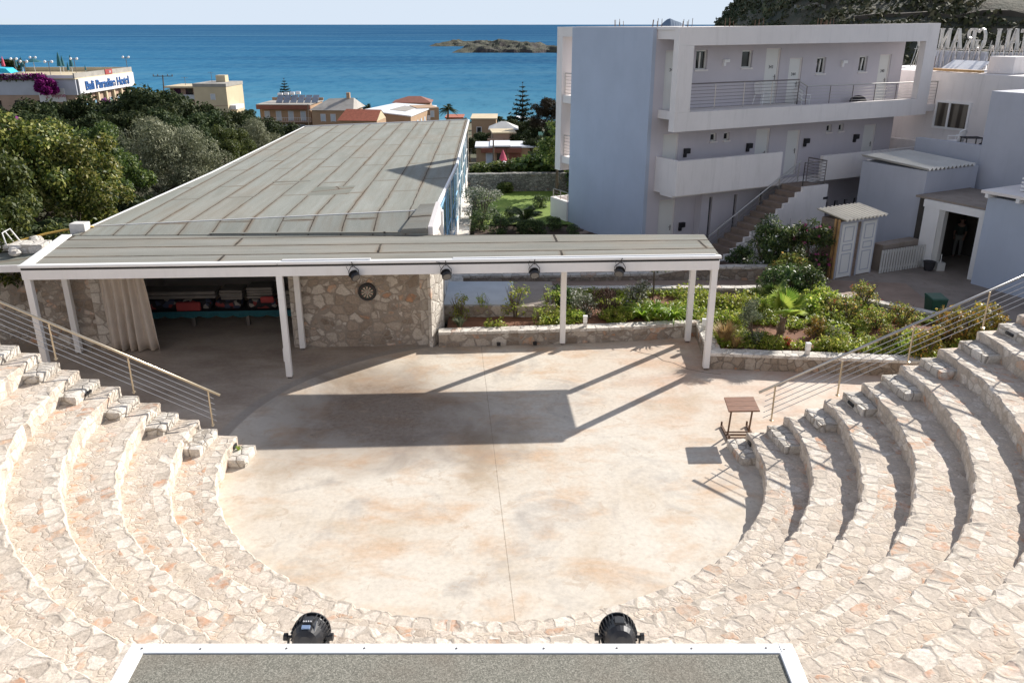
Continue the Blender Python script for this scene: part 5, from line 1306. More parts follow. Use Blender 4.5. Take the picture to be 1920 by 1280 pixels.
# ------------------------------------------------------------------ low stone walls of the garden
def wall_run(name,label,pts,th,z0,z1,face,cop,jit=.02,coph=.09,cat='wall'):
    """rubble wall with irregular coping along a polyline (pts = back edge offset to the left of travel)"""
    t=thing(name,label,cat,Vector((pts[0][0],pts[0][1],z0)))
    P=[Vector((p[0],p[1],0)) for p in pts]; top=[p[2] if len(p)>2 else z1 for p in pts]
    nr=[]
    for i in range(len(P)):
        d=(P[min(i+1,len(P)-1)]-P[max(i-1,0)]).normalized(); nr.append(Vector((-d.y,d.x,0)))
    S=[];T=[];Nn=[]
    for i in range(len(P)-1):
        L=(P[i+1]-P[i]).length; k=max(1,int(L/.14))
        for j in range(k+(1 if i==len(P)-2 else 0)):
            f=j/k; S.append(P[i].lerp(P[i+1],f)); T.append(top[i]+(top[i+1]-top[i])*f); Nn.append(nr[i].lerp(nr[i+1],f).normalized())
    for part in (0,1):
        mb=MB(); vs=[]; ov=.0 if part==0 else .02
        for i,(p,z,n_) in enumerate(zip(S,T,Nn)):
            a=noise.noise((p.x*3,p.y*3,1.7)); b=noise.noise((p.x*3,p.y*3,9.1)); c_=hsh(int(i/2.6),5)-.5
            lo,hi=(z0,z-coph) if part==0 else (z-coph+.002,z)
            f0=p-n_*(ov+jit*a+ (jit*c_ if part else 0)); b0=p+n_*(th+ov+jit*b)
            vs += [Vector((f0.x,f0.y,lo)),Vector((f0.x,f0.y,hi+jit*.7*c_*part)),Vector((b0.x,b0.y,hi+jit*.7*c_*part)),Vector((b0.x,b0.y,lo))]
        n=len(S); fs=[(4*i+k,4*i+4+k,4*i+4+(k+1)%4,4*i+(k+1)%4) for i in range(n-1) for k in range(4)]+[(0,1,2,3),(4*n-1,4*n-2,4*n-3,4*n-4)]
        mb.add(vs,fs); mb.build('face' if part==0 else 'coping',face if part==0 else cop,t)
    return t
pw=wall_run('planter_wall','low rubble planter wall with pale coping along the back of the stage',[(-2.30,24.37),(1.7,24.66),(4.0,24.92),(5.98,25.30),(5.78,22.62)],.38,-.02,.50,M['rubble'],M['coping'])
wall_run('planter_wall','low rubble planter wall running right from the corner posts to the stone seats',[(5.78,22.62),(8.3,22.36),(11.6,22.02),(13.6,21.4)],.40,-.02,.50,M['fieldstone'],M['coping'])
wall_run('garden_kerb','low pale stone kerb between the planting and the brown garden path',[(1.5,28.7),(4,28.72),(9.9,28.75),(10.4,28.5),(12.7,26.9),(15.6,24.4)],.28,.1,.60,M['rubble'],M['coping'])
wall_run('bed_wall','curving stone wall holding the oleander bed above the path',[(-1.9,30.95,.40),(2.8,31.0,.42),(5.6,31.2,.44),(6.8,31.35,.62),(8.4,31.3,.66),(10.3,31.1,.72),(11.2,31.7,.74),(11.35,32.6,.74)],.34,.1,.6,M['fieldstone'],M['block'])
simple('path_slab','pale blue grey concrete slab raised behind the airy shrubs beside the hall corner','slab',MB().box(-2.3,.05,26.25,28.9,.1,.80),M['slabblue'],origin=(-1.2,27.6,.2),bevel=.02)
simple('path_slab','brownish concrete slab raised behind the airy shrubs, right of the pale slab','slab',MB().box(.054,1.45,26.25,28.9,.1,.795),M['yard'],origin=(.7,27.6,.2),bevel=.02)
wall_run('slab_wall','low rubble retaining wall under the pale concrete slab in the garden bed',[(-2.3,26.10),(.2,26.12),(1.45,26.15)],.12,.2,.78,M['rubble'],M['rubble'])
wall_run('retaining_wall','grey old stone retaining wall across the far end of the lawn',[(-2.6,49.0),(1.5,49.3),(7.5,49.4)],.5,-.4,1.28,M['greywall'],M['greywall'],.04,.12)
for (px_,py_) in ((935,651),(1003,647)):
    r_=at(px_,py_,1); t_=(24.40+.05*(px_>960)-0)/r_.y; q_=at(px_,py_,t_); MB().box(q_.x-.06,q_.x+.06,q_.y-.04,q_.y+.1,.05,.12).build('drain_hole',M['black'],pw)
# bollard lamps
def bollard():
    t=thing('bollard_lamp','white bollard lamp','bollard')
    MB().box(-.055,.055,-.055,.055,0,.15).build('stem',M['concrete_block'],t,bevel=.006)
    MB().box(-.065,.065,-.065,.065,.152,.34).build('lamp_head',M['white_clean'],t,bevel=.008)
    MB().box(-.07,.07,-.07,.07,.342,.365).build('cap',M['white_clean'],t,bevel=.006)
    return t
bo=bollard()
for (x,y,z,lab) in [(2.33,24.9,.50,'white bollard lamp on the planter wall just right of the middle rear post'),(6.05,24.6,.50,'white bollard lamp on the planter wall between the two right corner posts'),(8.62,22.5,.50,'white bollard lamp on the coping left of the long handrail'),(7.75,31.45,.66,'white bollard lamp on the bed wall below the white oleander')]:
    place(bo,(x,y,z),rnd.uniform(-.2,.2),1.0 if y<30 else .9,lab,'white bollard lamps')

# ------------------------------------------------------------------ table by the seats
tb=thing('music_table','small brown wooden topped table on a dark metal stand beside the right seats','table',(5.65,18.35,0))
zt=.84
cs=[Vector((5.28,18.80,zt)),Vector((6.02,18.83,zt)),Vector((5.96,18.02,zt)),Vector((5.20,18.0,zt))]
mb=MB()
for i in range(3):
    f0,f1=i/3+.004,(i+1)/3-.004
    q=[cs[0].lerp(cs[3],f0),cs[1].lerp(cs[2],f0),cs[1].lerp(cs[2],f1),cs[0].lerp(cs[3],f1)]
    mb.hex([p-Vector((0,0,.035)) for p in q]+q)
mb.build('tabletop',M['wood'],tb,bevel=.004)
lo=.04
f=lambda a,b: cs[0].lerp(cs[1],a).lerp(cs[3].lerp(cs[2],a),b)
for a in (.14,.82):
    p=f(a,.75); g=Vector((p.x,p.y+.12,lo)); MB().bar(p-Vector((0,0,.04)),g,.035,.035).build('leg',M['rust'],tb)
mb=MB()
for a in (.06,.92):
    p=f(a,.35); mb.bar((p.x,p.y-.45,.03),(p.x,p.y+.32,.03),.05,.05); mb.bar((p.x,p.y-.45,.03),(p.x,p.y-.45,.16),.04,.04); mb.bar((p.x,p.y+.32,.03),(p.x,p.y+.32,.14),.04,.04)
mb.bar((f(.06,.35).x,18.3,.05),(f(.92,.35).x,18.3,.05),.04,.04); mb.bar((f(.06,.35).x,18.45,.05),(f(.92,.35).x,18.45,.05),.03,.03)
mb.build('base_frame',M['rust'],tb)

# ------------------------------------------------------------------ control booth roof in the foreground
bt=thing('control_booth','control booth at the top of the seats, granular felt roof edged with white metal trim','booth',(-.35,2.7,3.3))
xl,xr,yf,yb,z=-2.41,1.775,4.22,.9,5.83
dz=-.22
ins=.105
MB().hex([(xl+ins,yb,z-.05+dz),(xr-ins,yb,z-.05+dz),(xr-ins,yf-.073,z-.05),(xl+ins,yf-.073,z-.05),(xl+ins,yb,z-.004+dz),(xr-ins,yb,z-.004+dz),(xr-ins,yf-.073,z-.004),(xl+ins,yf-.073,z-.004)]).build('roof_felt',M['granule'],bt)
MB().box(xl,xr-.09,yf-.068,yf+.015,z-.03,z+.004).build('roof_trim',M['white_clean'],bt,bevel=.004)
MB().hex([(xl,yb,z-.05+dz),(xl+ins-.003,yb,z-.05+dz),(xl+ins-.003,yf-.071,z-.05),(xl,yf-.071,z-.05),(xl,yb,z+.008+dz),(xl+ins-.003,yb,z+.008+dz),(xl+ins-.003,yf-.071,z+.008),(xl,yf-.071,z+.008)]).build('roof_trim',M['white_clean'],bt,bevel=.004)
MB().hex([(xr-ins+.003,yb,z-.05+dz),(xr,yb,z-.05+dz),(xr,yf-.071,z-.05),(xr-ins+.003,yf-.071,z-.05),(xr-ins+.003,yb,z+.010+dz),(xr,yb,z+.010+dz),(xr,yf-.071,z+.010),(xr-ins+.003,yf-.071,z+.010)]).build('roof_trim',M['white_clean'],bt,bevel=.004)
MB().box(xr-.087,xr,yf-.068,yf+.014,z-.03,z+.006).build('roof_trim',M['white_clean'],bt,bevel=.004)
MB().box(xl,xr,yf-.02,yf+.012,z-.24,z-.033).build('fascia',M['white'],bt)
MB().box(xl+.15,xr-.15,yb+.2,yf-.05,2.6,z-.30).build('walls',M['stucco_white'],bt)
for (x,y) in [(-2.33,4.14),(-1.96,4.135),(-1.42,4.14),(-.93,4.142),(-.35,4.14),(.2,4.14),(.66,4.143),(1.13,4.14),(1.6,4.145),(1.71,4.13)]:
    mb=MB(); mb.lathe((x,y+.050,z+.004),[(.008,0),(.006,.004)],8); mb.build('screw',M['darksteel'],bt)
def flood(label,x,rz,display):
    t=thing('stage_projector',label,'stage light',(x,4.48,5.66),'stage lights on the booth edge')
    c=Vector((x,4.50,5.665)); ax=Vector((.0,.945,-.33)).normalized(); rt=Vector((1,0,0)); up=rt.cross(ax)*-1
    up=(Vector((0,0,1))-ax*ax.z).normalized()
    mb=MB(); mb.lathe(c-ax*.14,[(.055,0),(.10,.02),(.128,.07),(.138,.14),(.140,.24),(.143,.25),(.143,.27)],24,ax); body=mb.build('housing',M['blackmetal'],t,smooth=False)
    mb=MB()
    for k in range(30):
        a=2*PI*k/30; d=rt*math.cos(a)+up*math.sin(a); tn=ax.cross(d).normalized()*.004
        if abs(math.cos(a))<.23 and math.sin(a)>0: continue
        q=[c-ax*.03+d*.125,c+ax*.125+d*.136,c+ax*.125+d*.166,c+ax*.0+d*.160]
        mb.hex([p-tn for p in q]+[p+tn for p in q])
    for h in (.125,): mb.lathe(c+ax*h,[(.136,0),(.163,.0),(.163,.022),(.136,.022)],30,ax)
    mb.build('cooling_fins',M['blackmetal'],body)
    mb=MB(); p=c-ax*.06+up*.125; mb.hex([p-rt*.05-up*.05,p+rt*.05-up*.05,p+rt*.05+ax*.12-up*.0,p-rt*.05+ax*.12-up*.0,p-rt*.045+up*.02,p+rt*.045+up*.02,p+rt*.04+ax*.11+up*.035,p-rt*.04+ax*.11+up*.035]); mb.build('control_box',M['black'],body,bevel=.006)
    if display:
        mb=MB(); 
        q=c-ax*.105+up*.115
        mb.hex([q-rt*.035-up*.012,q+rt*.035-up*.012,q+rt*.035+ax*.03+up*.006,q-rt*.035+ax*.03+up*.006]+[v+up*.012-ax*.006 for v in (q-rt*.035-up*.012,q+rt*.035-up*.012,q+rt*.035+ax*.03+up*.006,q-rt*.035+ax*.03+up*.006)])
        mb.build('display',paint('pale display',(.22,.30,.45),.3,.1),body)
        mb=MB()
        for k in range(4): mb.ball(c-ax*.045+up*.150+rt*(-.03+.02*k),.008,.008,.008,6)
        mb.build('buttons',M['signwhite'],body)
        MB().tube([c-ax*.1+rt*.07+up*.07,c-ax*.04+rt*.08+up*.15],.010,6).build('plug',M['steel'],body)
    mb=MB()
    for s in (-1,1):
        mb.bar(c+rt*.172*s-ax*.0,c+rt*.172*s+Vector((0,-.13,-.22)),.012,.04)
    mb.bar(c+rt*.172+Vector((0,-.13,-.22)),c-rt*.172+Vector((0,-.13,-.22)),.04,.012); mb.build('yoke',M['black'],t)
    for s in (-1,1): MB().lathe(c+rt*.150*s,[(.014,0),(.014,.03),(.033,.031),(.033,.062)],12,rt*s).build('knob',M['black'],t)
    return t
q=flood('black finned stage light with lit blue display at the left of the booth edge',-1.365,0,True); q.scale=(.78,.78,.78)
q=flood('black finned stage light without display at the right of the booth edge',.72,0,False); q.scale=(.78,.78,.78)
# ------------------------------------------------------------------ trees on the left
def ground_at(x,y): return gz(x,y)
def tree_at(proto, px, pytop, t, hgt_ref, label, group=None, rz=None, sw=1.0):
    """stand a tree on the ground below the point whose top shows at (px,pytop)"""
    p=at(px,pytop,t); z=ground_at(p.x,p.y)-.1; s=(p.z-z)/hgt_ref
    return place(proto,(p.x,p.y,z),rnd.uniform(0,6.28) if rz is None else rz,(s*sw,s*sw,s),label,group)
carob=tree_proto('carob_tree','x','tree',dict(seed=11,R=2.5,H=2.9,zc=4.0,n=25000,L=.155,W=.085,nclump=46,sub=.23,hollow=.62),(3.2,.2,1,6,1.8),M['leaf_carob'])
carob2=tree_proto('carob_tree','x','tree',dict(seed=29,R=2.4,H=2.8,zc=4.0,n=18000,L=.16,W=.09,nclump=40,sub=.25,hollow=.6),(3.2,.2,2,6,1.8),M['leaf_mid'])
olive=tree_proto('olive_tree','x','tree',dict(seed=5,R=2.3,H=2.0,zc=3.2,n=15000,L=.17,W=.045,nclump=34,sub=.30,hollow=.55,up=.6,droop=-.3),(2.3,.22,3,6,1.5),M['leaf_olive'])
dark=tree_proto('evergreen_tree','x','tree',dict(seed=8,R=3.0,H=3.4,zc=4.6,n=7500,L=.36,W=.2,nclump=34,sub=.28,hollow=.6),(3.6,.25,4,5,2.0),M['leaf_dark'])
dark2=tree_proto('evergreen_tree','x','tree',dict(seed=18,R=3.3,H=3.0,zc=4.4,n=7500,L=.36,W=.2,nclump=30,sub=.30,hollow=.62),(3.6,.25,5,5,2.0),M['leaf_dark'])
gT='trees on the slope left of the hall'
for i,(pr,px,top,t,h,sw,lab) in enumerate([
 (carob,20,205,30,6.9,1.0,'bright leafy carob tree filling the left edge beside the lower felt roof'),
 (carob,112,232,31,6.9,.95,'sunlit carob tree next to the left roof corner, in front of the dark trees'),
 (carob2,-60,275,25,6.8,.9,'carob tree cut off by the left picture edge above the stone side wall'),
 (carob2,190,228,38,6.8,.85,'dark leafy carob between the bright carob and the grey olive'),
 (olive,285,240,41,5.2,1.0,'round grey green olive tree beside the hall roof, left of a pair'),
 (olive,352,253,42,5.2,.85,'round grey green olive tree touching the roof edge, right of a pair'),
 (olive,478,233,60,5.2,.85,'small distant olive tree above the far left roof edge'),
 (carob2,415,236,52,6.8,.9,'mid green tree behind the right olive of the pair'),
 (carob2,455,240,56,6.8,.8,'mid green tree just left of the small distant olive'),
 (dark,235,205,62,8.0,.9,'dark evergreen behind the left olive of the pair'),
 (dark2,150,210,58,7.4,.9,'dark evergreen behind the sunlit carob'),
 (dark,60,205,66,8.0,1.0,'dark evergreen beside the purple bougainvillea below the hotel terrace'),
 (dark2,325,205,70,7.4,1.0,'dark evergreen standing above the gap between two olives'),
 (dark,395,205,78,8.0,.9,'dark evergreen below the cream apartment house'),
 (dark2,520,222,84,7.4,.9,'dark evergreen at the far left corner of the hall roof'),
 (dark,470,216,100,8.0,.9,'dark evergreen left of the ochre balcony house'),
 (dark2,268,158,104,7.4,1.1,'tallest dark evergreen right of the hotel sign'),
 (dark,318,166,100,8.0,1.0,'dark evergreen under the utility pole'),
 (dark2,370,186,98,7.4,.9,'dark evergreen hiding the left balconies of the cream house'),
 (dark,205,186,112,8.0,.9,'dark evergreen below the right half of the hotel sign'),
 (dark2,130,176,116,7.4,.9,'dark evergreen below the pink lettered board'),
 (dark,75,190,110,8.0,.9,'dark evergreen in front of the ochre hotel front'),
 (dark2,5,188,100,7.4,1.1,'dark evergreen at the left edge below the blue awning'),
 (dark,300,190,82,8.0,.9,'dark evergreen just behind the left olive crown'),
 (dark2,-30,222,50,7.4,1.0,'dark evergreen at the left edge behind the carob trees'),
 (dark,428,205,116,8.0,.8,'dark evergreen at the right foot of the cream house'),
 (dark2,345,228,56,7.4,.8,'low dark evergreen right behind the two olives'),
 (dark,100,252,44,8.0,.75,'shaded evergreen low between the bright carobs'),
 (dark2,235,262,46,7.4,.75,'shaded evergreen low behind the left olive'),
 (dark,560,240,110,8.0,.7,'dark evergreen below the ochre balcony house, hidden by the roof'),
 ]): tree_at(pr,px,top,t,h,lab,gT,sw=sw)
# low undergrowth and stones behind the lower roof
und=shrub_proto('understory_shrub','x','shrub',M['leaf_dark'],3,1.4,1.6,2600,.2,.11,14)
for (px,py,t,s,lab) in [(40,430,27.5,1.1,'dark shrub behind the yellow hose at the left edge'),(110,405,29,1.0,'dark shrub behind the pale roof block'),(190,400,33,1.0,'dark shrub along the left hall eave, nearest the roof block'),(260,372,36,1.1,'dark shrub along the left hall eave under the olives'),(360,335,44,1.2,'dark shrub along the left hall eave beyond the olives'),(430,300,54,1.3,'dark shrub at the far end of the left hall eave')]:
    p=at(px,py,t); place(und,(p.x-.6,p.y,max(gz(p.x,p.y),p.z-1.6)),rnd.uniform(0,6),s,lab,'dark shrubs behind the hall eave')
bg_=shrub_proto('bougainvillea','x','shrub',M['leaf_dark'],9,1.5,2.4,1500,.22,.14,12,.4,flower=M['fl_purple'],nfl=2600,fsize=.26)
for (px,py,t,s,lab) in [(88,160,177,1.5,'purple bougainvillea spilling over the hotel parapet beside the pink lettered board'),(198,205,176,1.5,'small purple bougainvillea below the hotel sign'),(40,262,46,.85,'purple bougainvillea glowing among the dark trees behind the carobs')]:
    p=at(px,py,t); place(bg_,(p.x,p.y,p.z-1.2*s),rnd.uniform(0,6),s,lab,'bougainvillea bushes')

# ------------------------------------------------------------------ planting round the stage garden
Z=.42
def put(pr,px,py,z,rz=None,s=1,label=None,group=None,dx=0,dy=0):
    r=at(px,py,1); t=(z-9.5)/(r.z-9.5); p=at(px,py,t); return place(pr,(p.x+dx,p.y+dy,z),rnd.uniform(0,6.28) if rz is None else rz,s,label,group)
airy=shrub_proto('airy_shrub','x','shrub',M['leaf_cover'],21,.62,1.35,420,.11,.04,14,.34,up=.6,stems=14)
gA='airy tall shrubs in the front bed'
for px,py,s,l in [(862,600,.75,'airy tall shrub beside the lit stone wall end'),(905,590,.6,'airy shrub second from the lit stone wall end, by the pale slab'),(965,592,.95,'tallest airy shrub left of the middle rear post'),(1030,588,.8,'airy shrub just left of the middle rear post'),(1010,606,.45,'low airy shrub on the coping left of the middle rear post')]:
    put(airy,px,py,Z,None,s,l,gA)
whit=shrub_proto('white_flower_bush','x','shrub',M['leaf_grey'],22,.65,.85,1200,.08,.03,10,.4,flower=M['fl_white'],nfl=90,fsize=.05,stems=10)
put(whit,1096,590,Z,None,1.0,'white flowered bush just right of the middle rear post','white flowered bushes')
put(whit,1190,575,Z,None,1.05,'white flowered bush behind the strap leaved clumps','white flowered bushes')
brn=shrub_proto('brown_bush','x','shrub',M['leaf_brown'],23,.5,1.0,900,.16,.025,10,.4,up=.9,droop=-.8)
put(brn,1138,588,Z,None,1.0,'brown upright dried bush between two white flowered bushes')
def strap_proto():
    t=thing('strap_leaf_plant','x','plant'); rg=random.Random(4); mb=MB()
    for i in range(46):
        a=rg.uniform(0,2*PI); L=rg.uniform(.45,.75); up=rg.uniform(.45,1.25); w=rg.uniform(.025,.04); prev=None; side=Vector((-math.sin(a),math.cos(a),0))
        pts=[]
        for k in range(6):
            f=k/5; r=L*f*math.cos(up*.5)*1.0; z=L*(math.sin(up)*f*1.5-f*f*.75*1.1)+.05
            pts.append((Vector((math.cos(a)*r,math.sin(a)*r,max(z,.03))),w*(1-f**2.5)+.003))
        vs=[]
        for p,wd in pts: vs += [p-side*wd,p+Vector((0,0,-.01)),p+side*wd]
        mb.add(vs,[(3*k+j,3*k+j+1,3*k+j+4,3*k+j+3) for k in range(5) for j in range(2)])
    mb.build('leaves',M['leaf_strap'],t,recalc=False); return t
strap=strap_proto()
for px,py,s,l in [(1205,598,1.25,'bright strap leaved clump at the left of the row of strap leaves'),(1232,594,1.1,'bright strap leaved clump in the middle of its row, behind the others'),(1262,600,1.2,'bright strap leaved clump at the right of its row, nearest the right rear post')]: put(strap,px,py,Z,None,s,l,'strap leaved clumps')
# clipped standard tree
t=thing('topiary_tree','small standard tree with a flat round grey green crown on a thin stem','tree')
MB().tube([(0,0,-.1),(.02,0,.6),(0,.02,1.25)],[.035,.03,.025],8).build('trunk',M['bark'],t,smooth=True)
link('crown',crown_mesh('crown',M['leaf_grey'],31,.72,.32,1.45,3200,.10,.05,16,.36,flat=.8),t); put(t,1226,574,.35,None,1.05,t['label'],dy=.3)
# fan palms
def fan_palm(label,mat,nf,tr,seed,low=False):
    t=thing('fan_palm',label,'palm'); rg=random.Random(seed)
    mb=MB(); mb.tube([(0,0,-.1),(.05,0,tr*.5),(.12,0,tr)],[.17,.14,.11],10)
    for i in range(26):
        a=rg.uniform(0,6.28); z=rg.uniform(0,tr); x=.12*z/tr; mb.bar((x+math.cos(a)*.1,math.sin(a)*.1,z),(x+math.cos(a)*.21,math.sin(a)*.21,z+.13),.05,.02)
    mb.build('trunk',M['palmbark'],t)
    for i in range(nf):
        a=2*PI*i/nf*2.4+rg.uniform(-.3,.3); el=rg.uniform(.35,1.0) if i%3==0 else rg.uniform(.9,1.4)
        d=Vector((math.cos(a)*math.cos(el),math.sin(a)*math.cos(el),math.sin(el))); L=rg.uniform(.45,.7)
        o=Vector((.12,0,tr)); p=o+d*L; side=d.cross(Vector((0,0,1))).normalized(); up=side.cross(d).normalized()
        mb=MB(); mb.tube([o,o+d*L*.5+Vector((0,0,.03)),p],[.018,.014,.010],5)
        R=rg.uniform(.75,.95); NSEG=30
        for k in range(NSEG):
            f0=-1.75+3.5*k/NSEG; f1=-1.75+3.5*(k+1)/NSEG; fm=(f0+f1)/2
            def dirn(f): return d*math.cos(f)+side*math.sin(f)
            r=R*(.72+.28*math.cos(fm*.75)); ds=Vector((0,0,-.10*r))
            q0=p+dirn(f0)*r*.66+up*.0; q1=p+dirn(f1)*r*.66; mid=p+dirn(fm)*r*.64+up*.03; tip=p+dirn(fm)*r+ds*(.7+rg.random()*.9)
            mb.add([p,q0,mid,q1,tip],[(0,1,2),(0,2,3),(1,4,2),(2,4,3)])
        mb.build('frond',mat,t,recalc=False)
    return t
fp=fan_palm('fan palm with bright splayed fronds on a short rough trunk in the garden bed',M['leaf_fan'],9,.75,5)
put(fp,1462,628,Z,.6,.74,fp['label'])
fp2=fan_palm('fan palm with darker upright fronds half hidden behind the bright fan palm',M['leaf_mid'],7,.7,6)
put(fp2,1447,588,Z,2.0,.55,fp2['label'])
# grass tuft
def tuft(label,mat,n,h,seed,name='grass_tuft'):
    t=thing(name,label,'grass tuft'); rs=np.random.RandomState(seed)
    a=rs.random(n)*2*PI; le=rs.uniform(.35,1.0,n); P0=np.stack([np.cos(a)*.07*rs.random(n),np.sin(a)*.07*rs.random(n),np.zeros(n)],1)
    d=np.stack([np.cos(a)*le*.6,np.sin(a)*le*.6,np.ones(n)*(1.15-le*.45)],1)*h*rs.uniform(.6,1,(n,1)); sd=np.stack([-np.sin(a),np.cos(a),np.zeros(n)],1)*.008
    q1=P0+d*.55+np.array([0,0,.06*h]); q2=P0+d*np.array([1.15,1.15,.82])
    Q=np.concatenate([np.stack([P0-sd,P0+sd,q1+sd,q1-sd],1),np.stack([q1-sd,q1+sd,q2+sd*.2,q2-sd*.2],1)]); link('blades',quads_mesh('blades',Q,mat),t); return t
tf=tuft('dry straw coloured grass tuft spilling over the corner of the planter wall',M['leaf_straw'],420,.75,1)
put(tf,1358,642,.46,None,1.15,tf['label'])
tg=tuft('green grass tuft at the lit stone wall end',M['leaf_grey'],260,.42,2)
put(tg,862,612,.46,None,1.0,tg['label'])
tf3=tuft('pale straw grass tuft beside the larger dry tuft on the planter corner',M['leaf_straw'],260,.5,5)
put(tf3,1378,650,.46,None,1.0,tf3['label'])
wd=tuft('small green weed growing beside the lowest left step block',M['leaf_cover'],60,.22,7,'weed')
place(wd,(-6.40,17.25,.20),0,.6,wd['label'])
wd2=tuft('small yellowish weed growing in a joint halfway up the left steps',M['leaf_cover'],60,.26,8,'weed')
place(wd2,(-9.72,17.5,1.6),0,1,wd2['label'])
# small olive bush on a stem
ob=shrub_proto('olive_bush','small grey green olive bush on a thin stem left of the bright fan palm','bush',M['leaf_grey'],33,.62,1.35,2600,.09,.025,14,.42,zc=.95,stems=5)
put(ob,1412,642,Z,None,.85,ob['label'])
# garden shrubs, roses
rose=shrub_proto('rose_bush','x','bush',M['leaf_rose'],41,.75,1.0,1150,.085,.05,22,.24,flower=M['fl_red'],nfl=30,fsize=.045,stems=9)
yel=shrub_proto('yellow_shrub','x','shrub',M['leaf_yellow'],42,.85,1.15,1500,.095,.05,22,.26,stems=11,flower=M['fl_orange'],nfl=14,fsize=.04)
grn=shrub_proto('green_shrub','x','shrub',M['leaf_cover'],43,.8,.55,1500,.09,.05,18,.28,stems=8)
dgr=shrub_proto('dark_shrub','x','shrub',M['leaf_oleander'],44,.7,1.1,1700,.11,.045,12,.42,stems=8)
gR='rose and flower bushes in the bed'
for px,py,s,l in [(1590,606,.95,'tall loose rose bush right of the fan palm'),(1640,615,.8,'rose bush between the loose tall rose and the bin'),(1565,596,.8,'thin leggy rose bush against the garden kerb'),(1690,608,.8,'rose bush in front of the green bin'),(1618,572,.9,'rose bush at the bend of the garden kerb'),(1668,650,.7,'low rose bush above the right planter wall')]: put(rose,px,py,Z,None,s,l,gR)
for px,py,s,l in [(1770,650,1.05,'yellowing shrub beside the green bin, left of a pair'),(1808,640,1.1,'yellowing shrub beneath the handrail, right of a pair'),(1735,670,.85,'small yellowing shrub under the handrail wires'),(1530,630,.55,'low orange yellow flowering shrub right of the palm trunk'),(1850,635,1.0,'yellowing shrub at the top of the garden by the right seats')]: put(yel,px,py,Z,None,s,l,'yellowing shrubs by the handrail')
for px,py,s,l in [(1390,585,1.0,'green shrub behind the right front post'),(1372,610,.9,'green shrub just right of the right front post'),(1425,578,.9,'green shrub behind the small olive bush'),(1500,585,1.1,'green shrub at the right of the bright fan palm'),(1535,570,1.1,'green shrub close to the garden kerb right of the palms'),(1445,650,.7,'low green shrub on the planter wall below the palm'),(1560,655,.7,'low green shrub above the coping right of the bollard'),(1700,660,.8,'green shrub under the middle of the long handrail'),(1340,575,.8,'green shrub behind the right rear post'),(1075,600,.7,'green shrub left of the bollard behind the coping'),(1155,600,.75,'green shrub in front of the brown dried bush'),(1290,590,.6,'green shrub left of the right rear post')]: put(grn,px,py,Z,None,s,l,'green shrubs in the bed')
for px,py,s,l in [(1482,556,1.15,'tall dark leafy shrub behind the two fan palms'),(1440,560,1.0,'dark shrub left of the rear fan palm'),(1520,552,1.1,'dark shrub right of the rear fan palm'),(1100,560,.0,''),(1060,575,.8,'dark shrub between the airy shrubs and the white flowers')]:
    if s: put(dgr,px,py,Z,None,s,l,'dark shrubs in the bed')
fl=shrub_proto('red_flower','bright red flower head on the edge of the planter bed','flower',M['leaf_cover'],51,.14,.28,120,.06,.03,4,.5,flower=M['fl_red'],nfl=40,fsize=.05,stems=3)
put(fl,1474,650,Z,None,1.2,fl['label'])
pk_=shrub_proto('pink_flower_clump','pale pink flower clump on bare soil right of the palm trunk','flower',M['leaf_rose'],52,.3,.35,300,.06,.03,6,.5,flower=M['fl_silver'],nfl=60,fsize=.04,stems=5)
put(pk_,1563,636,Z,None,1.2,pk_['label'])
# ground cover: uncountable
rs=np.random.RandomState(9); P=[]
while len(P)<42000:
    x=rs.uniform(-2,15); y=rs.uniform(21,28.6)
    if not in_bed(x,y): continue
    n_=noise.fractal((x*.55,y*.7,2.0),1,2,4)
    if n_<-.14: continue
    if x<1.4 and y>26.0: continue
    if x<.9 and not (x>-.9 and y<25.15 and n_>.0): continue
    if math.hypot((x-9.3)*.6,y-24.2)<.75+n_ and n_<.35: continue
    P.append((x,y,.42+abs(rs.normal())*.12*(.6+max(n_,0)*2)))
P=np.array(P); nm=unit(rs.normal(size=(len(P),3))*.5+np.array([0,0,1.0])); Q=leaves_at(rs,P,nm,.10,.06,-.4)
tag(link('ground_cover',quads_mesh('ground_cover',Q,M['leaf_cover'])),kind='stuff')
# oleanders by the stair
ow=shrub_proto('oleander','tall oleander with white flowers beside the outside stair','shrub',M['leaf_oleander'],61,1.15,2.5,5200,.19,.04,20,.38,droop=-.2,up=.5,stems=14,flower=M['fl_white'],nfl=70,fsize=.10)
put(ow,1437,512,.14,1.0,.88,ow['label'])
ow2=shrub_proto('oleander','dense green oleander with few white flowers between the white and pink ones','shrub',M['leaf_oleander'],62,1.05,2.5,4800,.19,.04,20,.36,droop=-.2,up=.5,stems=14,flower=M['fl_white'],nfl=14,fsize=.09)
put(ow2,1472,512,.14,2.0,.92,ow2['label'])
opk=shrub_proto('oleander','oleander with pink flowers against the shed wall','shrub',M['leaf_oleander'],63,.9,2.5,3600,.19,.04,16,.38,droop=-.2,up=.5,stems=12,flower=M['fl_pink'],nfl=60,fsize=.11)
put(opk,1518,518,.14,.4,.98,opk['label'])
lim=shrub_proto('citrus_shrub','glossy bright green shrub in front of the oleanders by the bed wall','shrub',M['leaf_rose'],64,.85,1.5,2600,.13,.075,14,.4,stems=8)
put(lim,1482,535,.2,None,1.0,lim['label'])
vin=shrub_proto('trailing_shrub','low trailing green shrub at the foot of the outside stair','shrub',M['leaf_oleander'],65,.7,.6,900,.16,.06,8,.45,stems=6)
put(vin,1385,492,.14,None,1.0,vin['label'])
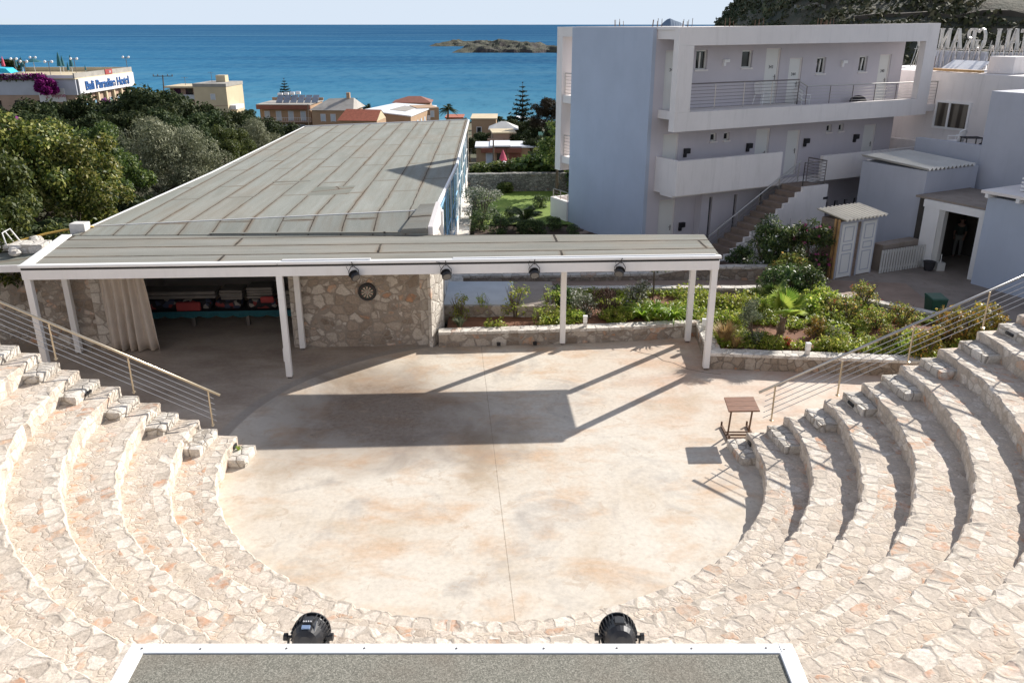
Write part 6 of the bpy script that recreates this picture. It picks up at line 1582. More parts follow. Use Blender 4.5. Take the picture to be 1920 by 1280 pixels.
# bed beside the lawn
sil=shrub_proto('silver_bush','x','shrub',M['leaf_grey'],71,.95,1.7,2300,.10,.04,14,.4,flower=M['fl_silver'],nfl=420,fsize=.07,stems=10,fl_top=True)
put(sil,905,412,.26,None,1.15,'silvery plumed bush beside the glazed hall wall','silvery bushes by the lawn')
for px,py,s,l in [(900,432,.9,'dark shrub at the glazed hall wall, nearest the pergola roof'),(935,440,.9,'dark shrub with a pale bloom below the silvery bush'),(958,418,.75,'dark shrub between the silvery bush and the sago palm'),(1010,440,.75,'dark shrub in front of the sago palm'),(985,440,.8,'low dark shrub right above the pergola roof'),(1040,432,.7,'small dark shrub at the foot of the blue end wall'),(1012,392,.75,'dark shrub on the lawn edge behind the sago palm'),(1075,442,.5,'tiny dark shrub beside the white edging of the block'),(930,410,.6,'dark shrub on the lawn edge right of the silvery bush')]:
    put(dgr,px,py,.14,None,s,l,'dark shrubs by the lawn')
def feather_palm(name,label,cat,nf,trunk,L,mat,seed,droop=.9,r0=.16,lw=.035,nl=26):
    t=thing(name,label,cat); rg=random.Random(seed); mb=MB()
    mb.tube([(0,0,-.2),(.03*trunk,0,trunk*.5),(.05*trunk,.02*trunk,trunk)],[r0*1.2,r0,r0*.85],9); mb.build('trunk',M['palmbark'],t)
    o=Vector((.05*trunk,.02*trunk,trunk)); mb=MB()
    for i in range(nf):
        a=2.399*i; el=rg.uniform(-.1,1.45); l=L*rg.uniform(.8,1.05); pr=None
        h=Vector((math.cos(a),math.sin(a),0)); side=Vector((-math.sin(a),math.cos(a),0)); pts=[]
        for k in range(9):
            f=k/8; pts.append(o+h*l*(f*math.cos(el)*.95+.12*f*f)+Vector((0,0,l*(math.sin(el)*f-droop*.55*f*f))))
        mb.tube(pts,[.02*L*(1-.8*k/8)+.002 for k in range(9)],4)
        for k in range(nl):
            f=(k+1)/nl; j=min(7,int(f*8)); p=pts[j].lerp(pts[j+1],f*8-j) if j<8 else pts[8]
            tn=(pts[j+1]-pts[j]).normalized()
            for s in (-1,1):
                ll=l*.30*math.sin(PI*(f*.85+.12)); tip=p+side*s*ll*.8+tn*ll*.55-Vector((0,0,ll*.35)); w=tn*lw*L*.5
                mb.add([p-w,p+w,tip],[(0,1,2)])
    mb.build('fronds',mat,t,recalc=False); return t
sago=feather_palm('sago_palm','dark feathery sago palm on the edge of the lawn','palm',22,.3,1.5,M['leaf_oleander'],3)
put(sago,985,425,.26,None,1.0,sago['label'])
# hedge on the retaining wall
hb=shrub_proto('hedge_bush','x','hedge',M['leaf_mid'],81,1.5,2.0,4200,.19,.11,18,.36)
gH='hedge bushes above the retaining wall'
for px,t,s,l in [(905,53.5,.62,'hedge bush above the retaining wall next to the hall corner'),(935,54,.62,'hedge bush left of the red and white parasol'),(975,53.5,.80,'hedge bush right of the red and white parasol'),(1010,53.5,.95,'hedge bush above the middle right of the retaining wall'),(1045,52,1.3,'hedge bush beside the white rear frame of the block'),(1075,53,1.4,'hedge bush hidden mostly by the blue end wall')]:
    p=at(px,320,t); place(hb,(p.x,p.y,.15),rnd.uniform(0,6),(s*1.5,s*1.5,s),l,gH)
place(hb,(4.3,49.0,.3),1,.9,'dark bush in front of the retaining wall beside the rear balcony',gH)
tr_=tree_proto('small_tree','slim dark tree in front of the right part of the retaining wall','tree',dict(seed=91,R=1.3,H=1.3,zc=2.6,n=3000,L=.18,W=.1,nclump=16,sub=.36),(1.9,.1,9,4,.8),M['leaf_mid'])
place(tr_,(2.6,48.3,.2),0,1.0,tr_['label'])
place(hb,(-.4,48.85,.2),2,.4,'small dark bush at the foot of the retaining wall below the parasol',gH)

# ------------------------------------------------------------------ far town
def fbx(A,ux,uy):                      # local frame for a far building
    ux=Vector(ux).normalized(); uy=Vector((-ux.y,ux.x,0))
    return lambda a,b,c: A+ux*a+uy*b+Vector((0,0,c))
def yawv(d): return (math.cos(math.radians(d)),math.sin(math.radians(d)),0)
def house(name,label,px0,px1,pytop,t,h,depth,yaw,mat,cat='building'):
    A=at(px0,pytop,t); B=at(px1,pytop,t); W=(B-A).length; fn=fbx(A-Vector((0,0,h)),yawv(yaw),0)
    b=thing(name,label,cat,A-Vector((0,0,h)))
    MB().fbox(fn,0,W,0,depth,-3,h).build('walls',mat,b); return b,fn,W
def fwin(b,fn,a0,a1,z0,z1,mat=None,name='window'):
    w=MB().fbox(fn,a0,a1,-.06,-.004,z0,z1).build(name,mat or M['shutter'],b)
    mb=MB(); mb.fbox(fn,a0-.12,a0-.003,-.09,-.004,z0-.1,z1+.1); mb.fbox(fn,a1+.003,a1+.12,-.09,-.004,z0-.1,z1+.1); mb.fbox(fn,a0,a1,-.09,-.004,z1+.003,z1+.1); mb.build('window_frame',M['signwhite'],w)
# ochre complex
b,fn,W=house('balcony_house','long ochre house with red brown fascia, balconies and solar panels on its roof',486,583,196,200,6.9,11,-3,M['ochre'])
MB().fbox(fn,-.3,W+.3,-1.5,11,6.903,7.05).build('roof',M['greyroof'],b); MB().fbox(fn,-.3,W+.3,-1.53,-1.2,5.9,6.9).build('fascia',M['fascia'],b)
bal=MB().fbox(fn,-.5,W+.3,-1.6,-.01,2.9,3.1).build('balcony',M['salmon'],b)
mb=MB(); mb.bar(fn(-.5,-1.55,4.0),fn(W+.3,-1.55,4.0),.06,.06)
for i in range(30): mb.bar(fn(-.5+(W+.8)*i/29,-1.55,3.1),fn(-.5+(W+.8)*i/29,-1.55,4.0),.05,.05)
mb.build('balcony_railing',M['signwhite'],bal)
for a in (1.2,4.0,7.0,10.0): fwin(b,fn,a,a+1.1,3.15,5.3,name='door')
for a in (1.5,5.5,9.5): fwin(b,fn,a,a+1.2,.2,2.2)
MB().fbox(fn,5.5,10.5,-4.5,-1.65,2.2,2.35).build('awning',M['slabblue'],b)
for i in range(6):
    a=3.4+1.75*i; mb=MB(); mb.hex([fn(a,2.2,7.1),fn(a+1.5,2.2,7.1),fn(a+1.5,4.6,8.7),fn(a,4.6,8.7),fn(a,2.2,7.2),fn(a+1.5,2.2,7.2),fn(a+1.5,4.6,8.8),fn(a,4.6,8.8)])
    simple('solar_panel','tilted solar panel on the balcony house roof, %s'%['at the left end of the row','next to the left end panel','left of the middle','right of the middle','next to the right end panel','at the right end of the row'][i],'solar panel',mb,M['panelglass'],'solar panels on the balcony house',origin=fn(a,3,7))
for i in range(4):
    simple('water_tank','white water tank on the balcony house roof, %s'%['leftmost of its row','second from the left of its row','third from the left of its row','rightmost of its row'][i],'water tank',MB().tube([fn(3.2+1.5*i,5.0,8.9+.12*i),fn(4.3+1.5*i,5.0,8.9+.12*i)],.36,10),M['plastic_white'],'water tanks on the balcony house',origin=fn(3.2+1.5*i,5,8.6))
for a in (2.6,8.6): MB().fbox(fn,a,a+.8,-.35,-.02,.9,1.5).build('air_conditioner',M['plastic_white'],b)
MB().fbox(fn,-.3,W+.3,10.8,11,7.053,7.7).build('roof_parapet',M['ochre'],b)
b,fn,W=house('hip_roof_house','ochre two storey house with grey hipped roof right of the balcony house',584,660,207,196,5.9,11,-4,M['ochre'])
mb=MB(); mb.add([fn(-.5,-.5,5.95),fn(W+.6,-.5,5.95),fn(W+.6,11.5,5.95),fn(-.5,11.5,5.95),fn(3.0,5,8.2),fn(W-.5,5,8.4)],[(0,1,5,4),(1,2,5),(2,3,4,5),(3,0,4)]); mb.build('roof',M['greyroof'],b,recalc=False)
for a in (2.2,4.6): fwin(b,fn,a,a+1.0,3.4,5.0); fwin(b,fn,a,a+1.0,.4,2.0)
MB().fbox(fn,W-2.2,W-1.4,4.6,5.4,7.6,9.6).build('chimney',M['ochre'],b)
b,fn,W=house('tiled_house','low ochre house with red tiled gable roof below the white roofed hall',636,708,226,182,4.2,8,-6,M['ochre'])
mb=MB(); mb.add([fn(-.4,-.4,4.2),fn(W+.1,-.4,4.2),fn(W+.1,8.2,4.2),fn(-.4,8.2,4.2),fn(.6,3.9,6.3),fn(W+.1,3.9,6.2)],[(0,1,5,4),(2,3,4,5),(3,0,4)]); mb.build('roof',M['tile'],b,recalc=False)
mb=MB(); mb.add([fn(W+.02,0,4.1),fn(W+.02,8,4.1),fn(W+.02,3.9,6.1)],[(0,1,2)]); mb.build('gable',M['cream'],b,recalc=False)
for a in (1.4,3.4,5.6): fwin(b,fn,a,a+.9,1.8,3.2)
P1,P2,P3,P4=at(682,206,202.8),at(770,217,189.8),at(816,198,213.5),at(742,193.5,220)
b=thing('white_roof_hall','long ochre building with a stained white sheet roof','building',P2-Vector((0,0,6)))
D3=Vector((0,0,1)); MB().hex([p-D3*8 for p in (P1,P2,P3,P4)]+[p-D3*.25 for p in (P1,P2,P3,P4)]).build('walls',M['ochre'],b)
cen=(P1+P2+P3+P4)/4; ex=lambda p:p+(p-cen).normalized()*.5
MB().hex([ex(p)-D3*.24 for p in (P1,P2,P3,P4)]+[ex(p) for p in (P1,P2,P3,P4)]).build('roof',M['whiteroof'],b)
q=lambda u,v,h: P2.lerp(P1,u).lerp(P3.lerp(P4,u),v)+D3*h
MB().hex([q(.25,.25,.01),q(.6,.25,.01),q(.6,.75,.01),q(.25,.75,.01),q(.25,.25,.06),q(.6,.25,.06),q(.6,.75,.06),q(.25,.75,.06)]).build('roof_patch',M['greyroof'],b)
dn=(P3-P2).normalized(); out=Vector((dn.y,-dn.x,0))
for i in range(7):
    o=P2+dn*(2.0+3.6*i)+out*.03-D3*3.4
    MB().hex([o,o+dn*1.2,o+dn*1.2+out*.05,o+out*.05]+[v+D3*1.8 for v in (o,o+dn*1.2,o+dn*1.2+out*.05,o+out*.05)]).build('window',M['shutter'],b)
b,fn,W=house('red_roof_house','ochre house with a low maroon roof behind the white roofed building',738,806,193,240,4.4,9,2,M['salmon'])
mb=MB(); mb.add([fn(-.5,-.5,4.4),fn(W+.5,-.5,4.4),fn(W+.5,9.5,4.4),fn(-.5,9.5,4.4),fn(4,4.5,5.9),fn(W-3,4.5,5.9)],[(0,1,5,4),(1,2,5),(2,3,4,5),(3,0,4)]); mb.build('roof',M['fascia'],b,recalc=False)
b,fn,W=house('white_balcony_house','pale ochre house end with stacked white balconies right of the white roofed building',782,824,203,205,7.0,8,20,M['ochre'])
for z in (1.5,4.2): MB().fbox(fn,.4,3.0,-1.2,-.01,z,z+1.0).build('balcony',M['signwhite'],b)
for z in (2.6,5.3): fwin(b,fn,3.4,4.2,z-.6,z+.9)
b,fn,W=house('shore_house','low orange house by the beach right of a date palm',836,866,222,232,3.0,8,0,M['salmon'])
MB().fbox(fn,-.3,W+.3,-.3,8.3,3.003,3.3).build('roof',M['tile'],b)
b,fn,W=house('flat_ochre_house','flat roofed ochre house just beyond the right end of the hall roof',884,930,224,150,3.6,8,0,M['ochre'])
MB().fbox(fn,-.2,W+.2,-.2,8.2,3.603,3.8).build('roof',M['cream'],b); fwin(b,fn,1.0,1.7,1.3,2.2,M['glass_dark'])
gzb=thing('gazebo','open gazebo with pale ribbed hip roof above a salmon walled terrace','gazebo',at(944,262,140))
A=at(944,240,140); mb=MB(); r=2.5; rid=1.1
mb.add([A+Vector(p) for p in [(-r,-r,0),(r,-r,0),(r,r,0),(-r,r,0),(-.35,0,rid),(.35,0,rid)]],[(0,1,5,4),(1,2,5),(2,3,4,5),(3,0,4)]); mb.build('roof',M['corr2'],gzb,recalc=False)
for sx in (-1,1):
    for sy in (-1,1): MB().box(A.x+sx*2.1-.1,A.x+sx*2.1+.1,A.y+sy*2.1-.1,A.y+sy*2.1+.1,A.z-2.4,A.z+.02).build('post',M['bark'],gzb)
mb=MB(); mb.box(A.x-2.0,A.x+2.0,A.y-2.0,A.y+2.0,A.z-2.4,A.z-1.5); mb.build('terrace_base',M['fascia'],gzb)
b,fn,W=house('salmon_house','small salmon walled house with stepped flat roof below the gazebo',925,966,251,133,2.6,5,6,M['salmon'])
MB().fbox(fn,-.2,W+.2,-.2,5.2,2.603,2.8).build('roof',M['cream'],b); MB().fbox(fn,-1.0,1.6,-.8,-.01,-2,1.9).build('wing',M['salmon'],b)
b,fn,W=house('bungalow','low ochre bungalow with white flat roof and maroon fascia beyond the hedge',893,1008,277,121,3.1,5,1,M['ochre'])
rf_=MB(); 
for (a0,a1,y0,zr) in [(-.2,2.4,-.3,3.1),(2.0,5.0,-.55,3.25),(4.7,7.0,-.3,3.15),(6.6,W+.2,-.45,3.1)]: rf_.fbox(fn,a0,a1,y0,5.3,zr+.003*a0+.003,zr+.2+.003*a0)
rf_.build('roof',M['whiteroof'],b)
for (a0,a1) in ((.7,4.4),(4.45,6.6)): MB().fbox(fn,a0,a1,-.75,-.005,2.45,3.08).build('fascia',M['fascia'],b)
fwin(b,fn,1.5,2.4,.3,2.3,name='door'); 
MB().fbox(fn,3.0,4.3,-.05,-.004,.5,2.3).build('window',M['glass_dark'],b); MB().fbox(fn,4.8,6.5,-.05,-.004,.9,2.3).build('window',M['fascia'],b)
def pole(px,py0,py1,t,label,arm=False):
    A=at(px,py1,t); B=at(px,py0,t); p=thing('utility_pole',label,'pole',A)
    MB().tube([A-Vector((0,0,3)),B],[.14,.10],8).build('shaft',M['bark'],p)
    if arm:
        mb=MB(); mb.bar(B+Vector((-1.8,0,-.2)),B+Vector((1.8,0,-.2)),.12,.12)
        for dx in (-1.7,-.9,.9,1.7): mb.lathe(B+Vector((dx,0,-.14)),[(.09,0),(.06,.3)],8)
        mb.build('crossarm',M['bark'],p)
pole(577,196,245,186,'plain dark pole in front of the hip roofed house')
pole(925,263,305,116,'plain dark pole in front of the bungalow')
pole(305,141,168,150,'utility pole with crossarm above the dark evergreens',True)
simple('closed_parasol','folded red and white parasol among the hedge in front of the bungalow','parasol',MB().lathe(at(943,312,108),[(.03,0),(.62,.25),(.5,.9),(.3,1.5),(.04,2.1)],10),M['pink'],origin=at(943,312,108))
simple('white_parasol_skirt','white pleated cloth hanging under the red parasol','cloth',MB().lathe(at(945,314,107),[(.45,0),(.75,.2),(.6,.55),(.2,.8)],10),M['plastic_white'],origin=at(945,314,107))
simple('shade_net','dark green shade net stretched over the plot behind the bungalow','net',MB().hex([at(1012,276,125)+Vector(p) for p in [(0,0,-1),(9,0,-1),(9,8,1.4),(0,8,1.2),(0,0,-.9),(9,0,-.9),(9,8,1.5),(0,8,1.3)]]),M['net'],origin=at(1020,276,125))
# cream apartment house
b,fn,W=house('cream_house','cream apartment house with brown flat roof and side balconies facing the sea','327'and 362,425,163,188,12,10,-4,M['cream'])
MB().fbox(fn,-.1,W+.1,-.1,10.1,12.003,12.7).build('roof_parapet',M['greyroof'],b)
fn2=fn
MB().fbox(fn,-7.0,-.02,3.0,10,-3,11.6).build('walls',M['salmon'],b); MB().fbox(fn,-7.4,.5,1.2,10.3,11.62,12.0).build('roof',M['cream'],b)
for z in (3.2,6.2,9.2):
    bal=MB().fbox(fn,-6.8,-.02,1.4,2.98,z-.2,z).build('balcony',M['signwhite'],b); MB().fbox(fn,-6.8,-.02,1.4,1.5,z+.01,z+.95).build('balcony_front',M['slabblue'],bal)
    MB().fbox(fn,-6.0,-4.4,2.9,2.998,z+.05,z+2.2).build('balcony_door',M['glass_dark'],b); MB().fbox(fn,-3.2,-1.6,2.9,2.998,z+.05,z+2.2).build('balcony_door',M['glass_dark'],b)
for z in (5.2,9.2): fwin(b,fn,3.9,4.8,z,z+1.2,M['slabblue'])
mb=MB(); mb.bar(fn(0,-.02,7.6),fn(W,-.02,8.0),.12,.12); mb.build('string_course',M['salmon'],b)
for z in (4,7): MB().fbox(fn,W+.01,W+1.4,1,6,z,z+.9).build('balcony',M['signwhite'],b)
def antenna(b,p,h=2.2):
    mb=MB(); mb.tube([p,p+Vector((0,0,h))],.05,5); mb.bar(p+Vector((-.7,0,h-.1)),p+Vector((.7,0,h-.1)),.05,.05)
    for k in range(5): mb.bar(p+Vector((-.6+.3*k,-.3,h-.1)),p+Vector((-.6+.3*k,.3,h-.1)),.04,.04)
    mb.build('antenna',M['darksteel'],b)
antenna(b,fn(2,6,12.7)); antenna(b,fn(-4,5,12.0),1.8)
MB().fbox(fn,3.2,5.4,5.5,7.5,12.705,14.2).build('stair_head',M['cream'],b)
# hotel with the sign, its front turned towards the stage
X0=-94.6
HY=9.0
hot=thing('seaside_hotel','large terraced hotel with rooftop parasols and a long blue lettered sign on white','hotel',(X0,187,-15))
MB().box(X0-26,X0-.6,179+HY,207+HY,-18,-4.9).build('walls',M['salmon'],hot)
MB().box(X0-26,X0,178.9+HY,207.3+HY,-4.88,-1.62).build('terrace_slab',M['stucco_greyblue'],hot)
MB().box(X0-26,X0+.15,178.6+HY,207.5+HY,-1.60,-1.4).build('terrace_floor',M['cream'],hot)
MB().box(X0-.15,X0+.15,178.6+HY,207.5+HY,-1.39,-.35).build('parapet',M['greyroof'],hot)
MB().box(X0-26,X0-.16,206.9+HY,207.5+HY,-1.39,-.4).build('parapet',M['cream'],hot)
MB().box(X0-26,X0-.16,178.6+HY,178.9+HY,-1.39,-.75).build('parapet',M['signwhite'],hot)
sb=MB().box(X0+.16,X0+.42,179.6+HY,207.4+HY,-4.75,-1.58).build('sign_board',M['signwhite'],hot)
put_text('sign_lettering','Bali Paradise Hotel',2.55,.07,(X0+.50,193.2+HY,-3.25),(0,1,0),UPZ,M['signblue'],sb,sx=1.14,bold=.07)
q=MB().box(X0+.16,X0+.3,193.0+HY,196.5+HY,-1.35,-.25).build('small_sign',M['red'],hot); put_text('small_sign_lettering','bar',.9,.03,(X0+.33,195.3+HY,-.8),(0,1,0),UPZ,M['signwhite'],q)
for i in range(7): MB().box(X0-.55,X0-.0,180.5+4*i+HY,181.1+4*i+HY,-7.0,-4.885).build('bracket',M['cream'],hot)
for i in range(6): 
    w_=MB().box(X0-.59,X0-.5,183+4*i+HY,184.3+4*i+HY,-9.2,-6.6).build('window',M['glass_blue'],hot); MB().box(X0-.58,X0-.46,182.8+4*i+HY,182.98+4*i+HY,-9.3,-6.5).build('window_frame',M['signwhite'],w_)
MB().box(X0-.5,X0+1.2,190+HY,205+HY,-10.6,-9.6).build('balcony',M['slabblue'],hot)
q=MB().box(X0-8.2,X0-2.6,178.5+HY,178.85+HY,-6.3,-3.4).build('pink_lettered_board',M['signwhite'],hot); put_text('board_lettering','S. Voyne',1.25,.03,(X0-4.6,178.46+HY,-5.0),(1,.0,0.05),UPZ,M['signpink'],q)
for i in range(4): MB().box(X0-24+5*i,X0-22+5*i,178.9+HY,178.98+HY,-9.5,-6).build('window',M['glass_dark'],hot)
def hlamp():
    t=thing('terrace_lamp','twin globe terrace lamp','street lamp')
    MB().tube([(0,0,0),(0,0,2.6)],.06,7).build('pole',M['darksteel'],t); MB().tube([(-.55,0,2.5),(0,0,2.7),(.55,0,2.5)],.05,6).build('arm',M['darksteel'],t)
    for s in (-1,1): MB().ball((s*.55,0,2.68),.24,n=8).build('globe',M['plastic_white'],t)
    return t
hl=hlamp()
for px,py,t,l in [(30,133,196,'terrace lamp at the far left of the hotel roof'),(66,133,204,'terrace lamp behind the dark blue parasol'),(50,146,182,'low terrace lamp on the left front parapet'),(96,146,181,'terrace lamp above the purple bougainvillea'),(141,126,196,'terrace lamp between the closed teal parasols and the sign'),(238,123,205,'terrace lamp at the far right end of the sign')]:
    p=at(px,py,t); place(hl,(p.x,p.y,-1.4 if t>183 else -1.4),rnd.uniform(-.3,.3),1.25,l,'twin globe lamps on the hotel terrace')
def closed_parasol(mat):
    t=thing('closed_parasol','closed parasol','parasol')
    MB().tube([(0,0,0),(0,0,2.5)],.04,6).build('pole',M['white'],t); MB().lathe((0,0,.9),[(.32,0),(.26,.5),(.16,1.1),(.03,1.65)],8).build('canopy',mat,t); return t
cp=closed_parasol(M['teal'])
for px,t,s,l in [(33,200,1.4,'closed teal parasol right of the leftmost terrace lamp'),(45,202,1.4,'closed teal parasol left of the dark blue open one'),(115,196,1.9,'large closed teal parasol near the roof centre'),(121,203,1.5,'closed teal parasol behind the largest one'),(130,193,1.1,'short closed teal parasol right of the largest one'),(137,200,1.6,'closed teal parasol beside the lamp left of the sign'),(162,200,.7,'small closed teal parasol above the sign')]:
    p=at(px,140,t); place(cp,(p.x,p.y,-1.4),0,s,l,'closed parasols on the hotel terrace')
p=at(63,118,201); o=thing('open_parasol','open dark blue parasol among the closed teal ones on the hotel roof','parasol',(p.x,p.y,-1.4))
MB().lathe((p.x,p.y,1.0),[(2.0,0),(1.9,.1),(.1,.8)],10).build('canopy',M['teal'],o); MB().tube([(p.x,p.y,-1.4),(p.x,p.y,1.2)],.05,6).build('pole',M['white'],o)
p=at(5,128,186); o=thing('blue_awning','bright blue awning at the left end of the hotel terrace','awning',(p.x,p.y,-1.4))
MB().hex([(p.x-4,p.y-1.5,-.2),(p.x+2.5,p.y-1.5,-.7),(p.x+2.5,p.y+1.5,-.5),(p.x-4,p.y+1.5,.2),(p.x-4,p.y-1.5,.6),(p.x+1.5,p.y-1.5,.3),(p.x+1.5,p.y+1.5,.4),(p.x-4,p.y+1.5,.7)]).build('cloth',M['cyan'],o)
for dx in (-3.5,2.0): MB().tube([(p.x+dx,p.y,-1.4),(p.x+dx,p.y,-.2)],.06,6).build('pole',M['white'],o)
p=at(4,110,198); simple('closed_parasol','closed pink parasol at the left edge of the hotel roof','parasol',MB().lathe((p.x,p.y,-1.4),[(.05,0),(.05,1.4),(.4,1.6),(.25,2.8),(.03,3.8)],8),M['pink'],origin=(p.x,p.y,-1.4))
for i,(y,l) in enumerate([(182,'row of purple flowers along the hotel front parapet, left half'),(182.2,'row of purple flowers along the hotel front parapet, right half')]):
    t=thing('parapet_flowers',l,'flowers',(X0-20+9*i,178.6+HY,-1)); rs=np.random.RandomState(70+i); P=np.stack([-4+rs.random(420)*9,-.2+rs.random(420)*.5,-.6+rs.random(420)*1.1],1)
    link('petals',quads_mesh('petals',flower_quads(rs,P,.3),M['fl_purple']),t)
    link('leaves',quads_mesh('leaves',leaves_at(rs,P+np.array([.2,0,-.2]),unit(rs.normal(size=P.shape)),.4,.25),M['leaf_mid']),t)
p=at(20,118,203); place(und,(p.x,p.y,-1.4),0,2.0,'dark clipped shrub standing on the hotel terrace beside the pink parasol','dark shrubs on the hotel terrace')
# palms and pines far off
def norfolk(name,label,h,tiers,seed):
    t=thing(name,label,'pine tree'); rg=random.Random(seed); rs=np.random.RandomState(seed)
    MB().tube([(0,0,-1),(0,0,h)],[.02*h+.05,.03],8).build('trunk',M['bark'],t); Q=[]
    for k in range(tiers):
        f=k/(tiers-1); z=h*(.22+.76*f); R=h*.26*(1-f)**.85+.12; nb=7
        for j in range(nb):
            a=2*PI*j/nb+k*.7; n=60; s=rs.random(n); P=np.stack([np.cos(a)*R*s,np.sin(a)*R*s,z+.10*R*s+.12*R*s*s],1)+rs.normal(size=(n,3))*np.array([.05,.05,.03])*R
            Q.append(leaves_at(rs,P,unit(rs.normal(size=(n,3))*.4+np.array([0,0,1])),.16*R+.10,.10*R+.06,-.2))
    link('branches',quads_mesh('branches',np.concatenate(Q),M['leaf_pine']),t); return t
def stand(pr,px,top,t,h,l,g=None,base=None):
    p=at(px,top,t); z=gz(p.x,p.y) if base is None else base; s=(p.z-z)/h
    return place(pr,(p.x,p.y,z),rnd.uniform(0,6),s,l,g)
n1=norfolk('norfolk_pine','tiered norfolk pine rising from dark trees in front of the sea, right of the bungalows',14,11,2)
stand(n1,980,153,170,14.0,n1['label'])
n2=norfolk('norfolk_pine','dense norfolk pine behind the solar panels of the balcony house',14,15,6)
stand(n2,532,146,226,14.0,n2['label'])
n3=norfolk('norfolk_pine','tiny norfolk pine on the shore between the ochre roofs',8,8,7)
stand(n3,669,184,262,8.0,n3['label'])
dp=feather_palm('date_palm','x','palm',34,6.0,3.0,M['leaf_dark'],12,1.0,.28,.05,20)
for px,top,t,l in [(838,189,216,'tall date palm right of the red roofed house'),(638,178,232,'date palm behind the hip roofed house'),(688,190,250,'small date palm between the hip roof and the white roof'),(893,211,200,'date palm just beyond the far end of the hall roof'),(938,213,190,'spiky date palm above the gazebo'),(912,216,210,'low date palm at the beach between two others')]:
    stand(dp,px,top,t,8.2,l,'date palms by the shore')
tam=tree_proto('tamarisk_tree','large reddish brown feathery tree beside the white rear frame of the block','tree',dict(seed=55,R=3.6,H=4.6,zc=6.2,n=16000,L=.42,W=.10,nclump=44,sub=.26,hollow=.6,up=.1,droop=.3),(4.5,.3,12,5,2.2),M['leaf_tamarisk'])
stand(tam,1030,180,138,10.6,tam['label'])
gS='dark trees between the bungalow and the sea'
for pr,px,top,t,h,l in [(dark,955,222,158,8.0,'dark tree left of the tall norfolk pine, above the gazebo'),(dark2,985,222,150,7.4,'dark tree at the foot of the tall norfolk pine'),(dark,1004,236,140,8.0,'dark tree between the norfolk pine and the reddish tree'),(dark2,975,244,134,7.4,'dark tree right of the gazebo'),(dark,905,246,134,8.0,'dark tree left of the gazebo behind the hall roof end'),(dark2,1005,255,122,7.4,'dark tree behind the right end of the bungalow'),(dark,1050,225,128,8.0,'dark tree behind the rear balconies of the block'),(dark2,880,256,128,7.4,'dark tree at the hall roof corner in front of the flat ochre house'),(dark,960,216,225,8.0,'dark tree on the shore behind the norfolk pine'),(dark2,905,218,230,7.4,'dark tree on the shore left of the spiky palm'),(dark,870,220,226,8.0,'dark tree on the shore right of the orange house'),(dark2,640,196,240,7.4,'dark tree on the shore behind the hip roof'),(dark,465,204,190,8.0,'dark tree on the shore right of the cream house'),(dark2,448,210,170,7.4,'dark tree at the foot of the cream house, seaward side'),(dark,1085,300,60,8.0,'dark tree hidden behind the blue end wall of the block'),(dark2,1015,282,110,7.4,'dark tree right of the bungalow')]:
    stand(pr,px,top,t,h,l,gS)
for px,top,t,l in [(915,308,86,'mid green bush in front of the bungalow, left'),(1000,300,84,'mid green bush in front of the bungalow, right'),(1035,292,90,'mid green bush beside the white rear frame'),(960,310,80,'mid green bush behind the red and white parasol')]:
    p=at(px,top,t); place(hb,(p.x,p.y,p.z-2.4),rnd.uniform(0,6),1.4,l,'bushes before the bungalow')
for px,py,s,l in [(1000,222,1.0,'pale awning roof low on the shore right of the norfolk pine'),]:
    A=at(px,py,190); simple('shore_awning',l,'awning',MB().hex([A+Vector(p) for p in [(-4,-2,0),(4,-2,-1.2),(4,2,-1),(-4,2,.2),(-4,-2,.2),(4,-2,-1),(4,2,-.8),(-4,2,.4)]]),M['whiteroof'],origin=A)
A=at(428,147,500); simple('floating_buoy','small pale buoy floating on the sea near the cream house','buoy',MB().ball((at(428,147,320).x,at(428,147,320).y,-21.6),.55,n=8),M['cream'],smooth=True,origin=(at(428,147,320).x,at(428,147,320).y,-22))
# prototypes that were never placed must not stay at the origin

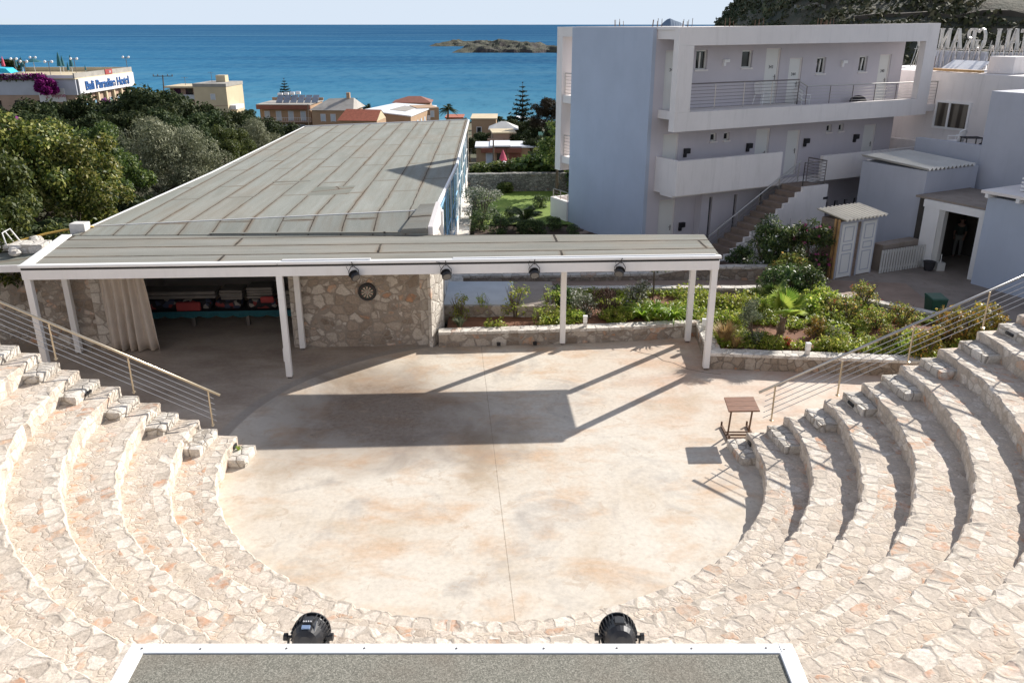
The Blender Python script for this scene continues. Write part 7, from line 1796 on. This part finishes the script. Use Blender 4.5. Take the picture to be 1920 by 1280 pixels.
# ------------------------------------------------------------------ person standing in the dim store
def person(name,label,loc,rz,skin,shirt,trousers,hair):
    """one skinned body surface; clothes and hair are children"""
    root=thing(name,label,'person',loc)
    root.rotation_euler=(0,0,rz)
    V=[(0,0,.96),(0,.01,1.12),(0,.0,1.30),(0,.0,1.44),(0,-.02,1.53),(0,-.05,1.66),(0,-.05,1.74),
       (.17,.0,1.41),(.22,-.03,1.15),(.20,-.20,.98),(.19,-.27,.93),(-.17,.0,1.41),(-.22,-.03,1.15),(-.20,-.22,1.0),(-.19,-.29,.96),
       (.09,0,.92),(.11,-.03,.50),(.11,.02,.09),(.12,-.12,.04),(-.09,0,.92),(-.11,-.05,.50),(-.11,.0,.09),(-.12,-.14,.04)]
    E=[(0,1),(1,2),(2,3),(3,4),(4,5),(5,6),(3,7),(7,8),(8,9),(9,10),(3,11),(11,12),(12,13),(13,14),(0,15),(15,16),(16,17),(17,18),(0,19),(19,20),(20,21),(21,22)]
    Rr=[.14,.13,.15,.12,.055,.095,.075,.06,.045,.033,.03,.06,.045,.033,.03,.09,.062,.042,.04,.09,.062,.042,.04]
    fing=[]
    for hand,s in ((10,1),(14,-1)):
        hx,hy,hz=V[hand]
        for k in range(5):
            b=len(V); dx=(-.03+.016*k)*s if k<4 else -.045*s
            V+= [(hx+dx,hy-.05,hz-.02),(hx+dx*1.1,hy-.085,hz-.045-.004*(k==1)),(hx+dx,hy-.09,hz-.08)] if k<4 else [(hx+dx,hy-.01,hz-.01),(hx+dx*1.2,hy-.04,hz-.03),(hx+dx*1.1,hy-.06,hz-.05)]
            E+= [(hand,b),(b,b+1),(b+1,b+2)]; Rr+=[.011,.009,.008]
    me=bpy.data.meshes.new('body'); me.from_pydata(V,E,[]); me.materials.append(skin)
    ob=bpy.data.objects.new('body',me); COL.objects.link(ob); ob.parent=root; LOC[ob]=LOC[root]
    sk=ob.modifiers.new('Skin','SKIN')
    for i,r in enumerate(Rr): me.skin_vertices[0].data[i].radius=(r,r*(.8 if i in (1,2,3) else 1))
    me.skin_vertices[0].data[0].use_root=True
    sb_=ob.modifiers.new('Subdivision','SUBSURF'); sb_.levels=2; sb_.render_levels=2
    def cloth(nm,idx,extra,mat):
        vm={o:i for i,o in enumerate(idx)}
        m2=bpy.data.meshes.new(nm); m2.from_pydata([V[i] for i in idx],[(vm[a],vm[b]) for a,b in E if a in vm and b in vm],[]); m2.materials.append(mat)
        o2=bpy.data.objects.new(nm,m2); COL.objects.link(o2); o2.parent=root; LOC[o2]=LOC[root]
        o2.modifiers.new('Skin','SKIN')
        for i,o in enumerate(idx): r=Rr[o]+extra; m2.skin_vertices[0].data[i].radius=(r,r*(.8 if o in (1,2,3) else 1))
        m2.skin_vertices[0].data[0].use_root=True
        q=o2.modifiers.new('Subdivision','SUBSURF'); q.levels=2; q.render_levels=2
    cloth('shirt',[0,1,2,3,7,8,11,12],.016,shirt); cloth('trousers',[0,15,16,17,19,20,21],.014,trousers)
    mb=MB(); c=LOC[root]+Vector((0,-.045,1.725)); mb.ball(c+Vector((0,.015,.015)),.098,.11,.10,14); mb.build('hair',hair,root,smooth=True)
    mb=MB()
    for sx in (-1,1): mb.ball(c+Vector((sx*.035,-.095,-.045)),.012,.008,.009,8); mb.ball(c+Vector((sx*.098,.0,-.06)),.014,.022,.034,8)
    mb.ball(c+Vector((0,-.112,-.075)),.014,.02,.024,8); mb.ball(c+Vector((0,-.095,-.118)),.026,.008,.007,8)
    mb.build('face',skin,root,smooth=True)
    return root
person('person','person in dim light inside the garage, dark top and pale trousers, leaning over a table',hw2(11.1,-4.62,.71),TH-PI/2+.5,paint('skin',(.22,.13,.10),.6,.05),paint('dark green top',(.03,.045,.04),.9,.1),paint('grey trousers',(.16,.16,.15),.9,.1),paint('dark hair',(.02,.015,.012),.7,.1))
